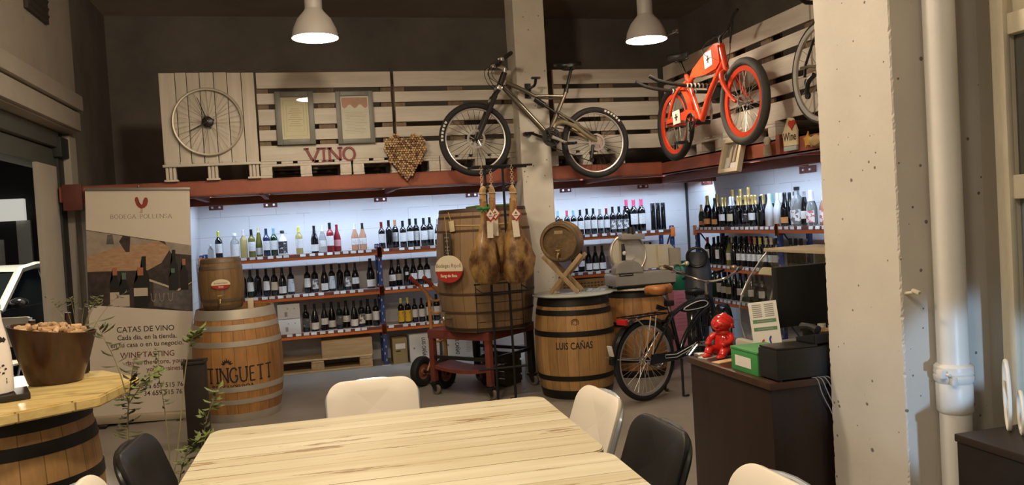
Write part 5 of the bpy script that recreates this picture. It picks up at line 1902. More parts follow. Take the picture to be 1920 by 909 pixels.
for (X, Z, y, px_, pz_) in ((2.25, 2.285, 0.078, 2.41, 2.215), (2.25, 2.285, -0.078, 2.09, 2.345)):
    MB().tube([P(X, Z, y), P((X + px_) / 2, (Z + pz_) / 2, y + (0.006 if y > 0 else -0.006)), P(px_, pz_, y)], [0.017, 0.013, 0.012], 10).build('crank_arm', M_rimw if y > 0 else M_dkst, mb)
    pedal(mb, P(px_, pz_, y + (0.06 if y > 0 else -0.06)))
b = MB()
b.tube([P(2.655, 2.20, 0.055), P(2.645, 2.14, 0.06), P(2.63, 2.075, 0.06)], [0.016, 0.013, 0.015], 8)
for z in (2.125, 2.06):
    b.cyl(P(2.635, z, 0.048), P(2.635, z, 0.060), 0.022)
b.build('rear_derailleur', M_dkst, mb)
b = MB()
b.tube([P(2.26, 2.375, 0.06), P(2.70, 2.285, 0.05)], 0.0045, 5)
b.tube([P(2.24, 2.195, 0.06), P(2.63, 2.045, 0.052)], 0.0045, 5)
b.build('chain', M_dkst, mb)
b = MB()
b.tube([P(1.855, 2.89), P(1.862, 2.93)], 0.02, 12)
b.tube([P(1.862, 2.925), P(1.80, 2.955)], 0.019, 10)
b.build('stem', M_rimw, mb)
b = MB()
b.tube([P(1.80, 2.955, -0.04), P(1.80, 2.955, 0.04), P(1.82, 2.99, 0.12), P(1.84, 3.0, 0.30)], 0.0145, 10)
b.tube([P(1.80, 2.955, 0.0), P(1.82, 2.99, -0.12), P(1.84, 3.0, -0.30)], 0.0145, 10)
b.build('handlebar', M_blkp, mb)
for s in (-1, 1):
    MB().tube([P(1.832, 2.997, s * 0.19), P(1.842, 3.001, s * 0.32)], 0.018, 10).build('grip', M_tyre, mb)
    b = MB()
    b.tube([P(1.825, 2.99, s * 0.15), P(1.77, 2.985, s * 0.15), P(1.745, 2.965, s * 0.24)], [0.012, 0.008, 0.006], 8)
    b.box(P(1.80, 2.98, s * 0.16), (0.035, 0.03, 0.03), bev=0.006)
    b.build('brake_lever', M_rimw, mb)
b = MB()
for s in (-1, 1):
    b.tube([P(1.76, 2.975, s * 0.14), P(1.68, 2.93, s * 0.10), P(1.70, 2.80, s * 0.05), P(1.79, 2.72, s * 0.03)], 0.0032, 5, smooth=2)
    b.tube([P(1.76, 2.965, s * 0.15), P(1.70, 2.87, s * 0.06), P(1.80, 2.78, 0.035), P(2.0, 2.60, 0.033)], 0.003, 5, smooth=2)
b.build('cables', M_blkp, mb)
hk = thing('bike_hook', 'black hook bracket on the column holding the mountain bike top tube', 'hook', (2.12, 7.299, 2.76))
b = MB()
b.span((-0.03, -0.008, -0.08), (0.03, -0.001, 0.06), 0.002)
b.build('hook_plate', M_blkp, hk)
b = MB()
b.tube([(0, -0.01, 0.0), (0, -0.12, 0.0), (0, -0.25, 0.0), (0, -0.285, 0.05)], 0.013, 10, smooth=1)
b.box((0.0, -0.285, 0.06), (0.085, 0.03, 0.02), bev=0.006)
b.tube([(0, -0.10, 0), (0, -0.01, -0.06)], 0.009, 8)
b.build('hook_arm', M_blkp, hk)

# ---- red cruiser along the right wall
rb = thing('red_bicycle', 'red cruiser bicycle with a tank and fat black tyres, hung high at right', 'bicycle', (3.27, 6.586, 2.317), -pi / 2)


def Q(Y, Z, y=0.0):
    return (6.586 - Y, y, Z - 2.317)


HF = Q(5.424, 2.335)
wheel(rb, 'front_wheel', HF, 0.33, 0.033, M_redgl, M_tyreg, M_spoke, 28, 0, 0, 0.034, 0.03, M_chrome)
wheel(rb, 'rear_wheel', (0, 0, 0), 0.33, 0.033, M_redgl, M_tyre, M_spoke, 28, 0, 0, 0.034, 0.03, M_dkst)
MB().tube([Q(5.715, 2.80), Q(5.652, 2.60)], 0.025, 14).build('head_tube', M_redgl, rb)
b = MB()
b.tube([Q(5.69, 2.69), Q(5.80, 2.60), Q(5.96, 2.46), Q(6.09, 2.28)], 0.025, 12, smooth=2)
b.build('down_tube', M_redgl, rb)
b = MB()
b.tube([Q(5.72, 2.76), Q(5.95, 2.735), Q(6.15, 2.68), Q(6.30, 2.63)], 0.019, 12, smooth=2)
b.build('top_tube', M_redgl, rb)
MB().tube([Q(6.33, 2.70), Q(6.10, 2.27)], 0.020, 12).build('seat_tube', M_redgl, rb)
# tank between the tubes
poly = [Q(5.71, 2.84), Q(5.80, 2.855), Q(5.95, 2.80), Q(6.15, 2.72), Q(6.24, 2.665), Q(6.12, 2.645), Q(5.93, 2.635), Q(5.76, 2.635), Q(5.69, 2.68)]
b = MB()
b.prism([(p[0], p[2]) for p in poly], 0.066, frame((0, 0.033, 0), x=(1, 0, 0), z=(0, -1, 0)), bev=0.014)
b.build('tank', M_redgl, rb)


def cross_card(parent, c, w, h, tilt, name='cross_plate'):
    M = Matrix.Translation(c) @ Matrix.Rotation(pi / 2, 4, 'X') @ Matrix.Rotation(tilt, 4, 'Z')
    o = MB().prism([(-w / 2, -h / 2), (w / 2, -h / 2), (w / 2, h / 2), (-w / 2, h / 2)], 0.004, M, bev=0.0015).build(name, mat('card_white', (0.80, 0.77, 0.68), 0.5), parent)
    b = MB()
    for dx, dy in ((w * 0.46, h * 0.10), (w * 0.14, h * 0.50)):
        b.prism([(-dx / 2, -dy / 2), (dx / 2, -dy / 2), (dx / 2, dy / 2), (-dx / 2, dy / 2)], 0.0012, M @ Matrix.Translation((0, 0, 0.0042)))
    b.build('black_cross', M_ink, o, smooth=0)
    return o


cross_card(rb, Q(5.875, 2.745, -0.0345), 0.125, 0.125, 0.10)
cross_card(rb, Q(6.345, 2.345, -0.105), 0.135, 0.115, 0.05)
b = MB()
b.tube([Q(6.345, 2.72), Q(6.44, 2.86)], 0.0135, 10)
b.build('seat_post', M_chrome, rb)
saddle(rb, Q(6.44, 2.885), 0.28, 0.20, M_blkp, 0.06, th=0.06)
for s in (-0.07, 0.07):
    b = MB()
    b.tube([Q(5.655, 2.605, 0.4 * s), Q(5.63, 2.58, s), Q(5.60, 2.50, s), Q(5.47, 2.36, s), Q(5.424, 2.335, s)], [0.02, 0.02, 0.019, 0.015, 0.012], 10, smooth=1)
    b.build('fork_leg', M_redgl, rb)
    b = MB()
    b.tube([Q(6.28, 2.64, s * 0.35), Q(6.40, 2.58, s), Q(6.52, 2.44, s), Q(6.588, 2.32, s)], [0.014, 0.013, 0.013, 0.012], 10, smooth=1)
    b.build('seat_stay', M_redgl, rb)
    MB().tube([Q(6.12, 2.275, s * 0.6), Q(6.35, 2.275, s), Q(6.588, 2.305, s)], [0.018, 0.016, 0.013], 10, smooth=1).build('chain_stay', M_redgl, rb)
b = MB()
b.tube([Q(5.72, 2.82), Q(5.735, 2.885)], 0.013, 10)
b.tube([Q(5.735, 2.88), Q(5.70, 2.90)], 0.014, 10)
b.build('stem', M_blkp, rb)
b = MB()
b.tube([Q(5.70, 2.90, 0), Q(5.60, 2.91, -0.02), Q(5.50, 2.935, -0.03), Q(5.45, 2.99, -0.04), Q(5.40, 3.02, -0.03)], 0.0125, 10, smooth=2)
b.tube([Q(5.70, 2.90, 0), Q(5.80, 2.91, 0.02), Q(5.88, 2.935, 0.03), Q(5.93, 2.93, 0.04), Q(6.0, 2.90, 0.03)], 0.0125, 10, smooth=2)
b.tube([Q(5.55, 2.925, -0.03), Q(5.50, 2.87, -0.05), Q(5.50, 2.72, -0.05), Q(5.60, 2.63, -0.03)], 0.0035, 5, smooth=2)
b.tube([Q(5.85, 2.925, 0.03), Q(5.92, 2.87, -0.05), Q(5.92, 2.79, -0.06), Q(5.75, 2.72, -0.045)], 0.0035, 5, smooth=2)
b.build('handlebar', M_blkp, rb)
b = MB()
b.tube([Q(5.48, 2.95, -0.035), Q(5.47, 2.88, -0.05), Q(5.50, 2.79, -0.05)], [0.012, 0.009, 0.007], 8, smooth=1)
b.build('brake_lever', M_blkp, rb)
# chain guard, fender, crank
poly = [Q(6.05, 2.36), Q(6.16, 2.385), Q(6.30, 2.37), Q(6.56, 2.345), Q(6.585, 2.31), Q(6.30, 2.315), Q(6.20, 2.30), Q(6.06, 2.245), Q(6.01, 2.29)]
b = MB()
b.prism([(p[0], p[2]) for p in poly], 0.018, frame((0, -0.080, 0), x=(1, 0, 0), z=(0, -1, 0)), bev=0.004)
b.build('chain_guard', M_redgl, rb)
b = MB()
b.grid(lambda i, j: (0.0 + (0.345 - 0.012 * abs(j - 3) / 3) * cos(RAD(-12 + 74 * i / 14)), 0.038 * (j - 3) / 3, (0.345 - 0.012 * abs(j - 3) / 3) * sin(RAD(-12 + 74 * i / 14))), 15, 7)
b.build('mudguard', M_redgl, rb)
b = MB()
M = frame(Q(6.097, 2.271, -0.105), x=(1, 0, 0), z=(0, 1, 0))
b.torus(0.07, 0.008, M, 30, 6)
for i in range(5):
    a = 2 * pi * i / 5
    b.tube([Q(6.097, 2.271, -0.105), (Q(6.097, 2.271)[0] + 0.07 * cos(a), -0.105, Q(6.097, 2.271)[2] + 0.07 * sin(a))], 0.006, 6)
b.cyl(Q(6.097, 2.271, -0.10), Q(6.097, 2.271, 0.07), 0.022)
b.build('chainring', M_dkst, rb)
for y, dY, dZ in ((-0.125, 0.02, -0.165), (0.085, -0.02, 0.165)):
    MB().tube([Q(6.097, 2.271, y), Q(6.097 + dY, 2.271 + dZ, y)], 0.011, 8).build('crank_arm', M_chrome, rb)
    pedal(rb, Q(6.097 + dY, 2.271 + dZ, y - 0.06 if y < 0 else y + 0.06))
b = MB()
b.tube([Q(6.04, 2.235, -0.105), Q(6.58, 2.295, -0.06)], 0.005, 5)
b.tube([Q(6.04, 2.315, -0.105), Q(6.58, 2.34, -0.06)], 0.005, 5)
b.build('chain', M_dkst, rb)
hg = thing('bike_hanger', 'black two-armed hanger with ribbed pads carrying the red bicycle', 'hanger', (3.575, 6.33, 2.575))
for y in (-0.14, 0.13):
    MB().tube([(0.0, y, 0.0), (-0.38, y, 0.012), (-0.62, y, 0.05), (-0.72, y, 0.10)], 0.016, 10, smooth=1).build('hanger_arm', M_blkp, hg)
    b = MB()
    for k in range(7):
        b.torus(0.016, 0.008, frame((-0.16 - k * 0.036, y, 0.012), z=(1, 0, 0.03)), 14, 6)
    b.build('ribbed_pad', mat('grey_pad', (0.30, 0.27, 0.23), 0.6), hg)
MB().span((-0.008, -0.2, -0.06), (-0.001, 0.2, 0.06), 0.002).build('wall_plate', M_blkp, hg)

# ---- silver road bike, mostly behind the pillar
db = thing('road_bicycle', 'silver-rimmed road bicycle hung at far right, half behind the concrete pillar', 'bicycle', (3.30, 4.50, 2.385), -pi / 2)
wheel(db, 'rear_wheel', (0, 0, 0), 0.342, 0.013, M_rimw, M_tyre, M_spoke, 28, 0, 0, 0.022, 0.02, M_chrome)
wheel(db, 'front_wheel', (1.0, 0, 0.0), 0.342, 0.013, M_rimw, M_tyre, M_spoke, 28, 0, 0, 0.022, 0.02, M_chrome)
M_sil = mat('silver_frame', (0.42, 0.42, 0.42), 0.3, 0.8)
for nm, a, c, r_ in (('seat_tube', (0.42, 0, -0.06), (0.25, 0, 0.46), 0.016), ('top_tube', (0.26, 0, 0.44), (0.80, 0, 0.46), 0.015), ('down_tube', (0.42, 0, -0.06), (0.82, 0, 0.34), 0.018),
                     ('head_tube', (0.785, 0, 0.50), (0.835, 0, 0.33), 0.019)):
    MB().tube([a, c], r_, 10).build(nm, M_sil, db)
for s in (-0.05, 0.05):
    MB().tube([(0, s, 0), (0.26, s * 0.4, 0.44)], 0.008, 8).build('seat_stay', M_dkst, db)
    MB().tube([(0, s, 0), (0.42, s * 0.6, -0.06)], 0.010, 8).build('chain_stay', M_sil, db)
    MB().tube([(1.0, s, 0), (0.92, s, 0.12), (0.85, s * 0.5, 0.32)], 0.011, 8, smooth=1).build('fork_leg', M_sil, db)
b = MB()
b.tube([(-0.02, -0.06, -0.02), (-0.085, -0.065, -0.05), (-0.10, -0.065, -0.13)], [0.018, 0.016, 0.014], 8, smooth=1)
for z in (-0.055, -0.14):
    b.cyl((-0.095, -0.055, z), (-0.095, -0.07, z), 0.024)
b.build('rear_derailleur', M_dkst, db)
b = MB()
b.tube([(0.03, -0.07, 0.02), (-0.03, -0.075, 0.035), (-0.13, -0.08, 0.045)], [0.012, 0.014, 0.009], 8)
b.build('quick_release', M_chrome, db)
b = MB()
b.tube([(0.10, -0.055, 0.30), (-0.02, -0.06, 0.19), (-0.10, -0.065, 0.06), (-0.115, -0.065, -0.02)], 0.009, 8)
b.build('gear_cable', M_dkst, db)
cassette(db, (0, 0, 0), -0.03, -1, (0.05, 0.043, 0.036, 0.03), M_chrome)
b = MB()
b.tube([(0.80, 0, 0.50), (0.80, 0, 0.56), (0.90, 0, 0.56)], 0.013, 8)
b.tube([(0.90, -0.03, 0.56), (0.90, 0.03, 0.56), (1.0, 0.04, 0.56), (1.02, 0.04, 0.48), (0.95, 0.04, 0.43)], 0.012, 8, smooth=2)
b.build('handlebar', M_blkp, db)
MB().tube([(0.25, 0, 0.46), (0.22, 0, 0.54)], 0.013, 8).build('seat_post', M_sil, db)
saddle(db, (0.20, 0, 0.56), 0.27, 0.13, M_blkp)
b = MB()
b.torus(0.09, 0.006, frame((0.42, -0.06, -0.06), x=(1, 0, 0), z=(0, 1, 0)), 30, 6)
b.tube([(0.42, -0.075, -0.06), (0.50, -0.08, -0.20)], 0.010, 8)
b.tube([(0.42, 0.075, -0.06), (0.34, 0.08, 0.08)], 0.010, 8)
b.cyl((0.42, -0.075, -0.06), (0.42, 0.075, -0.06), 0.018)
b.build('crankset', M_chrome, db)
hg = thing('bike_hanger', 'black hanger arms carrying the silver road bicycle beside the pillar', 'hanger', (3.575, 4.2, 2.86))
for y in (-0.35, 0.4):
    MB().tube([(0.0, y, 0.02), (-0.30, y, -0.02), (-0.36, y, 0.02)], 0.014, 10, smooth=1).build('hanger_arm', M_blkp, hg)
MB().span((-0.008, -0.4, -0.02), (-0.001, 0.45, 0.05), 0.002).build('wall_plate', M_blkp, hg)

# ---- black town bike parked on the floor
BX, BY, BA = 2.606, 6.05, math.atan2(0.34, 0.94)
tb_ = thing('town_bicycle', 'black town bicycle with tan saddle and rear carrier parked by the barrels', 'bicycle', (BX, BY, 0), BA)
M_bkgl = mat('bike_black_gloss', (0.010, 0.010, 0.011), 0.22, coat=0.4)
M_line = mat('pin_stripe', (0.70, 0.70, 0.68), 0.5)
wheel(tb_, 'rear_wheel', (0.02, 0, 0.335), 0.332, 0.024, M_rimw, M_tyre, M_spoke, 36, 0, 0, 0.014, 0.022, M_chrome)
FX = 0.98
wheel(tb_, 'front_wheel', (FX, 0, 0.335), 0.332, 0.024, M_rimw, M_tyre, M_spoke, 36, RAD(30), 0, 0.014, 0.022, M_chrome)


def fender(parent, cx, cz, a0, a1, m, steer=0.0, rad=0.365, w=0.036):
    b = MB()
    b.grid(lambda i, j: (rad * cos(RAD(a0 + (a1 - a0) * i / 28)) * (1 - 0.02 * abs(j - 3) / 3), w * (j - 3) / 3, rad * sin(RAD(a0 + (a1 - a0) * i / 28)) * (1 - 0.02 * abs(j - 3) / 3)), 29, 7)
    o = b.build('mudguard', m, parent, loc=(cx, 0, cz))
    o.rotation_euler = (0, 0, steer)
    return o


fender(tb_, 0.02, 0.335, 20, 178, M_bkgl)
fender(tb_, FX, 0.335, 15, 150, M_bkgl, RAD(30))
b = MB()
b.tube([(0.345, 0, 0.665), (0.50, 0, 0.735), (0.66, 0, 0.775), (0.80, 0, 0.755)], 0.02, 12, smooth=2)
b.build('top_tube', M_bkgl, tb_)
b = MB()
b.tube([(0.42, 0, 0.33), (0.50, 0, 0.48), (0.66, 0, 0.63), (0.82, 0, 0.70)], 0.021, 12, smooth=2)
b.build('down_tube', M_bkgl, tb_)
MB().tube([(0.43, 0, 0.32), (0.335, 0, 0.70)], 0.018, 12).build('seat_tube', M_bkgl, tb_)
MB().tube([(0.795, 0, 0.80), (0.835, 0, 0.65)], 0.021, 12).build('head_tube', M_bkgl, tb_)
b = MB()
for yy in (-0.0225, 0.0225):
    pts = [(0.46, yy, 0.705), (0.60, yy, 0.748), (0.72, yy, 0.758), (0.785, yy, 0.735), (0.76, yy, 0.70), (0.64, yy, 0.69), (0.52, yy, 0.69)]
    b.tube(pts, 0.0045, 5, True, smooth=1)
b.build('frame_stripe', M_line, tb_)
poly = [(0.44, 0.695), (0.60, 0.758), (0.73, 0.765), (0.79, 0.735), (0.76, 0.69), (0.62, 0.675), (0.50, 0.675)]
MB().prism(poly, 0.034, frame((0, 0.017, 0), x=(1, 0, 0), z=(0, -1, 0)), bev=0.006).build('frame_tank', M_bkgl, tb_)
for s in (-0.06, 0.06):
    MB().tube([(0.02, s, 0.335), (0.335, s * 0.3, 0.665)], 0.009, 8).build('seat_stay', M_bkgl, tb_)
    MB().tube([(0.02, s, 0.335), (0.42, s * 0.7, 0.32)], 0.011, 8).build('chain_stay', M_bkgl, tb_)
    b = MB()
    b.tube([(0.835, s * 0.4, 0.655), (0.86, s, 0.62), (0.92, s, 0.48), (FX, s, 0.335)], [0.016, 0.016, 0.014, 0.010], 8, smooth=1)
    b.build('fork_leg', M_bkgl, tb_)
b = MB()
b.tube([(0.335, 0, 0.69), (0.265, 0, 0.86)], 0.0125, 10)
b.build('seat_post', M_chrome, tb_)
saddle(tb_, (0.225, 0, 0.895), 0.28, 0.20, mat('tan_leather', (0.42, 0.165, 0.045), 0.35, var=0.12, vscale=12), -0.03, th=0.075)
b = MB()
for s in (-0.06, 0.06):
    b.tube([(-0.20, s * 1.1, 0.705), (0.24, s, 0.70)], 0.006, 6)
for k in range(6):
    b.tube([(-0.18 + k * 0.08, -0.065, 0.705), (-0.18 + k * 0.08, 0.065, 0.705)], 0.005, 6)
b.tube([(0.24, -0.05, 0.70), (0.30, 0, 0.69), (0.24, 0.05, 0.70)], 0.006, 6)
b.build('carrier_rack', M_dkst, tb_)
b = MB()
for s in (-0.075, 0.075):
    b.tube([(0.04, s, 0.70), (-0.03, s, 0.40), (0.02, s, 0.345)], 0.005, 6, smooth=1)
    b.tube([(0.10, s, 0.70), (0.05, s, 0.42), (0.03, s, 0.345)], 0.005, 6)
    b.tube([(-0.12, s, 0.70), (0.10, s, 0.50)], 0.005, 6)
    b.tube([(-0.34, s, 0.40), (0.02, s, 0.34)], 0.004, 6)
b.build('carrier_struts', M_rimw, tb_)
b = MB()
b.box((-0.205, 0, 0.672), (0.03, 0.11, 0.045), bev=0.008)
b.build('tail_lamp', mat('reflector_red', (0.55, 0.02, 0.02), 0.2), tb_)
b = MB()
b.box((-0.345, 0, 0.46), (0.012, 0.055, 0.09), rot=(0, -0.25, 0), bev=0.005)
b.build('rear_reflector', mat('reflector_pale', (0.65, 0.62, 0.55), 0.25), tb_)
b = MB()
for k in range(7):
    b.tube([(0.31, 0, 0.725), (0.16 + 0.01 * k, -0.045 + 0.015 * k, 0.77 - 0.012 * abs(k - 3))], 0.007, 5)
b.build('saddle_spring', M_dkst, tb_)
b = MB()
b.box((0.30, -0.03, 0.775), (0.08, 0.05, 0.05), bev=0.012)
b.build('light_box', M_blkp, tb_)
b = MB()
b.prism([(0.0, 0.305), (0.02, 0.39), (0.30, 0.375), (0.53, 0.425), (0.56, 0.40), (0.50, 0.335), (0.30, 0.305)], 0.012, frame((0, -0.075, 0), x=(1, 0, 0), z=(0, -1, 0)), bev=0.003)
b.build('chain_case', M_bkgl, tb_)
b = MB()
b.tube([(0.17, -0.089, 0.365), (0.30, -0.089, 0.355), (0.52, -0.089, 0.41), (0.545, -0.089, 0.395), (0.30, -0.089, 0.33), (0.17, -0.089, 0.34)], 0.0035, 5, True)
b.build('case_stripe', M_line, tb_)
for y, dx, dz in ((-0.10, 0.13, 0.09), (0.10, -0.13, -0.09)):
    MB().tube([(0.43, y, 0.325), (0.43 + dx, y, 0.325 + dz)], 0.010, 8).build('crank_arm', M_chrome, tb_)
    pedal(tb_, (0.43 + dx, y - 0.06 if y < 0 else y + 0.06, 0.325 + dz), (0.085, 0.09, 0.03), M_chrome)
b = MB()
b.tube([(0.38, -0.06, 0.30), (0.33, -0.11, 0.14), (0.31, -0.13, 0.012), (0.36, -0.14, 0.010)], 0.011, 8)
b.tube([(0.38, 0.06, 0.30), (0.36, 0.11, 0.14), (0.36, 0.13, 0.012), (0.40, 0.14, 0.010)], 0.011, 8)
b.build('kickstand', M_dkst, tb_)
b = MB()
b.tube([(0.795, 0, 0.80), (0.785, 0, 0.89), (0.82, 0, 0.905)], 0.012, 10)
b.build('stem', M_chrome, tb_)
b = MB()
wv = Matrix.Translation((0.82, 0, 0)) @ Matrix.Rotation(RAD(24), 4, 'Z')
pts = [(-0.14, 0.33, 1.055), (0.0, 0.26, 0.995), (0.06, 0.13, 0.925), (0.02, 0.0, 0.90), (0.06, -0.13, 0.925), (0.0, -0.26, 0.995), (-0.14, -0.33, 1.035)]
b.tube([wv @ Vector(p) for p in pts], 0.011, 10, smooth=2)
b.build('handlebar', M_chrome, tb_)
for s in (0, -1):
    a, c = (pts[0], pts[1]) if s == 0 else (pts[-1], pts[-2])
    a, c = wv @ Vector(a), wv @ Vector(c)
    MB().tube([a + (a - c).normalized() * 0.015, a * 0.55 + c * 0.45], 0.016, 10).build('grip', mat('grip_brown', (0.10, 0.055, 0.03), 0.6), tb_)
b = MB()
c = wv @ Vector((-0.03, -0.24, 1.03))
b.ell(c, (0.028, 0.028, 0.022))
b.build('bell', mat('brass', (0.55, 0.42, 0.22), 0.3, 0.9), tb_)
b = MB()
c = wv @ Vector((0.03, 0.22, 0.97))
b.tube([c, c + Vector((0.0, 0.02, 0.03)), wv @ Vector((-0.11, 0.29, 1.0))], [0.01, 0.008, 0.005], 6)
b.build('brake_lever', M_chrome, tb_)

# ---- second bike behind it with a child seat
sb_ = thing('child_seat_bicycle', 'second black bicycle behind the town bicycle, carrying a child seat', 'bicycle', (3.45, 6.76, 0), math.atan2(0.84, 0.54))
wheel(sb_, 'rear_wheel', (0, 0, 0.335), 0.332, 0.024, M_rimk, M_tyre, M_spokek, 24, 0, 0, 0.014, 0.022)
wheel(sb_, 'front_wheel', (0.90, 0, 0.335), 0.332, 0.024, M_rimk, M_tyre, M_spokek, 24, 0, 0, 0.014, 0.022)
fender(sb_, 0, 0.335, 20, 200, M_bkgl)
for nm, a, c, r_ in (('seat_tube', (0.36, 0, 0.30), (0.22, 0, 0.66), 0.017), ('top_tube', (0.24, 0, 0.60), (0.66, 0, 0.70), 0.017), ('down_tube', (0.36, 0, 0.30), (0.70, 0, 0.62), 0.02), ('head_tube', (0.645, 0, 0.75), (0.70, 0, 0.58), 0.02), ('seat_post', (0.22, 0, 0.66), (0.195, 0, 0.73), 0.013)):
    MB().tube([a, c], r_, 10).build(nm, M_bkgl, sb_)
for s in (-0.055, 0.055):
    MB().tube([(0, s, 0.335), (0.235, s * .3, 0.60)], 0.009, 8).build('seat_stay', M_bkgl, sb_)
    MB().tube([(0, s, 0.335), (0.36, s * .6, 0.30)], 0.011, 8).build('chain_stay', M_bkgl, sb_)
    MB().tube([(0.90, s, 0.335), (0.78, s, 0.52), (0.705, s * .4, 0.60)], 0.012, 8, smooth=1).build('fork_leg', M_bkgl, sb_)
saddle(sb_, (0.17, 0, 0.765), 0.27, 0.19, M_blkp, th=0.06)
b = MB()
b.tube([(0.645, 0, 0.75), (0.63, 0, 0.85), (0.64, 0.16, 0.90), (0.56, 0.25, 0.93)], 0.012, 8, smooth=1)
b.tube([(0.63, 0, 0.85), (0.64, -0.16, 0.90), (0.56, -0.25, 0.93)], 0.012, 8, smooth=1)
b.build('handlebar', M_bkgl, sb_)
M_shell = mat('grey_seat_shell', (0.035, 0.038, 0.048), 0.45)
cs = MB()
rings = []
for i in range(11):
    u = i / 10
    z = 0.66 + 0.46 * u
    wd = 0.13 - 0.035 * u + 0.02 * sin(u * pi)
    y0 = 0.43 + 0.10 * u
    ring = []
    for k in range(13):
        a = pi * (k / 12)
        ring.append((y0 + 0.10 * (1 - 0.6 * u) * sin(a) * -1 + 0.08, wd * cos(a), z))
    for k in range(13):
        a = pi * (1 - k / 12)
        ring.append((y0 + (0.10 * (1 - 0.6 * u) - 0.014) * sin(a) * -1 + 0.08, (wd - 0.012) * cos(a), z))
    rings.append(ring)
cs.loft(rings)
seat = cs.build('child_seat', M_shell, sb_)
b = MB()
b.box((0.56, 0, 0.69), (0.22, 0.22, 0.05), bev=0.02)
b.build('seat_pan', M_shell, seat)
b = MB()
b.torus(0.095, 0.014, frame((0.50, 0.0, 1.07), x=(0, 1, 0), z=(1, 0, 0.15)), 32, 8)
b.build('head_ring', M_blkp, seat)
b = MB()
b.tube([(0.50, 0.14, 0.86), (0.68, 0.10, 0.865), (0.68, -0.10, 0.865), (0.50, -0.14, 0.86)], 0.013, 8, smooth=1)
b.build('hand_bar', M_blkp, seat)
for s in (-1, 1):
    MB().tube([(0.60, s * 0.09, 0.68), (0.68, s * 0.12, 0.52), (0.74, s * 0.12, 0.38)], [0.035, 0.03, 0.028], 8).build('leg_shield', M_shell, seat)

# ================================================================ WALL DECORATIONS
# bicycle wheel clock
wc = thing('wheel_clock', 'clock made from a bare bicycle wheel hung on the upright-board pallet', 'clock', (-0.757, 7.445, 2.553))
M = frame((0, 0, 0), x=(1, 0, 0), z=(0, -1, 0))
M_rimcl = mat('clock_rim', (0.50, 0.45, 0.37), 0.4, 0.5)
MB().lathe([(0.278, -0.012), (0.278, 0.012), (0.290, 0.014), (0.297, 0.008), (0.297, -0.008), (0.290, -0.014), (0.278, -0.012)], 72, M).build('rim', M_rimcl, wc)
b = MB()
for i in range(32):
    a = 2 * pi * i / 32
    a2 = a + (0.45 if (i // 2) % 2 else -0.45)
    b.tube([(0.022 * cos(a2), -0.012 if i % 2 else 0.012, 0.022 * sin(a2)), (0.279 * cos(a), 0, 0.279 * sin(a))], 0.0014, 4)
b.build('spokes', M_spoke, wc)
b = MB()
b.lathe([(0, -0.02), (0.042, -0.02), (0.048, -0.014), (0.048, 0.012), (0.04, 0.018), (0.01, 0.02), (0, 0.022)], 28, M)
for i in range(4):
    a = RAD(20 + 90 * i)
    b.box((0.05 * cos(a), 0, 0.05 * sin(a)), (0.016, 0.02, 0.016), rot=(0, -a, 0), bev=0.003)
b.build('clock_movement', M_blkp, wc)
MB().ell((0, -0.024, 0.006), (0.006, 0.004, 0.006)).build('hub_nut', M_chrome, wc)
b = MB()
b.tube([(0.0, -0.022, 0.0), (-0.075, -0.022, 0.215)], [0.006, 0.0025], 6)
b.build('minute_hand', M_blkp, wc)
b = MB()
b.tube([(0.0, -0.022, 0.0), (-0.148, -0.022, -0.075)], [0.007, 0.003], 6)
b.build('hour_hand', M_blkp, wc)

M_frm = mat('grey_green_frame', (0.15, 0.15, 0.125), 0.45, var=0.15, vscale=10, stretch=(1, 1, 0.3))


def picture(label, loc, w, h, fw, paper, deco):
    t = thing('framed_picture', label, 'picture', loc, 0, 'framed sheets on the white pallet')
    b = MB()
    for s in (-1, 1):
        b.span((s * (w / 2 - fw / 2) - fw / 2, -0.026, -h / 2), (s * (w / 2 - fw / 2) + fw / 2, 0, h / 2), 0.003)
        b.span((-w / 2 + fw, -0.026, s * (h / 2 - fw / 2) - fw / 2), (w / 2 - fw, 0, s * (h / 2 - fw / 2) + fw / 2), 0.003)
    b.build('picture_frame', M_frm, t)
    MB().span((-w / 2 + fw, -0.010, -h / 2 + fw), (w / 2 - fw, -0.004, h / 2 - fw)).build('printed_sheet', paper, t)
    deco(t, w - 2 * fw, h - 2 * fw)
    MB().span((-w / 2 + fw * 0.9, -0.0185, -h / 2 + fw * 0.9), (w / 2 - fw * 0.9, -0.017, h / 2 - fw * 0.9)).build('glass', thin_glass('picture_glass', gloss=0.0), t)
    return t


def deco1(t, w, h):
    b = MB()
    for k, sc in enumerate((0.84, 0.62)):
        x, z = w * sc / 2, h * sc / 2
        b.tube([(-x, -0.0105, -z), (x, -0.0105, -z), (x, -0.0105, z), (-x, -0.0105, z)], 0.0012, 4, True)
    for k in range(9):
        b.box((0, -0.0105, h * 0.22 - k * h * 0.05), (w * (0.3 + 0.1 * ((k * 7) % 3)), 0.0006, 0.004))
    b.build('printed_border', mat('faint_print', (0.42, 0.34, 0.22), 0.7), t, smooth=0)


def deco2(t, w, h):
    b = MB()
    rg = random.Random(2)
    for k in range(15):
        z = h * (0.12 - 0.035 * k)
        b.box((rg.uniform(-.01, .01), -0.0105, z), (w * rg.uniform(.6, .85), 0.0006, 0.0022))
    b.build('printed_text', mat('faint_print', (0.42, 0.34, 0.22), 0.7), t, smooth=0)
    b = MB()
    b.grid(lambda i, j: (-w * 0.46 + w * 0.92 * i / 12, -0.0104, h * 0.46 - h * (0.20 + 0.05 * sin(i * 1.3)) * j), 13, 2)
    b.build('printed_picture', mat('watercolour', (0.42, 0.28, 0.17), 0.7, col2=(0.62, 0.30, 0.25), vscale=11), t, smooth=0)


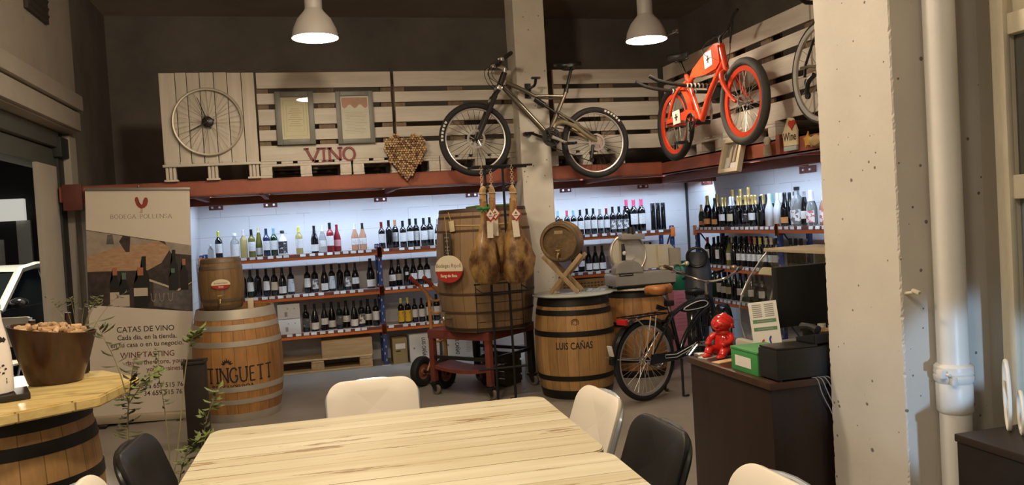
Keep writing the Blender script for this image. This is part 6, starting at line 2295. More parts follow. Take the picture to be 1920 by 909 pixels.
picture('grey-framed certificate left of the other frame, above the VINO letters', (-0.018, 7.485, 2.572), 0.335, 0.475, 0.048, mat('old_paper', (0.74, 0.66, 0.46), 0.7, var=0.05), deco1)
picture('grey-framed sheet with a reddish picture, right of the certificate', (0.515, 7.485, 2.566), 0.335, 0.475, 0.042, mat('pale_paper', (0.72, 0.67, 0.57), 0.7, var=0.05), deco2)
vn = thing('letter_sign', 'dark red wooden VINO letters fixed on the white pallet board', 'sign', (0.275, 7.497, 2.178))
M_let = mat('wine_red_letters', (0.20, 0.035, 0.03), 0.5)
x = -0.225
for ch, wv_ in (('V', 1.0), ('I', 0.55), ('N', 0.95), ('O', 0.95)):
    g = serif_geo(ch, 0.118, 0.20, 0.2, 0.95, 0.42)
    wd = 0.118 * wv_
    flat_text(g, 'letter_' + ch.lower(), M_let, vn, Matrix.Translation((x + wd / 2, 0, 0)) @ Matrix.Rotation(pi / 2, 4, 'X'), depth=0.012)
    x += wd + 0.012

# heart of corks
hc = thing('cork_heart', 'heart made of wine corks hanging on the pallets right of VINO', 'decoration', (0.948, 7.44, 2.182))


def inheart(x, z, s=1.0):
    X, Z = x / (0.178 * s), z / (0.178 * s) + 0.12
    return (X * X + Z * Z - 1) ** 3 - X * X * Z ** 3 <= 0


hl = [(0, .140), (-.03, .180), (-.07, .207), (-.11, .211), (-.152, .190), (-.184, .143), (-.193, .095), (-.181, .040), (-.156, -.020), (-.115, -.088), (-.06, -.158), (0, -.220)]
hp = hl + [(-x, z) for x, z in reversed(hl[1:-1])]
MB().prism([(x * 0.95, z * 0.95) for x, z in hp], 0.03, frame((0, 0.045, 0), x=(1, 0, 0), z=(0, -1, 0))).build('heart_board', mat('heart_back', (0.07, 0.04, 0.02), 0.8), hc)


def inside(x, z):
    c = False
    n = len(hp)
    for i in range(n):
        x0, z0 = hp[i]
        x1, z1 = hp[(i + 1) % n]
        if (z0 > z) != (z1 > z) and x < (x1 - x0) * (z - z0) / (z1 - z0) + x0:
            c = not c
    return c


M_cork = [mat('cork_a', (0.46, 0.30, 0.15), 0.8, var=0.15, vscale=40), mat('cork_b', (0.27, 0.15, 0.07), 0.8, var=0.15, vscale=40), mat('cork_c', (0.52, 0.36, 0.19), 0.8, var=0.15, vscale=40), mat('cork_d', (0.17, 0.075, 0.05), 0.8, var=0.15, vscale=40)]
rg = random.Random(8)
spots = []
for iz in range(-14, 14):
    for ix in range(-14, 14):
        x = (ix + 0.5 * (iz % 2)) * 0.0238 + rg.uniform(-.0015, .0015)
        z = iz * 0.0208 + rg.uniform(-.0015, .0015)
        if inside(x, z):
            spots.append((x, z))
rg.shuffle(spots)
rest = MB()
cork_me = [MB().lathe([(0, 0), (0.0098, 0), (0.0108, 0.002), (0.0108, 0.036), (0, 0.036)], 12, frame((0, 0, 0), z=(0, 1, 0))).mesh('cork', m) for m in M_cork]
for k, (x, z) in enumerate(spots):
    y = rg.uniform(-0.034, -0.012)
    if k < 100:
        o = bpy.data.objects.new('cork', cork_me[rg.choice((0, 0, 0, 1, 1, 2, 2, 3))])
        C.objects.link(o)
        o.parent = hc
        o.location = (x, y, z)
    else:
        rest.lathe([(0, 0), (0.0098, 0), (0.0108, 0.002), (0.0108, 0.036), (0, 0.036)], 12, frame((x, y, z), z=(0, 1, 0)), mi=rg.choice((0, 0, 0, 1, 1, 2, 2, 3)))
o = rest.build('corks', M_cork, hc)
o['kind'] = 'stuff'
b = MB()
b.tube([(0, 0.0, 0.12), (0, 0.03, 0.16), (0.0, 0.045, 0.19)], 0.003, 5)
b.build('hanging_cord', mat('twine', (0.45, 0.30, 0.12), 0.8), hc)

# things along the side beam
sf = thing('shadow_frame', 'cream box frame of small objects leaning out from the side beam', 'frame', (3.49, 5.98, 1.965), -pi / 2)
M_crm = mat('cream_frame', (0.60, 0.52, 0.38), 0.55)
sf.rotation_euler = (RAD(-14), 0, -pi / 2)
b = MB()
w_, h_ = 0.31, 0.29
for s in (-1, 1):
    b.span((s * (w_ / 2 - 0.018) - 0.018, -0.045, -h_ / 2), (s * (w_ / 2 - 0.018) + 0.018, 0.0, h_ / 2), 0.003)
    b.span((-w_ / 2 + 0.036, -0.045, s * (h_ / 2 - 0.018) - 0.018), (w_ / 2 - 0.036, 0.0, s * (h_ / 2 - 0.018) + 0.018), 0.003)
b.build('box_frame', M_crm, sf)
MB().span((-w_ / 2 + 0.03, -0.006, -h_ / 2 + 0.03), (w_ / 2 - 0.03, -0.001, h_ / 2 - 0.03)).build('back_board', mat('frame_back', (0.30, 0.27, 0.23), 0.7, var=0.25, vscale=20), sf)
b = MB()
b.span((-0.10, -0.02, -0.10), (-0.03, -0.007, -0.01), 0.003)
b.span((-0.01, -0.02, -0.11), (0.10, -0.007, -0.06), 0.003)
b.build('pale_cards', mat('pale_card2', (0.58, 0.58, 0.58), 0.6), sf)
b = MB()
b.tube([(-0.03, -0.016, -0.09), (-0.03, -0.016, 0.04), (-0.02, -0.016, 0.08)], [0.014, 0.012, 0.006], 8)
b.tube([(0.03, -0.016, -0.05), (0.04, -0.016, 0.09)], [0.012, 0.008], 8)
b.tube([(0.07, -0.016, -0.04), (0.085, -0.016, 0.08)], 0.006, 6)
b.build('small_figures', mat('driftwood', (0.48, 0.40, 0.30), 0.7), sf)

ws = thing('wine_sign', 'small cream wooden plaque with a red heart and Wine script on the side beam', 'sign', (3.535, 5.235, 1.972), -pi / 2)
b = MB()
b.prism([(-0.085, 0.0), (0.085, 0.0), (0.09, 0.115), (0.045, 0.20), (-0.02, 0.215), (-0.09, 0.105)], 0.016, frame((0, 0, 0), x=(1, 0, 0), z=(0, -1, 0)), bev=0.003)
b.build('plaque', mat('plaque_cream', (0.66, 0.55, 0.35), 0.6, var=0.08, vscale=14), ws)
b = MB()
hp2 = [(0.0026 * 16 * sin(2 * pi * i / 30) ** 3 + 0.035, 0.0026 * (13 * cos(2 * pi * i / 30) - 5 * cos(4 * pi * i / 30) - 2 * cos(6 * pi * i / 30) - cos(8 * pi * i / 30)) + 0.155) for i in range(30)]
b.prism(hp2, 0.006, frame((0, -0.0165, 0), x=(1, 0, 0), z=(0, -1, 0)))
b.build('red_heart', mat('heart_red', (0.45, 0.04, 0.02), 0.4), ws)
flat_text(text_geo('Wine', 0.085, squeeze=0.85, bold=0.002), 'script_word', mat('script_brown', (0.05, 0.03, 0.015), 0.7), ws, Matrix.Translation((0, -0.0172, 0)) @ Matrix.Rotation(pi / 2, 4, 'X'), off=(0, 0.04))
MB().span((-0.08, -0.02, -0.035), (0.08, 0.0, -0.002), 0.003).build('plaque_base', mat('blue_grey_block', (0.33, 0.36, 0.36), 0.6), ws)
fg = thing('small_figurine', 'little white painted figurine standing on the side beam edge, left of the plaque', 'figurine', (3.52, 5.535, 1.925))
b = MB()
b.lathe([(0, 0), (0.03, 0.0), (0.034, 0.02), (0.028, 0.07), (0.02, 0.09), (0.026, 0.105), (0.028, 0.125), (0.018, 0.145), (0, 0.15)], 18)
b.build('figurine_body', mat('figurine_white', (0.62, 0.57, 0.45), 0.5, var=0.15, vscale=25), fg)
bk = MB().box((3.535, 5.40, 2.00), (0.03, 0.045, 0.15), rot=(0, 0, 0.1), bev=0.004).build('red_book', mat('book_red', (0.33, 0.10, 0.06), 0.5))
tag(bk, 'narrow reddish box standing between the white figurine and the plaque', 'box')
st_ = thing('starfish', 'dried orange starfish lying on the side beam right of the plaque', 'starfish', (3.52, 5.0, 1.99), -pi / 2)
b = MB()
poly = []
for k in range(10):
    a = pi / 2 + k * pi / 5
    q = 0.065 if k % 2 == 0 else 0.026
    poly.append((q * cos(a), q * sin(a)))
b.prism(poly, 0.018, frame((0, 0, 0), x=(1, 0, 0), z=(0, -1, 0)), bev=0.006)
b.build('star_body', mat('starfish_orange', (0.62, 0.33, 0.07), 0.7, var=0.2, vscale=40), st_)
b = MB()
rg = random.Random(3)
b.loft([[(0.03 + u * 0.14, -0.02 + 0.03 * sin(2 * pi * k / 10) * (1 + rg.uniform(-.2, .2)) * s_, -0.01 + 0.035 * cos(2 * pi * k / 10) * s_ * (1 + rg.uniform(-.2, .2))) for k in range(10)] for u, s_ in ((0, .4), (.25, 1), (.6, 1.15), (.85, .8), (1, .35))])
b.build('dried_leaf', mat('dried_leaf', (0.50, 0.36, 0.17), 0.8, var=0.2, vscale=18), st_)

# ================================================================ PENDANT LAMPS
M_shade = mat('lamp_shade_grey', (0.42, 0.40, 0.37), 0.5, 0.1)
M_glow = mat('lamp_glow', (1, 1, 1), 0.5, emis=WARM, estr=PENDANT_STRENGTH)


def pendant(label, loc):
    t = thing('pendant_lamp', label, 'lamp', loc, 0, 'grey industrial pendant lamps')
    t.scale = (0.9, 0.9, 0.9)
    MB().lathe([(0.185, 0.0), (0.188, 0.0), (0.172, 0.075), (0.135, 0.155), (0.082, 0.215), (0.070, 0.235), (0.068, 0.235), (0.078, 0.212), (0.130, 0.152), (0.168, 0.074), (0.185, 0.0)], 48).build('lamp_shade', M_shade, t)
    MB().lathe([(0, 0.42), (0.062, 0.42), (0.070, 0.40), (0.070, 0.225), (0, 0.225)], 32).build('lamp_housing', M_shade, t)
    MB().lathe([(0, 0.004), (0.180, 0.006), (0.180, 0.010), (0, 0.010)], 48).build('diffuser', M_glow, t)
    MB().tube([(0, 0, 0.42), (0, 0, (4.0 - loc[2]) / 0.9)], 0.012, 8).build('suspension_tube', M_dkst, t)
    b = MB()
    b.tube([(0, 0, 0.42), (0.03, 0, 0.45), (0.03, 0, 0.50)], 0.006, 6)
    b.build('hook', M_dkst, t)
    return t


pendant('grey pendant lamp at the left, shining above the two framed pictures', (0.165, 6.05, 2.955))
pl = pendant('grey pendant lamp at the right, shining in front of the red bicycle', (2.80, 6.08, 2.945))
b = MB()
b.tube([(0.19, 0, 0.03), (0.27, -0.02, 0.07), (0.30, -0.01, 0.10)], 0.006, 6)
b.box((0.27, -0.02, 0.075), (0.03, 0.02, 0.02), bev=0.004)
b.box((0.305, -0.01, 0.08), (0.02, 0.02, 0.035), bev=0.004)
b.build('shade_clamp', M_chrome, pl)

# ================================================================ ROLL-UP BANNER
bn = thing('rollup_banner', 'tall roll-up banner for wine tastings standing left of the steel-hooped barrel', 'banner', (-1.435, 7.43, 0))
bn.rotation_euler = (0, RAD(2.3), 0)
M_ban = mat('banner_print', (0.70, 0.62, 0.51), 0.5, var=0.03, vscale=2)
MB().span((-0.412, -0.002, 0.06), (0.412, 0.002, 1.985)).build('banner_sheet', M_ban, bn, smooth=0)
MB().span((-0.418, -0.012, 1.982), (0.418, 0.012, 2.008), 0.005).build('top_rail', mat('rail_alu', (0.30, 0.28, 0.25), 0.4, 0.6), bn)
MB().span((-0.43, -0.07, 0.012), (0.43, 0.07, 0.075), 0.012).build('base_box', mat('base_alu', (0.50, 0.42, 0.30), 0.45, 0.4), bn)
b = MB()
for x in (-0.3, 0.3):
    b.span((x - 0.03, -0.13, 0.0), (x + 0.03, 0.13, 0.013), 0.003)
b.build('base_feet', M_dkst, bn)
MB().tube([(0.0, 0.03, 0.05), (0.0, 0.03, 1.99), (0.0, 0.012, 2.03)], 0.009, 8).build('support_pole', M_chrome, bn)
MR = Matrix.Translation((0, -0.0028, 0)) @ Matrix.Rotation(pi / 2, 4, 'X')
M_txt = mat('banner_brown', (0.055, 0.032, 0.022), 0.7)
M_txr = mat('banner_red', (0.16, 0.045, 0.035), 0.7)
flat_text(serif_geo('BODEGA POLLENSA', 0.034, 0.10, 0.2, 0.98, 0.25), 'shop_name', mat('banner_grey_brown', (0.16, 0.11, 0.075), 0.7), bn, MR, off=(0.02, 1.745))
# rooster emblem
b = MB()
pts_l = [(-0.05, 1.90), (-0.045, 1.925), (-0.03, 1.93), (-0.022, 1.915), (-0.025, 1.90), (-0.005, 1.868), (0.0, 1.862), (0.01, 1.868), (0.015, 1.895), (0.025, 1.918), (0.04, 1.925), (0.052, 1.915), (0.055, 1.89), (0.045, 1.855), (0.025, 1.835), (0.0, 1.828), (-0.022, 1.838), (-0.04, 1.862)]
b._f([b.bm.verts.new((x + 0.022, -0.003, z)) for x, z in pts_l])
for x in (-0.004, 0.006):
    b._f([b.bm.verts.new((x + 0.022 + dx, -0.003, z)) for dx, z in ((0, 1.83), (0.003, 1.83), (0.003, 1.795), (-0.014, 1.795), (-0.014, 1.798), (0, 1.798))])
bmesh.ops.triangulate(b.bm, faces=b.bm.faces)
b.build('rooster_emblem', mat('emblem_red', (0.30, 0.045, 0.03), 0.6), bn, smooth=0)
for txt, x, z, s, m in (('CATAS DE VINO', 0.03, 0.775, 0.068, M_txt), ('Cada día, en la tienda,', 0.04, 0.71, 0.058, M_txt), ('en tu casa o en tu negocio.', 0.04, 0.648, 0.058, M_txt),
                        ('WINE TASTING', 0.04, 0.555, 0.068, M_txr), ('day at the Store, your', 0.10, 0.492, 0.058, M_txr), ('your business.', 0.18, 0.430, 0.058, M_txr),
                        ('ahora 659 515 76', 0.13, 0.285, 0.058, M_txt), ('34 659 515 76', 0.155, 0.222, 0.058, M_txt), ('Book', -0.21, 0.215, 0.058, M_txr)):
    flat_text(text_geo(txt, s, squeeze=0.92, bold=0.0006), 'banner_text', m, bn, MR, off=(x, z))
# the printed photograph: flat colour areas of one print
PM = [mat('print_dark', (0.045, 0.032, 0.028), 0.5, var=0.5, vscale=14), mat('print_table', (0.36, 0.20, 0.10), 0.5, col2=(0.50, 0.33, 0.20), vscale=16, stretch=(1, 1, 3)), mat('print_haze', (0.27, 0.23, 0.19), 0.5, col2=(0.42, 0.34, 0.26), vscale=9),
      mat('print_bottle', (0.014, 0.014, 0.012), 0.5), mat('print_label', (0.55, 0.46, 0.36), 0.5), mat('print_green', (0.10, 0.17, 0.12), 0.5), mat('print_copper', (0.38, 0.15, 0.07), 0.5), mat('print_line', (0.55, 0.45, 0.33), 0.5),
      mat('print_grey', (0.12, 0.105, 0.10), 0.5, var=0.4, vscale=18)]
b = MB()


def pr(poly, mi, k):
    b._f([b.bm.verts.new((x, -0.0022 - 0.00012 * k, z)) for x, z in poly], mi)


def cutz(x):
    return (1.655 + (1.505 - 1.655) * (x + 0.412) / 0.824, 1.02 + (0.93 - 1.02) * (x + 0.412) / 0.824)


pr([(-0.412, cutz(-0.412)[1]), (0.412, cutz(0.412)[1]), (0.412, cutz(0.412)[0]), (-0.412, cutz(-0.412)[0])], 0, 0)
pr([(-0.412, 1.40), (-0.15, 1.43), (0.10, 1.46), (0.16, 1.545), (-0.412, 1.65)], 2, 1)
pr([(-0.412, 1.42), (-0.412, 1.30), (0.06, 1.30), (0.17, 1.36), (0.25, 1.49), (0.15, 1.55), (0.02, 1.53), (-0.20, 1.50)], 1, 2)
pr([(0.25, 1.44), (0.412, 1.42), (0.412, 1.505), (0.20, 1.543)], 2, 3)
pr([(-0.11, 1.46), (-0.08, 1.46), (-0.07, 1.59), (-0.13, 1.60), (-0.16, 1.55)], 0, 3)
pr([(-0.26, 1.53), (-0.20, 1.53), (-0.21, 1.61), (-0.25, 1.61)], 8, 3)
pr([(0.03, 1.24), (0.30, 1.13), (0.412, 1.19), (0.412, 1.18), (0.30, 1.112), (0.03, 1.222)], 7, 4)
pr([(0.10, 0.99), (0.412, 0.93), (0.412, 1.17), (0.30, 1.105), (0.10, 1.19)], 8, 3)


def pbottle(x, z0, h, w_, cap, lab, k):
    pr([(x - w_, z0), (x + w_, z0), (x + w_, z0 + h * .58), (x + w_ * .4, z0 + h * .72), (x + w_ * .4, z0 + h), (x - w_ * .4, z0 + h), (x - w_ * .4, z0 + h * .72), (x - w_, z0 + h * .58)], 3, k)
    pr([(x - w_ * .42, z0 + h * .80), (x + w_ * .42, z0 + h * .80), (x + w_ * .42, z0 + h), (x - w_ * .42, z0 + h)], cap, k + 1)
    if lab:
        pr([(x - w_, z0 + lab[0]), (x + w_, z0 + lab[0]), (x + w_, z0 + lab[1]), (x - w_, z0 + lab[1])], 4, k + 1)


pbottle(0.27, 1.14, 0.33, 0.032, 3, None, 5)
pbottle(0.35, 1.12, 0.27, 0.032, 6, None, 5)
pbottle(0.26, 1.12, 0.19, 0.036, 5, None, 7)
pbottle(0.03, 1.02, 0.40, 0.04, 3, None, 5)
pbottle(-0.20, 1.0, 0.33, 0.042, 6, (0.0, 0.12), 7)
pbottle(-0.13, 0.995, 0.29, 0.040, 5, (0.0, 0.10), 9)
pbottle(0.0, 0.985, 0.34, 0.055, 6, (0.095, 0.165), 9)
for gx in (0.10, 0.165, 0.235):
    pr([(gx - 0.022, 1.10), (gx - 0.015, 1.04), (gx, 1.025), (gx + 0.015, 1.04), (gx + 0.022, 1.10), (gx + 0.017, 1.10), (gx + 0.012, 1.045), (gx, 1.032), (gx - 0.012, 1.045), (gx - 0.017, 1.10)], 2, 11)
bmesh.ops.triangulate(b.bm, faces=b.bm.faces)
b.build('printed_photo', PM, bn, smooth=0)

# ================================================================ TABLES AND CHAIRS
M_tab = wood_mat('limewashed_planks', (0.50, 0.43, 0.27), (0.67, 0.63, 0.475), 0, 3.0, 0.42, planks=0.115, seam=(0.07, 0.04, 0.02), worn=0.40, worncol=(0.22, 0.115, 0.04))


def round_rect(w, h, r, n=6):
    out = []
    for cx, cy, a0 in ((w / 2 - r, h / 2 - r, 0), (-w / 2 + r, h / 2 - r, 90), (-w / 2 + r, -h / 2 + r, 180), (w / 2 - r, -h / 2 + r, 270)):
        for i in range(n + 1):
            a = RAD(a0 + 90 * i / n)
            out.append((cx + r * cos(a), cy + r * sin(a)))
    return out


def table(label, loc, rotz, w, d):
    t = thing('dining_table', label, 'table', loc, rotz, 'plank-topped tables pushed together')
    MB().prism(round_rect(w, d, 0.055), 0.034, Matrix.Translation((0, 0, 0.716)), bev=0.004).build('tabletop', M_tab, t)
    b = MB()
    for s in (-1, 1):
        b.span((-w / 2 + 0.42, s * (d / 2 - 0.12) - 0.012, 0.66), (w / 2 - 0.12, s * (d / 2 - 0.12) + 0.012, 0.716))
        b.span((s * (w / 2 - 0.42) - 0.012, -d / 2 + 0.12, 0.66), (s * (w / 2 - 0.42) + 0.012, d / 2 - 0.12, 0.716))
    b.build('apron', mat('table_apron', (0.35, 0.24, 0.12), 0.6), t)
    for sx in (-1, 1):
        for sy in (-1, 1):
            MB().box((sx * (w / 2 - 0.42), sy * (d / 2 - 0.11), 0.33), (0.05, 0.05, 0.66), bev=0.004).build('leg', mat('table_leg', (0.04, 0.04, 0.04), 0.5), t)
    return t


table('long plank table in the foreground, far one of the two pushed together', (0.262, 3.022, 0), RAD(-2.2), 1.405, 0.915)
table('long plank table in the foreground, near one of the two pushed together', (0.228, 2.102, 0), RAD(-2.2), 1.405, 0.915)

M_chw = mat('white_chair_plastic', (0.72, 0.66, 0.56), 0.38)
M_chk = mat('black_chair_plastic', (0.014, 0.014, 0.014), 0.38)
M_chg = mat('grey_chair_tube', (0.36, 0.40, 0.44), 0.3, 0.5)


def chair(label, loc, rotz, m, tube_m, group, tilt=20.0):
    """sitter faces +y"""
    t = thing('chair', label, 'chair', loc, rotz, group)
    T = Matrix.Translation((0, -0.20, 0.605)) @ Matrix.Rotation(RAD(tilt), 4, 'X')
    hw, h0, h1 = 0.215, -0.025, 0.235

    def pt(u, v, off):
        x = u * hw
        return T @ Vector((x, off - 0.035 * (1 - u * u) + 0.0, v))
    b = MB()
    # rounded outline of the back panel, two skins
    out = []
    rc = 0.085
    for cx, cz, a0 in ((hw - rc, h1 - rc, 0), (-hw + rc, h1 - rc, 90), (-hw + 0.03, h0 + 0.03, 180), (hw - 0.03, h0 + 0.03, 270)):
        rr_ = rc if a0 < 180 else 0.03
        for i in range(9):
            a = RAD(a0 + 90 * i / 8)
            out.append((cx + rr_ * cos(a), cz + rr_ * sin(a)))
    n = len(out)
    cu, cv = 0.0, (h0 + h1) / 2
    rings = []
    for s, off in ((0.0, 0.013), (0.5, 0.013), (0.96, 0.013), (1.0, 0.007), (1.0, -0.007), (0.96, -0.013), (0.5, -0.013), (0.0, -0.013)):
        rings.append([pt((x * max(s, 0.001)) / hw, cv + (z - cv) * max(s, 0.001), off) for x, z in out])
    b.loft(rings)
    b.build('backrest', m, t, smooth=50)
    b = MB()
    pl = [T @ Vector((s * hw, -0.016, z)) for s, z in ((1, -0.10), (1, 0.12), (1, 0.17))]
    tp = [T @ Vector((hw * cos(RAD(a)), -0.016 - 0.03 * (1 - cos(RAD(a)) ** 2), 0.15 + 0.085 * sin(RAD(a)))) for a in range(0, 181, 15)]
    b.tube([(0.20, 0.10, 0.45), (0.205, -0.17, 0.46)] + pl[:2] + tp + [Vector((-p.x, p.y, p.z)) for p in reversed(pl[:2])] + [(-0.205, -0.17, 0.46), (-0.20, 0.10, 0.45)], 0.011, 8)
    b.build('back_frame', tube_m, t)
    st = MB()
    st.grid(lambda i, j: ((-0.21 + 0.42 * i / 10) * (1 - 0.1 * (j / 10) * 0), -0.19 + 0.41 * j / 10, 0.462 - 0.018 * (1 - ((i - 5) / 5) ** 2) - (0.02 * ((j - 8) / 2) ** 2 if j > 8 else 0)), 11, 11)
    bmesh.ops.solidify(st.bm, geom=st.bm.faces[:], thickness=0.014)
    st.build('seat', m, t, smooth=50)
    for s in (-1, 1):
        for y0, y1 in ((0.16, 0.22), (-0.16, -0.23)):
            MB().tube([(s * 0.185, y0, 0.435), (s * 0.21, y1, 0.012)], 0.011, 8).build('leg', tube_m, t)
            MB().cyl((s * 0.211, y1 * 1.003, 0.0), (s * 0.209, y1, 0.03), 0.014).build('leg_cap', M_rub, t)
    return t


chair('white chair at the far end of the plank tables, facing the camera', (0.255, 3.60, 0), RAD(178), M_chw, M_chg, 'chairs at the plank tables', 18)
chair('white chair on the right of the tables, furthest from the camera', (0.855, 3.08, 0), RAD(92), M_chw, M_chg, 'chairs at the plank tables')
chair('black chair on the right of the tables, between two white chairs', (0.865, 2.53, 0), RAD(90), M_chk, M_chk, 'chairs at the plank tables')
chair('white chair on the right of the tables, nearest the camera', (0.90, 1.86, 0), RAD(91), M_chw, M_chg, 'chairs at the plank tables')
chair('black chair on the left of the tables, beside the tall plant stems', (-0.365, 3.12, 0), RAD(-94), M_chk, M_chk, 'chairs at the plank tables')
chair('white chair on the left of the tables, nearest the camera', (-0.43, 2.62, 0), RAD(-92), M_chw, M_chg, 'chairs at the plank tables')

# ================================================================ BARREL TABLE AT THE LEFT
SX, SY = -1.245, 3.74
bt, radb = barrel('oak barrel with black hoops carrying the octagonal wooden top at the left', (SX, SY, 0), 0.905, 0.295, 0.348,
                  ((0.05, 0.05), (0.20, 0.045), (0.36, 0.045), (0.66, 0.05), (0.84, 0.05), (0.95, 0.06)), M_oak, M_hoopk, rotz=0.4)
M_oct = wood_mat('yellow_pine_planks', (0.50, 0.35, 0.11), (0.74, 0.60, 0.28), 0, 4.0, 0.4, planks=0.11, seam=(0.16, 0.09, 0.03), worn=0.30, worncol=(0.30, 0.17, 0.05))
o8 = [(0.505 * cos(RAD(11.5 + 45 * k)), 0.505 * sin(RAD(11.5 + 45 * k))) for k in range(8)]
ot = MB().prism(o8, 0.043, bev=0.006).build('octagonal_tabletop', M_oct, loc=(SX, SY, 0.9055))
tag(ot, 'octagonal pine tabletop resting on the barrel at the left edge', 'tabletop')
TZ = 0.949
bu = thing('wooden_bucket', 'dark brown tapered wooden bucket full of corks on the octagonal top', 'bucket', (-1.105, 3.92, TZ))
bu.scale = (0.86, 0.86, 0.9)
M_bk = wood_mat('bucket_walnut', (0.024, 0.009, 0.005), (0.070, 0.026, 0.011), 2, 4.0, 0.3, coat=0.25)
b = MB()
b.lathe([(0, 0.0), (0.118, 0.0), (0.126, 0.006), (0.165, 0.12), (0.202, 0.262), (0.205, 0.268), (0.196, 0.268), (0.158, 0.13), (0.118, 0.02), (0, 0.02)], 48)
for v_ in b.bm.verts:
    v_.co.y *= 0.82
    v_.co.z += 0.03 * (-v_.co.x / 0.2) * (v_.co.z / 0.27)
b.build('bucket_body', M_bk, bu)
b = MB()
b.lathe([(0, 0.215), (0.175, 0.215)], 32)
for v_ in b.bm.verts:
    v_.co.y *= 0.80
b.build('packing_layer', M_cork[1], bu)
rg = random.Random(21)
M_ck2 = [mat('cork_pale', (0.55, 0.37, 0.20), 0.8, var=0.2, vscale=60), mat('cork_mid', (0.44, 0.27, 0.13), 0.8, var=0.2, vscale=60)]
ckm = [MB().lathe([(0, -0.022), (0.0105, -0.022), (0.0115, -0.019), (0.0115, 0.019), (0.0105, 0.022), (0, 0.022)], 14).mesh('loose_cork', m) for m in M_ck2]
pts = []
tries = 0
while len(pts) < 52 and tries < 9000:
    tries += 1
    a, q = rg.uniform(0, 6.283), sqrt(rg.random()) * 0.166
    x, y = q * cos(a), q * sin(a) * 0.80
    if all((x - px_) ** 2 + (y - py_) ** 2 > 0.034 ** 2 for px_, py_ in pts):
        pts.append((x, y))
for x, y in pts:
    o = bpy.data.objects.new('loose_cork', rg.choice(ckm))
    C.objects.link(o)
    x, y = x * 0.86, y * 0.86
    o.location = (-1.105 + x, 3.92 + y, TZ + 0.206 - 0.135 * x + rg.uniform(0, 0.018) + 0.035 * (1 - (x * x + (y / .8) ** 2) / 0.03))
    o.rotation_euler = (pi / 2 + rg.uniform(-.4, .4), rg.uniform(-.3, .3), rg.uniform(0, 3.14))
    tag(o, 'used wine cork lying in the dark wooden bucket', 'cork', 'corks in the bucket')

wb = thing('ceramic_bottle', 'white ceramic bottle with black emblem on a black tray at the left edge', 'bottle', (-1.235, 3.60, TZ + 0.0265), 0.25)
M_cer = mat('white_ceramic', (0.80, 0.74, 0.68), 0.25)
MB().lathe([(0, 0.003), (0.060, 0.0), (0.066, 0.006), (0.067, 0.10), (0.064, 0.16), (0.052, 0.235), (0.042, 0.285), (0.038, 0.335), (0.042, 0.338), (0.042, 0.352), (0.037, 0.355), (0, 0.355)], 36).build('bottle_body', M_cer, wb)
MB().lathe([(0, 0.3555), (0.022, 0.3555), (0.026, 0.385), (0, 0.39)], 20).build('cork_stopper', M_ck2[1], wb)


def on_bottle(u, z, r):
    a = -pi / 2 + u / r
    return ((r + 0.0012) * cos(a), (r + 0.0012) * sin(a), z)


b = MB()
for du, dz, s in ((0.028, 0.215, 0.024), (0.05, 0.215, 0.012), (0.006, 0.215, 0.012)):
    q = [on_bottle(du + x * s, dz + z * s, 0.0565) for x, z in ((0, 1), (1, 0), (0, -1), (-1, 0))]
    b._f([b.bm.verts.new(p) for p in q])
b.build('diamond_emblem', M_ink, wb, smooth=0)
b = MB()
for k in range(4):
    q = [on_bottle(0.03 + x * 0.022, 0.045 + k * 0.006 + z * 0.0015, 0.0668) for x, z in ((-1, -1), (1, -1), (1, 1), (-1, 1))]
    b._f([b.bm.verts.new(p) for p in q])
for k in range(5):
    q = [on_bottle(0.035 + 0.014 * cos(k * 1.25) + x * 0.006, 0.10 + 0.016 * sin(k * 1.25) + z * 0.005, 0.0668) for x, z in ((-1, -1), (1, -.4), (.4, 1), (-.8, .7))]
    b._f([b.bm.verts.new(p) for p in q])
b.build('small_figure_print', M_ink, wb, smooth=0)
tr = MB().box((0, 0, 0.013), (0.23, 0.19, 0.025), bev=0.004).build('black_tray', mat('tray_black', (0.02, 0.016, 0.013), 0.5), loc=(-1.235, 3.60, TZ + 0.0005))
tr.rotation_euler = (0, 0, 0.35)
tag(tr, 'flat black tray under the white ceramic bottle', 'tray')

# ================================================================ PLANT
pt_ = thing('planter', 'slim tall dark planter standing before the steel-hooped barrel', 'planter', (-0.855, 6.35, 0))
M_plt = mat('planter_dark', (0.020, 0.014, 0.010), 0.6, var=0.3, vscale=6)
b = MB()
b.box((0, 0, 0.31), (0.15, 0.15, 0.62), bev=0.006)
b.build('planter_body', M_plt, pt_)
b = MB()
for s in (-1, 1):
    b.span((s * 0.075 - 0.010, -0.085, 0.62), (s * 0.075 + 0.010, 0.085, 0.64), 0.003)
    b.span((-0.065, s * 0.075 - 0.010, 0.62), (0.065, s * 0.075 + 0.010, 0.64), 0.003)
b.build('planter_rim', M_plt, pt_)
M_leaf = mat('leaf_green', (0.075, 0.105, 0.022), 0.6, col2=(0.16, 0.20, 0.05), vscale=25)
M_leaf2 = mat('leaf_dull', (0.055, 0.062, 0.026), 0.65, col2=(0.10, 0.105, 0.04), vscale=25)
M_stem = mat('stem', (0.22, 0.19, 0.09), 0.7)
pot = thing('potted_plant', 'tall loose green plant with small leaves growing behind the left black chair', 'plant', (-0.70, 3.40, 0))
b = MB()
b.lathe([(0, 0.0), (0.085, 0.0), (0.09, 0.01), (0.115, 0.21), (0.122, 0.215), (0.122, 0.235), (0.11, 0.235), (0.106, 0.2), (0, 0.195)], 32)
b.build('pot', mat('terracotta_dark', (0.14, 0.07, 0.045), 0.7), pot)
MB().lathe([(0, 0.2), (0.106, 0.2)], 24).build('soil', mat('soil', (0.03, 0.022, 0.015), 0.9), pot)


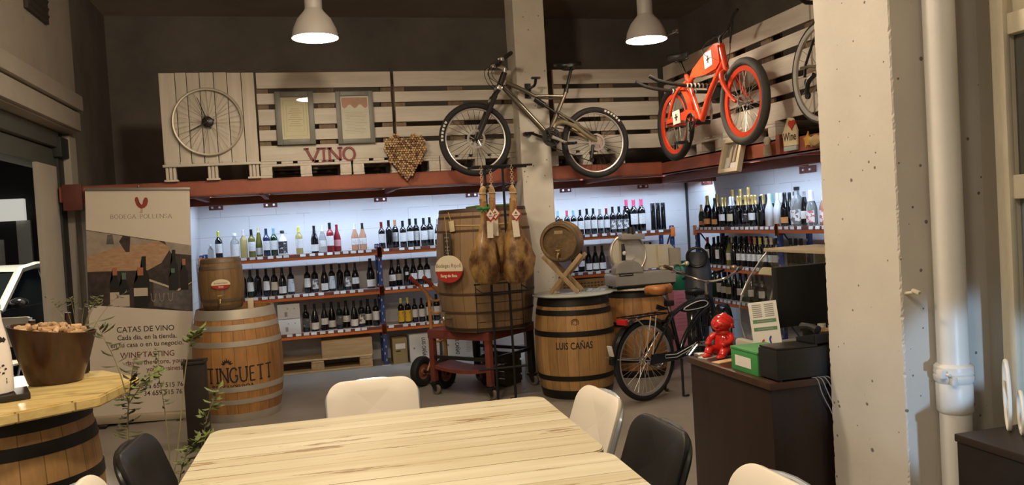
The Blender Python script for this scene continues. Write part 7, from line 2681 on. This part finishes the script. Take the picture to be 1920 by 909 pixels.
def sprig(parent, pts, r0, n, ln, wd, m, seed, start=0.3, droop=0.2, smooth=2):
    rg = random.Random(seed)
    b = MB()
    b.tube(pts, [r0 * (1 - 0.7 * i / (len(pts) - 1)) for i in range(len(pts))], 5, smooth=smooth)
    st = b.build('stem', M_stem, parent)
    P_ = [Vector(p) for p in pts]
    b = MB()
    for k in range(n):
        u = start + (1 - start) * (k + rg.random()) / n
        f = u * (len(P_) - 1)
        i = min(int(f), len(P_) - 2)
        p = P_[i].lerp(P_[i + 1], f - i)
        az = rg.uniform(0, 6.283)
        el = rg.uniform(0.0, 0.9) - droop
        d = Vector((cos(az) * cos(el), sin(az) * cos(el), sin(el)))
        side = d.cross(Vector((0, 0, 1))).normalized()
        nrm = side.cross(d)
        L = ln * rg.uniform(.6, 1.25)
        w = wd * rg.uniform(.7, 1.2)
        q = [p, p + d * L * .35 + side * w - nrm * 0.004, p + d * L * .7 + side * w * .8 - nrm * 0.006, p + d * L, p + d * L * .7 - side * w * .8 - nrm * 0.006, p + d * L * .35 - side * w - nrm * 0.004]
        mid1, mid2 = p + d * L * .35, p + d * L * .7
        v = [b.bm.verts.new(x) for x in q]
        c1, c2 = b.bm.verts.new(mid1), b.bm.verts.new(mid2)
        for f_ in ((v[0], v[1], c1), (v[1], v[2], c2, c1), (v[2], v[3], c2), (v[3], v[4], c2), (v[4], v[5], c1, c2), (v[5], v[0], c1)):
            b._f(f_)
    o = b.build('leaves', m, st, smooth=60)
    return o


sprig(pot, [(0, 0, 0.2), (0.0, 0.02, 0.50), (-0.035, 0.05, 0.75), (-0.03, 0.10, 0.92), (0.0, 0.12, 1.08)], 0.006, 57, 0.055, 0.012, M_leaf2, 1, 0.42)
sprig(pot, [(-0.03, 0.10, 0.90), (0.05, 0.06, 1.0), (0.10, 0.05, 1.03)], 0.003, 24, 0.05, 0.012, M_leaf, 2, 0.1)
sprig(pot, [(-0.03, 0.10, 0.9), (-0.07, 0.14, 1.06), (-0.12, 0.16, 1.17), (-0.15, 0.18, 1.24)], 0.003, 18, 0.065, 0.007, M_leaf2, 3, 0.3)
sprig(pot, [(0.03, 0, 0.2), (0.12, 0.05, 0.45), (0.15, 0.10, 0.62), (0.19, 0.12, 0.70), (0.27, 0.14, 0.73)], 0.005, 43, 0.05, 0.010, M_leaf, 4, 0.4)
sprig(pot, [(0.02, 0.03, 0.2), (0.11, 0.10, 0.55), (0.10, 0.13, 0.85), (0.08, 0.14, 1.0), (0.09, 0.14, 1.10)], 0.003, 24, 0.035, 0.005, M_leaf2, 5, 0.5)
sprig(pot, [(0.03, 0.02, 0.2), (0.20, 0.16, 0.55), (0.24, 0.22, 0.78), (0.30, 0.26, 0.90)], 0.004, 28, 0.05, 0.011, M_leaf, 6, 0.55)
sprig(pot, [(0.02, 0.03, 0.2), (0.12, 0.18, 0.6), (0.16, 0.26, 0.95), (0.19, 0.28, 1.10), (0.23, 0.28, 1.16)], 0.004, 31, 0.045, 0.011, M_leaf, 7, 0.72)
gp = thing('grass_plant', 'thin dry grass stems rising behind the wooden bucket', 'plant', (-1.05, 4.12, TZ))
b = MB()
b.lathe([(0, 0), (0.03, 0), (0.036, 0.07), (0.03, 0.075), (0, 0.07)], 16)
b.build('small_pot', M_plt, gp)
rg = random.Random(5)
for k in range(9):
    a = rg.uniform(-.6, 1.0)
    sprig(gp, [(0, 0, 0.07), (0.06 * a, 0, 0.2), (0.16 * a, 0.02, 0.30 + 0.04 * rg.random()), (0.24 * a, 0.03, 0.31 + 0.06 * rg.random())], 0.0016, 8, 0.025, 0.003, M_leaf2, 30 + k, 0.6)

# ================================================================ DESK AND WHAT STANDS ON IT
dk = thing('shop_counter', 'dark brown shop counter half hidden by the concrete pillar', 'counter', (2.15, 3.11, 0))
M_dk = wood_mat('wenge_laminate', (0.014, 0.008, 0.006), (0.030, 0.017, 0.012), 2, 4.0, 0.42)
MB().span((-0.42, -0.335, 0.0), (0.43, 0.345, 0.822), 0.003).build('counter_body', M_dk, dk)
MB().span((-0.432, -0.345, 0.822), (0.43, 0.358, 0.85), 0.003).build('counter_top', wood_mat('wenge_top', (0.035, 0.018, 0.011), (0.075, 0.036, 0.02), 0, 4.0, 0.35), dk)
DZ = 0.8505
M_redfig = mat('red_lacquer', (0.56, 0.020, 0.012), 0.15, coat=0.6)
fg = thing('red_figurine', 'glossy red seated figurine at the counter corner', 'figurine', (1.868, 3.385, DZ), -1.05)
fg.scale = (1.22, 1.22, 1.02)
b = MB()
b.ell((0, 0.005, 0.062), (0.037, 0.033, 0.060))
b.ell((0, 0.0, 0.110), (0.030, 0.026, 0.022))
b.build('torso', M_redfig, fg)
b = MB()
b.ell((-0.002, -0.004, 0.150), (0.041, 0.040, 0.037))
b.ell((-0.002, 0.010, 0.156), (0.0435, 0.036, 0.038))
b.ell((0.0, 0.012, 0.188), (0.016, 0.014, 0.010))
b.ell((0.0, -0.046, 0.143), (0.007, 0.006, 0.006))
for s in (-1, 1):
    b.ell((s * 0.042, 0.0, 0.143), (0.006, 0.009, 0.012))
    b.ell((s * 0.015, -0.038, 0.152), (0.006, 0.004, 0.007))
b.tube([(-0.012, -0.041, 0.131), (0, -0.043, 0.128), (0.012, -0.041, 0.131)], 0.0025, 6)
b.build('head', M_redfig, fg)
for s in (-1, 1):
    b = MB()
    b.tube([(s * 0.024, -0.005, 0.026), (s * 0.034, -0.045, 0.045), (s * 0.030, -0.062, 0.018)], [0.021, 0.018, 0.015], 12, smooth=2)
    b.ell((s * 0.030, -0.072, 0.012), (0.015, 0.024, 0.012))
    b.build('leg', M_redfig, fg)
    b = MB()
    b.tube([(s * 0.031, 0.0, 0.103), (s * 0.048, -0.018, 0.078), (s * 0.036, -0.048, 0.068)], [0.014, 0.013, 0.011], 12, smooth=2)
    b.ell((s * 0.033, -0.054, 0.066), (0.012, 0.013, 0.011))
    b.build('arm', M_redfig, fg)

gx = thing('green_box', 'bright green card box with a white label at the counter edge', 'box', (1.835, 3.005, DZ))
M_grn = mat('bright_green_card', (0.055, 0.27, 0.075), 0.5)
MB().span((-0.085, -0.105, 0.0), (0.085, 0.105, 0.088), 0.003).build('box_body', M_grn, gx)
MB().span((-0.087, -0.107, 0.0885), (0.087, 0.107, 0.099), 0.003).build('box_lid', M_grn, gx)
MB().span((-0.0865, -0.055, 0.022), (-0.0855, 0.070, 0.066)).build('box_label', label_mat('box_paper', (0.75, 0.72, 0.66), (0.35, 0.3, 0.3), 0.33, 150), gx, smooth=0)
pb = thing('receipt_printer', 'black boxy receipt printer beside the green box', 'printer', (1.90, 2.828, DZ))
MB().span((-0.15, -0.066, 0.006), (0.16, 0.066, 0.125), 0.008).build('printer_body', mat('printer_grey', (0.015, 0.015, 0.016), 0.45), pb)
MB().span((-0.145, -0.062, 0.125), (0.04, 0.062, 0.133), 0.003).build('printer_lid', M_blkp, pb)
b = MB()
for x in (-0.13, 0.14):
    for y in (-0.05, 0.05):
        b.cyl((x, y, 0), (x, y, 0.008), 0.01)
b.build('printer_feet', M_rub, pb)
ph = thing('desk_phone', 'black desk phone lying on top of the receipt printer', 'phone', (1.985, 2.835, DZ + 0.1335), 0.15)
b = MB()
b.prism([(-0.055, 0), (0.05, 0), (0.05, 0.018), (-0.055, 0.038)], 0.13, frame((-0.065, 0, 0), x=(0, 1, 0), z=(1, 0, 0)), bev=0.004)
b.build('phone_base', M_blkp, ph)
b = MB()
b.tube([(-0.03, -0.04, 0.052), (-0.03, 0.0, 0.062), (-0.03, 0.045, 0.056)], [0.018, 0.012, 0.018], 10, smooth=1)
b.build('handset', M_blkp, ph)
fl = thing('leaflet_stand', 'white leaflet with green bars standing upright behind the green box', 'leaflet', (2.015, 3.235, DZ + 0.0125), -0.30)
fl.rotation_euler = (RAD(-9), RAD(-6), -0.62)
fl.scale = (0.86, 1, 1)
MB().span((-0.073, -0.001, 0.001), (0.073, 0.001, 0.245)).build('leaflet_sheet', label_mat('leaflet_paper', (0.74, 0.72, 0.66), (0.30, 0.27, 0.27), 0.0), fl, smooth=0)
b = MB()
b.span((-0.060, -0.0018, 0.148), (0.060, -0.0012, 0.164))
b.span((-0.060, -0.0018, 0.112), (0.060, -0.0012, 0.128))
b.build('green_bars', mat('leaflet_green', (0.10, 0.24, 0.11), 0.5), fl, smooth=0)
b = MB()
for k in range(7):
    b.span((-0.055, -0.0018, 0.175 + k * 0.009), (-0.008, -0.0012, 0.179 + k * 0.009))
    b.span((0.008, -0.0018, 0.175 + k * 0.009), (0.055, -0.0012, 0.179 + k * 0.009))
b.span((-0.04, -0.0022, 0.153), (0.04, -0.0017, 0.158))
b.span((-0.04, -0.0022, 0.117), (0.04, -0.0017, 0.122))
b.build('leaflet_text', mat('leaflet_ink', (0.30, 0.28, 0.28), 0.7), fl, smooth=0)
b = MB()
b.tube([(-0.015, -0.0015, 0.055), (0.005, -0.0015, 0.04), (0.02, -0.0015, 0.05), (0.012, -0.0015, 0.07), (0.022, -0.0015, 0.085)], 0.004, 6, smooth=2)
b.build('figure_mark_blue', mat('mark_blue', (0.02, 0.05, 0.25), 0.5), fl)
b = MB()
b.tube([(-0.028, -0.0015, 0.05), (-0.022, -0.0015, 0.068), (-0.014, -0.0015, 0.07)], 0.0045, 6, smooth=1)
b.build('figure_mark_red', mat('mark_red', (0.5, 0.05, 0.04), 0.5), fl)
b = MB()
b.tube([(-0.035, -0.0015, 0.03), (-0.005, -0.0015, 0.038), (0.03, -0.0015, 0.03)], 0.003, 6, smooth=1)
b.build('figure_mark_green', mat('mark_green', (0.12, 0.22, 0.05), 0.5), fl)
MB().box((0, 0.02, 0.006), (0.13, 0.06, 0.010), bev=0.002).build('leaflet_foot', mat('clear_acrylic', (0.85, 0.88, 0.88), 0.05, trans=0.9), fl)
for k, (x, y, a, d, c_, lb) in enumerate(((1.80, 3.39, 0.35, (0.11, 0.055, 0.006), (0.66, 0.63, 0.57), 'white card lying at the counter corner left of the red figurine'),
                                          ((1.80, 3.255, 0.25, (0.115, 0.05, 0.005), (0.62, 0.42, 0.24), 'tan card lying at the counter edge before the red figurine')))):
    o = MB().box((0, 0, d[2] / 2), d, bev=0.001).build('card', mat('card_paper_%s' % 'ab'[k], c_, 0.6), loc=(x, y, DZ))
    o.rotation_euler = (0, 0, a)
    tag(o, lb, 'card')
o = MB().box((0, 0, 0.008), (0.10, 0.05, 0.015), bev=0.003).build('metal_tray', M_steel, loc=(1.80, 3.435, DZ))
tag(o, 'thin metal tray on the far edge of the counter', 'tray')
mo = thing('monitor', 'black monitor seen from behind on the counter beside the pillar', 'monitor', (2.265, 3.29, DZ), 0.10)
MB().span((-0.185, -0.018, 0.125), (0.20, 0.02, 0.408), 0.008).build('monitor_housing', M_blkp, mo)
MB().span((-0.17, 0.0205, 0.14), (0.185, 0.0215, 0.393)).build('screen', mat('screen_dark', (0.01, 0.01, 0.012), 0.1), mo)
MB().span((-0.03, -0.012, 0.012), (0.03, 0.012, 0.13), 0.004).build('monitor_neck', M_blkp, mo)
MB().lathe([(0, 0), (0.11, 0), (0.11, 0.006), (0.04, 0.014), (0, 0.014)], 32).build('monitor_base', M_blkp, mo)
MB().span((0.105, -0.0195, 0.205), (0.15, -0.0182, 0.25)).build('sticker', mat('sticker_grey', (0.30, 0.36, 0.33), 0.5), mo, smooth=0)
o = thing('cable_bundle', 'loose pale grey cables hanging at the near counter edge', 'cable', (2.0, 2.752, DZ))
b = MB()
rg = random.Random(9)
for k in range(4):
    x = -0.09 + 0.018 * k
    b.tube([(x, 0.02, 0.003), (x + 0.01, -0.006, 0.004), (x + 0.02 + 0.01 * k, -0.012, -0.06), (x + 0.06 + 0.01 * k, -0.012, -0.13 - 0.01 * k), (x + 0.09, -0.010, -0.22)], 0.0022, 5, smooth=2)
b.build('cables', mat('cable_grey', (0.25, 0.25, 0.25), 0.5), o)
o = thing('bread_basket', 'small tan wicker basket behind the monitor', 'basket', (2.40, 3.40, DZ))
MB().lathe([(0, 0.0), (0.05, 0.0), (0.062, 0.07), (0.066, 0.075), (0.058, 0.075), (0.048, 0.01), (0, 0.01)], 28).build('basket_body', mat('wicker', (0.40, 0.25, 0.12), 0.7, var=0.25, vscale=60), o)

# glass display counter behind
dc = thing('display_counter', 'white refrigerated display counter with slanted glass behind the shop counter', 'display counter', (0, 0, 0))
dc.location = (3.10, 4.65, 0)
M_enam = mat('white_enamel', (0.66, 0.62, 0.52), 0.35)
M_pgl = thin_glass('display_glass', (0.95, 0.97, 0.96), 0.05)
MB().span((-0.02, -0.65, 0.0), (0.72, 0.65, 0.10), 0.004).build('plinth', M_dkst, dc)
MB().span((-0.04, -0.66, 0.10), (0.74, 0.66, 0.53), 0.02).build('base_cabinet', M_enam, dc)
MB().span((-0.07, -0.67, 0.50), (0.0, 0.67, 0.575), 0.02).build('front_bumper', M_enam, dc)
prof = [(0.0, 0.575), (-0.03, 0.68), (-0.035, 0.80), (-0.01, 0.90), (0.06, 1.02), (0.15, 1.13), (0.215, 1.195)]
b = MB()
b.grid(lambda i, j: (prof[i][0], -0.64 + 1.28 * j, prof[i][1]), len(prof), 2)
bmesh.ops.solidify(b.bm, geom=b.bm.faces[:], thickness=0.006)
b.build('curved_glass', M_pgl, dc, smooth=60)
for y, nm in ((0.64, 'far'), (-0.646, 'near')):
    b = MB()
    b.prism([(p[0] + 0.008, p[1]) for p in prof] + [(0.62, 1.195), (0.62, 0.575)], 0.006, frame((0, y + 0.006, 0), x=(1, 0, 0), z=(0, -1, 0)))
    b.build('end_glass', M_pgl, dc, smooth=0)
    b = MB()
    b.tube([(p[0], y, p[1]) for p in prof], 0.006, 8)
    b.build('edge_trim', M_rimw, dc)
MB().span((0.20, -0.66, 1.20), (0.66, 0.66, 1.225), 0.004).build('top_shelf', wood_mat('display_top', (0.40, 0.32, 0.20), (0.60, 0.50, 0.34), 1, 4.0, 0.5), dc)
MB().span((0.62, -0.65, 0.53), (0.66, 0.65, 1.20), 0.003).build('back_frame', mat('display_back', (0.40, 0.40, 0.36), 0.4), dc)
MB().span((0.22, -0.63, 0.86), (0.60, 0.63, 0.872)).build('inner_shelf', mat('display_shelf', (0.60, 0.54, 0.38), 0.4), dc)
b = MB()
b.grid(lambda i, j: (0.12 + 0.10 * (i / 5), -0.62 + 1.24 * j, 1.04 + 0.05 * sin(i / 5 * pi)), 6, 2)
b.build('lamp_cover', mat('display_cream', (0.62, 0.56, 0.36), 0.4), dc)
b = MB()
b.tube([(0.02, 0.45, 0.60), (0.13, 0.42, 0.99)], 0.007, 8)
b.ell((0.133, 0.42, 1.0), (0.016, 0.016, 0.016))
b.tube([(-0.0, 0.60, 0.60), (0.55, 0.60, 0.72)], 0.004, 6)
b.build('glass_stay', M_rimw, dc)
for k, y in enumerate((0.42, 0.30, 0.18, 0.06)):
    bottle('d', 'B', 'k', 'W', (3.10 + 0.42, 4.65 + y, 0.531), -pi / 2 + 0.3, 'dark wine bottle with white label inside the glass display counter, ' + ('furthest from the camera', 'second from its far end', 'third from its far end', 'fourth from its far end')[k], 'bottles inside the display counter', 0.95)
wp = MB().box((0, 0, 0.09), (0.10, 0.004, 0.18), bev=0.001).build('price_card', mat('price_card_white', (0.72, 0.72, 0.70), 0.5), loc=(3.42, 4.30, 0.8725))
tag(wp, 'white price card standing on the shelf inside the display counter', 'card')

# ================================================================ STREET OUTSIDE THE DOOR
M_carw = mat('car_white', (0.62, 0.64, 0.60), 0.25, coat=0.5)
M_cark = mat('car_black', (0.012, 0.013, 0.014), 0.2, coat=0.6)
M_cgl = mat('car_glass', (0.008, 0.010, 0.011), 0.06)


def car(label, loc, rotz, body, roof, h):
    t = thing('car', label, 'car', loc, rotz, 'cars parked in the street')
    L = 4.2
    low = [(-2.1, 0.35), (-2.05, 0.62), (-1.75, 0.78), (-0.95, 0.92), (1.75, 0.95), (2.05, 0.85), (2.1, 0.40), (1.9, 0.25), (-1.95, 0.25)]
    b = MB()
    b.prism(low, 1.70, frame((0, 0.85, 0), x=(1, 0, 0), z=(0, -1, 0)), bev=0.06)
    b.build('car_body', body, t)
    rings = []
    cab = [(-1.0, 0.90), (-0.25, h - 0.06), (0.1, h), (1.0, h - 0.02), (1.5, h - 0.16), (1.85, 0.93)]
    g = MB()
    for s, k in ((0.80, 0), (0.80, 1)):
        pass
    g.loft([[(x, y * (0.80 if z < 1 else 0.66), z) for x, z in cab] for y in (-1, 1)])
    g.build('windows', M_cgl, t, smooth=20)
    rb_ = MB()
    rb_.grid(lambda i, j: (cab[1 + i][0], (-0.66 + 1.32 * j / 6), cab[1 + i][1] + 0.012 + 0.02 * (1 - ((j - 3) / 3) ** 2)), 4, 7)
    for s in (-1, 1):
        rb_.tube([(-1.02, s * 0.80, 0.90), (-0.25, s * 0.668, h - 0.03), (0.1, s * 0.668, h + 0.008), (1.0, s * 0.668, h - 0.01), (1.5, s * 0.668, h - 0.15), (1.87, s * 0.80, 0.93)], 0.045, 6)
        rb_.tube([(0.35, s * 0.80, 0.93), (0.30, s * 0.668, h)], 0.035, 6)
    rb_.build('car_roof', roof, t)
    for x in (-1.32, 1.32):
        for s in (-1, 1):
            w_ = MB().lathe([(0.0, -0.09), (0.22, -0.10), (0.31, -0.09), (0.315, 0.09), (0.22, 0.10), (0, 0.09)], 28, frame((x, s * 0.78, 0.315), z=(0, 1, 0))).build('wheel', M_rub, t)
            MB().lathe([(0, 0.0), (0.2, 0.0), (0.21, 0.012), (0, 0.02)], 20, frame((x, s * 0.885, 0.315), z=(0, s, 0))).build('wheel_cover', M_rimw, w_)
    for s in (-1, 1):
        MB().ell((-1.98, s * 0.62, 0.66), (0.10, 0.16, 0.07)).build('headlamp', mat('headlamp', (0.7, 0.72, 0.7), 0.1), t)
        MB().ell((-0.85, s * 0.93, 0.98), (0.07, 0.10, 0.06)).build('wing_mirror', body, t)
    return t


car('dark car with a pale roof line parked outside the door, the nearer one', (-3.92, 11.0, -0.04), RAD(81), M_cark, M_carw, 1.36)
car('white-roofed car parked further off in the street, behind the dark car', (-3.35, 14.6, -0.04), 0.0, M_carw, M_carw, 1.52)
hb = thing('street_building', 'dark building across the street with a lit white sign band', 'building', (-9.0, 25.0, -0.04))
MB().span((-6, 0, 0), (9, 1, 9)).build('facade', mat('facade_dark', (0.008, 0.008, 0.007), 0.8, var=0.2), hb)
MB().span((-5, -0.25, 2.35), (1.55, -0.05, 2.95), 0.01).build('sign_band', mat('sign_lit', (0.75, 0.75, 0.70), 0.5, emis=(1.0, 0.97, 0.88), estr=0.35), hb)
flat_text(text_geo('ing', 0.62, squeeze=1.1), 'sign_letters', mat('sign_ink', (0.12, 0.13, 0.12), 0.7), hb, Matrix.Translation((0.55, -0.256, 0)) @ Matrix.Rotation(pi / 2, 4, 'X'), off=(0, 2.46))
for x in (1.30, -1.6):
    MB().span((x, -0.15, 0.0), (x + 0.35, -0.02, 2.35), 0.01).build('door_post', mat('post_white', (0.45, 0.45, 0.42), 0.6), hb)
MB().span((0.35, -0.10, 1.0), (0.95, -0.05, 1.85)).build('poster', mat('poster_pale', (0.42, 0.43, 0.42), 0.6, var=0.3, vscale=4), hb)
MB().span((-1.2, -0.06, 0.0), (1.3, -0.03, 2.3)).build('dark_entrance', mat('entrance', (0.01, 0.01, 0.01), 0.5), hb)
for k, x in enumerate((-9.7, -8.35)):
    o = MB().box((x, 24.45, 0.46), (1.1, 0.6, 1.0), bev=0.05).build('wooden_planter', mat('orange_wood', (0.45, 0.24, 0.08), 0.7, var=0.2))
    tag(o, ('left wooden planter box before the building across the street', 'right wooden planter box before the building across the street')[k], 'planter', 'wooden planters across the street')
# cream folding chair and a dark wooden chair near the door
fc = thing('folding_chair', 'cream folding chair with a handle slot standing outside the shop door', 'chair', (-2.93, 9.15, -0.04), RAD(160))
b = MB()
o1 = round_rect(0.42, 0.30, 0.05)
b.prism(o1, 0.02, Matrix.Translation((0, 0.01, 0.74)) @ Matrix.Rotation(pi / 2, 4, 'X'), bev=0.004)
b.build('backrest', mat('cream_plastic2', (0.55, 0.50, 0.40), 0.45), fc)
MB().span((-0.11, -0.013, 0.78), (0.11, -0.0095, 0.82)).build('handle_slot', mat('slot_black', (0.004, 0.004, 0.004), 0.7), fc, smooth=0)
MB().box((0, 0.2, 0.45), (0.42, 0.40, 0.02), bev=0.005).build('seat', mat('cream_plastic2', (0.55, 0.50, 0.40), 0.45), fc)
for s in (-1, 1):
    MB().tube([(s * 0.20, 0.0, 0.88), (s * 0.20, 0.40, 0.0)], 0.012, 8).build('leg', M_chg, fc)
    MB().tube([(s * 0.18, 0.38, 0.44), (s * 0.18, -0.02, 0.0)], 0.012, 8).build('leg', M_chg, fc)
wc_ = thing('wooden_chair', 'dark wooden high-backed chair by the door, behind the wooden bucket', 'chair', (-1.79, 5.55, 0), RAD(75))
M_dw = wood_mat('dark_chair_wood', (0.028, 0.016, 0.010), (0.06, 0.034, 0.02), 2, 4.0, 0.5)
for s in (-1, 1):
    MB().tube([(s * 0.19, -0.20, 0.0), (s * 0.19, -0.19, 0.45), (s * 0.19, -0.25, 1.12)], 0.019, 8).build('back_post', M_dw, wc_)
    MB().tube([(s * 0.19, 0.19, 0.0), (s * 0.19, 0.18, 0.45)], 0.019, 8).build('leg', M_dw, wc_)
MB().box((0, 0, 0.46), (0.43, 0.43, 0.03), bev=0.008).build('seat', M_dw, wc_)
for z in (0.62, 0.80, 1.02):
    MB().box((0, -0.205 - (z - .45) * .085, z), (0.36, 0.018, 0.09), bev=0.004).build('back_slat', M_dw, wc_)
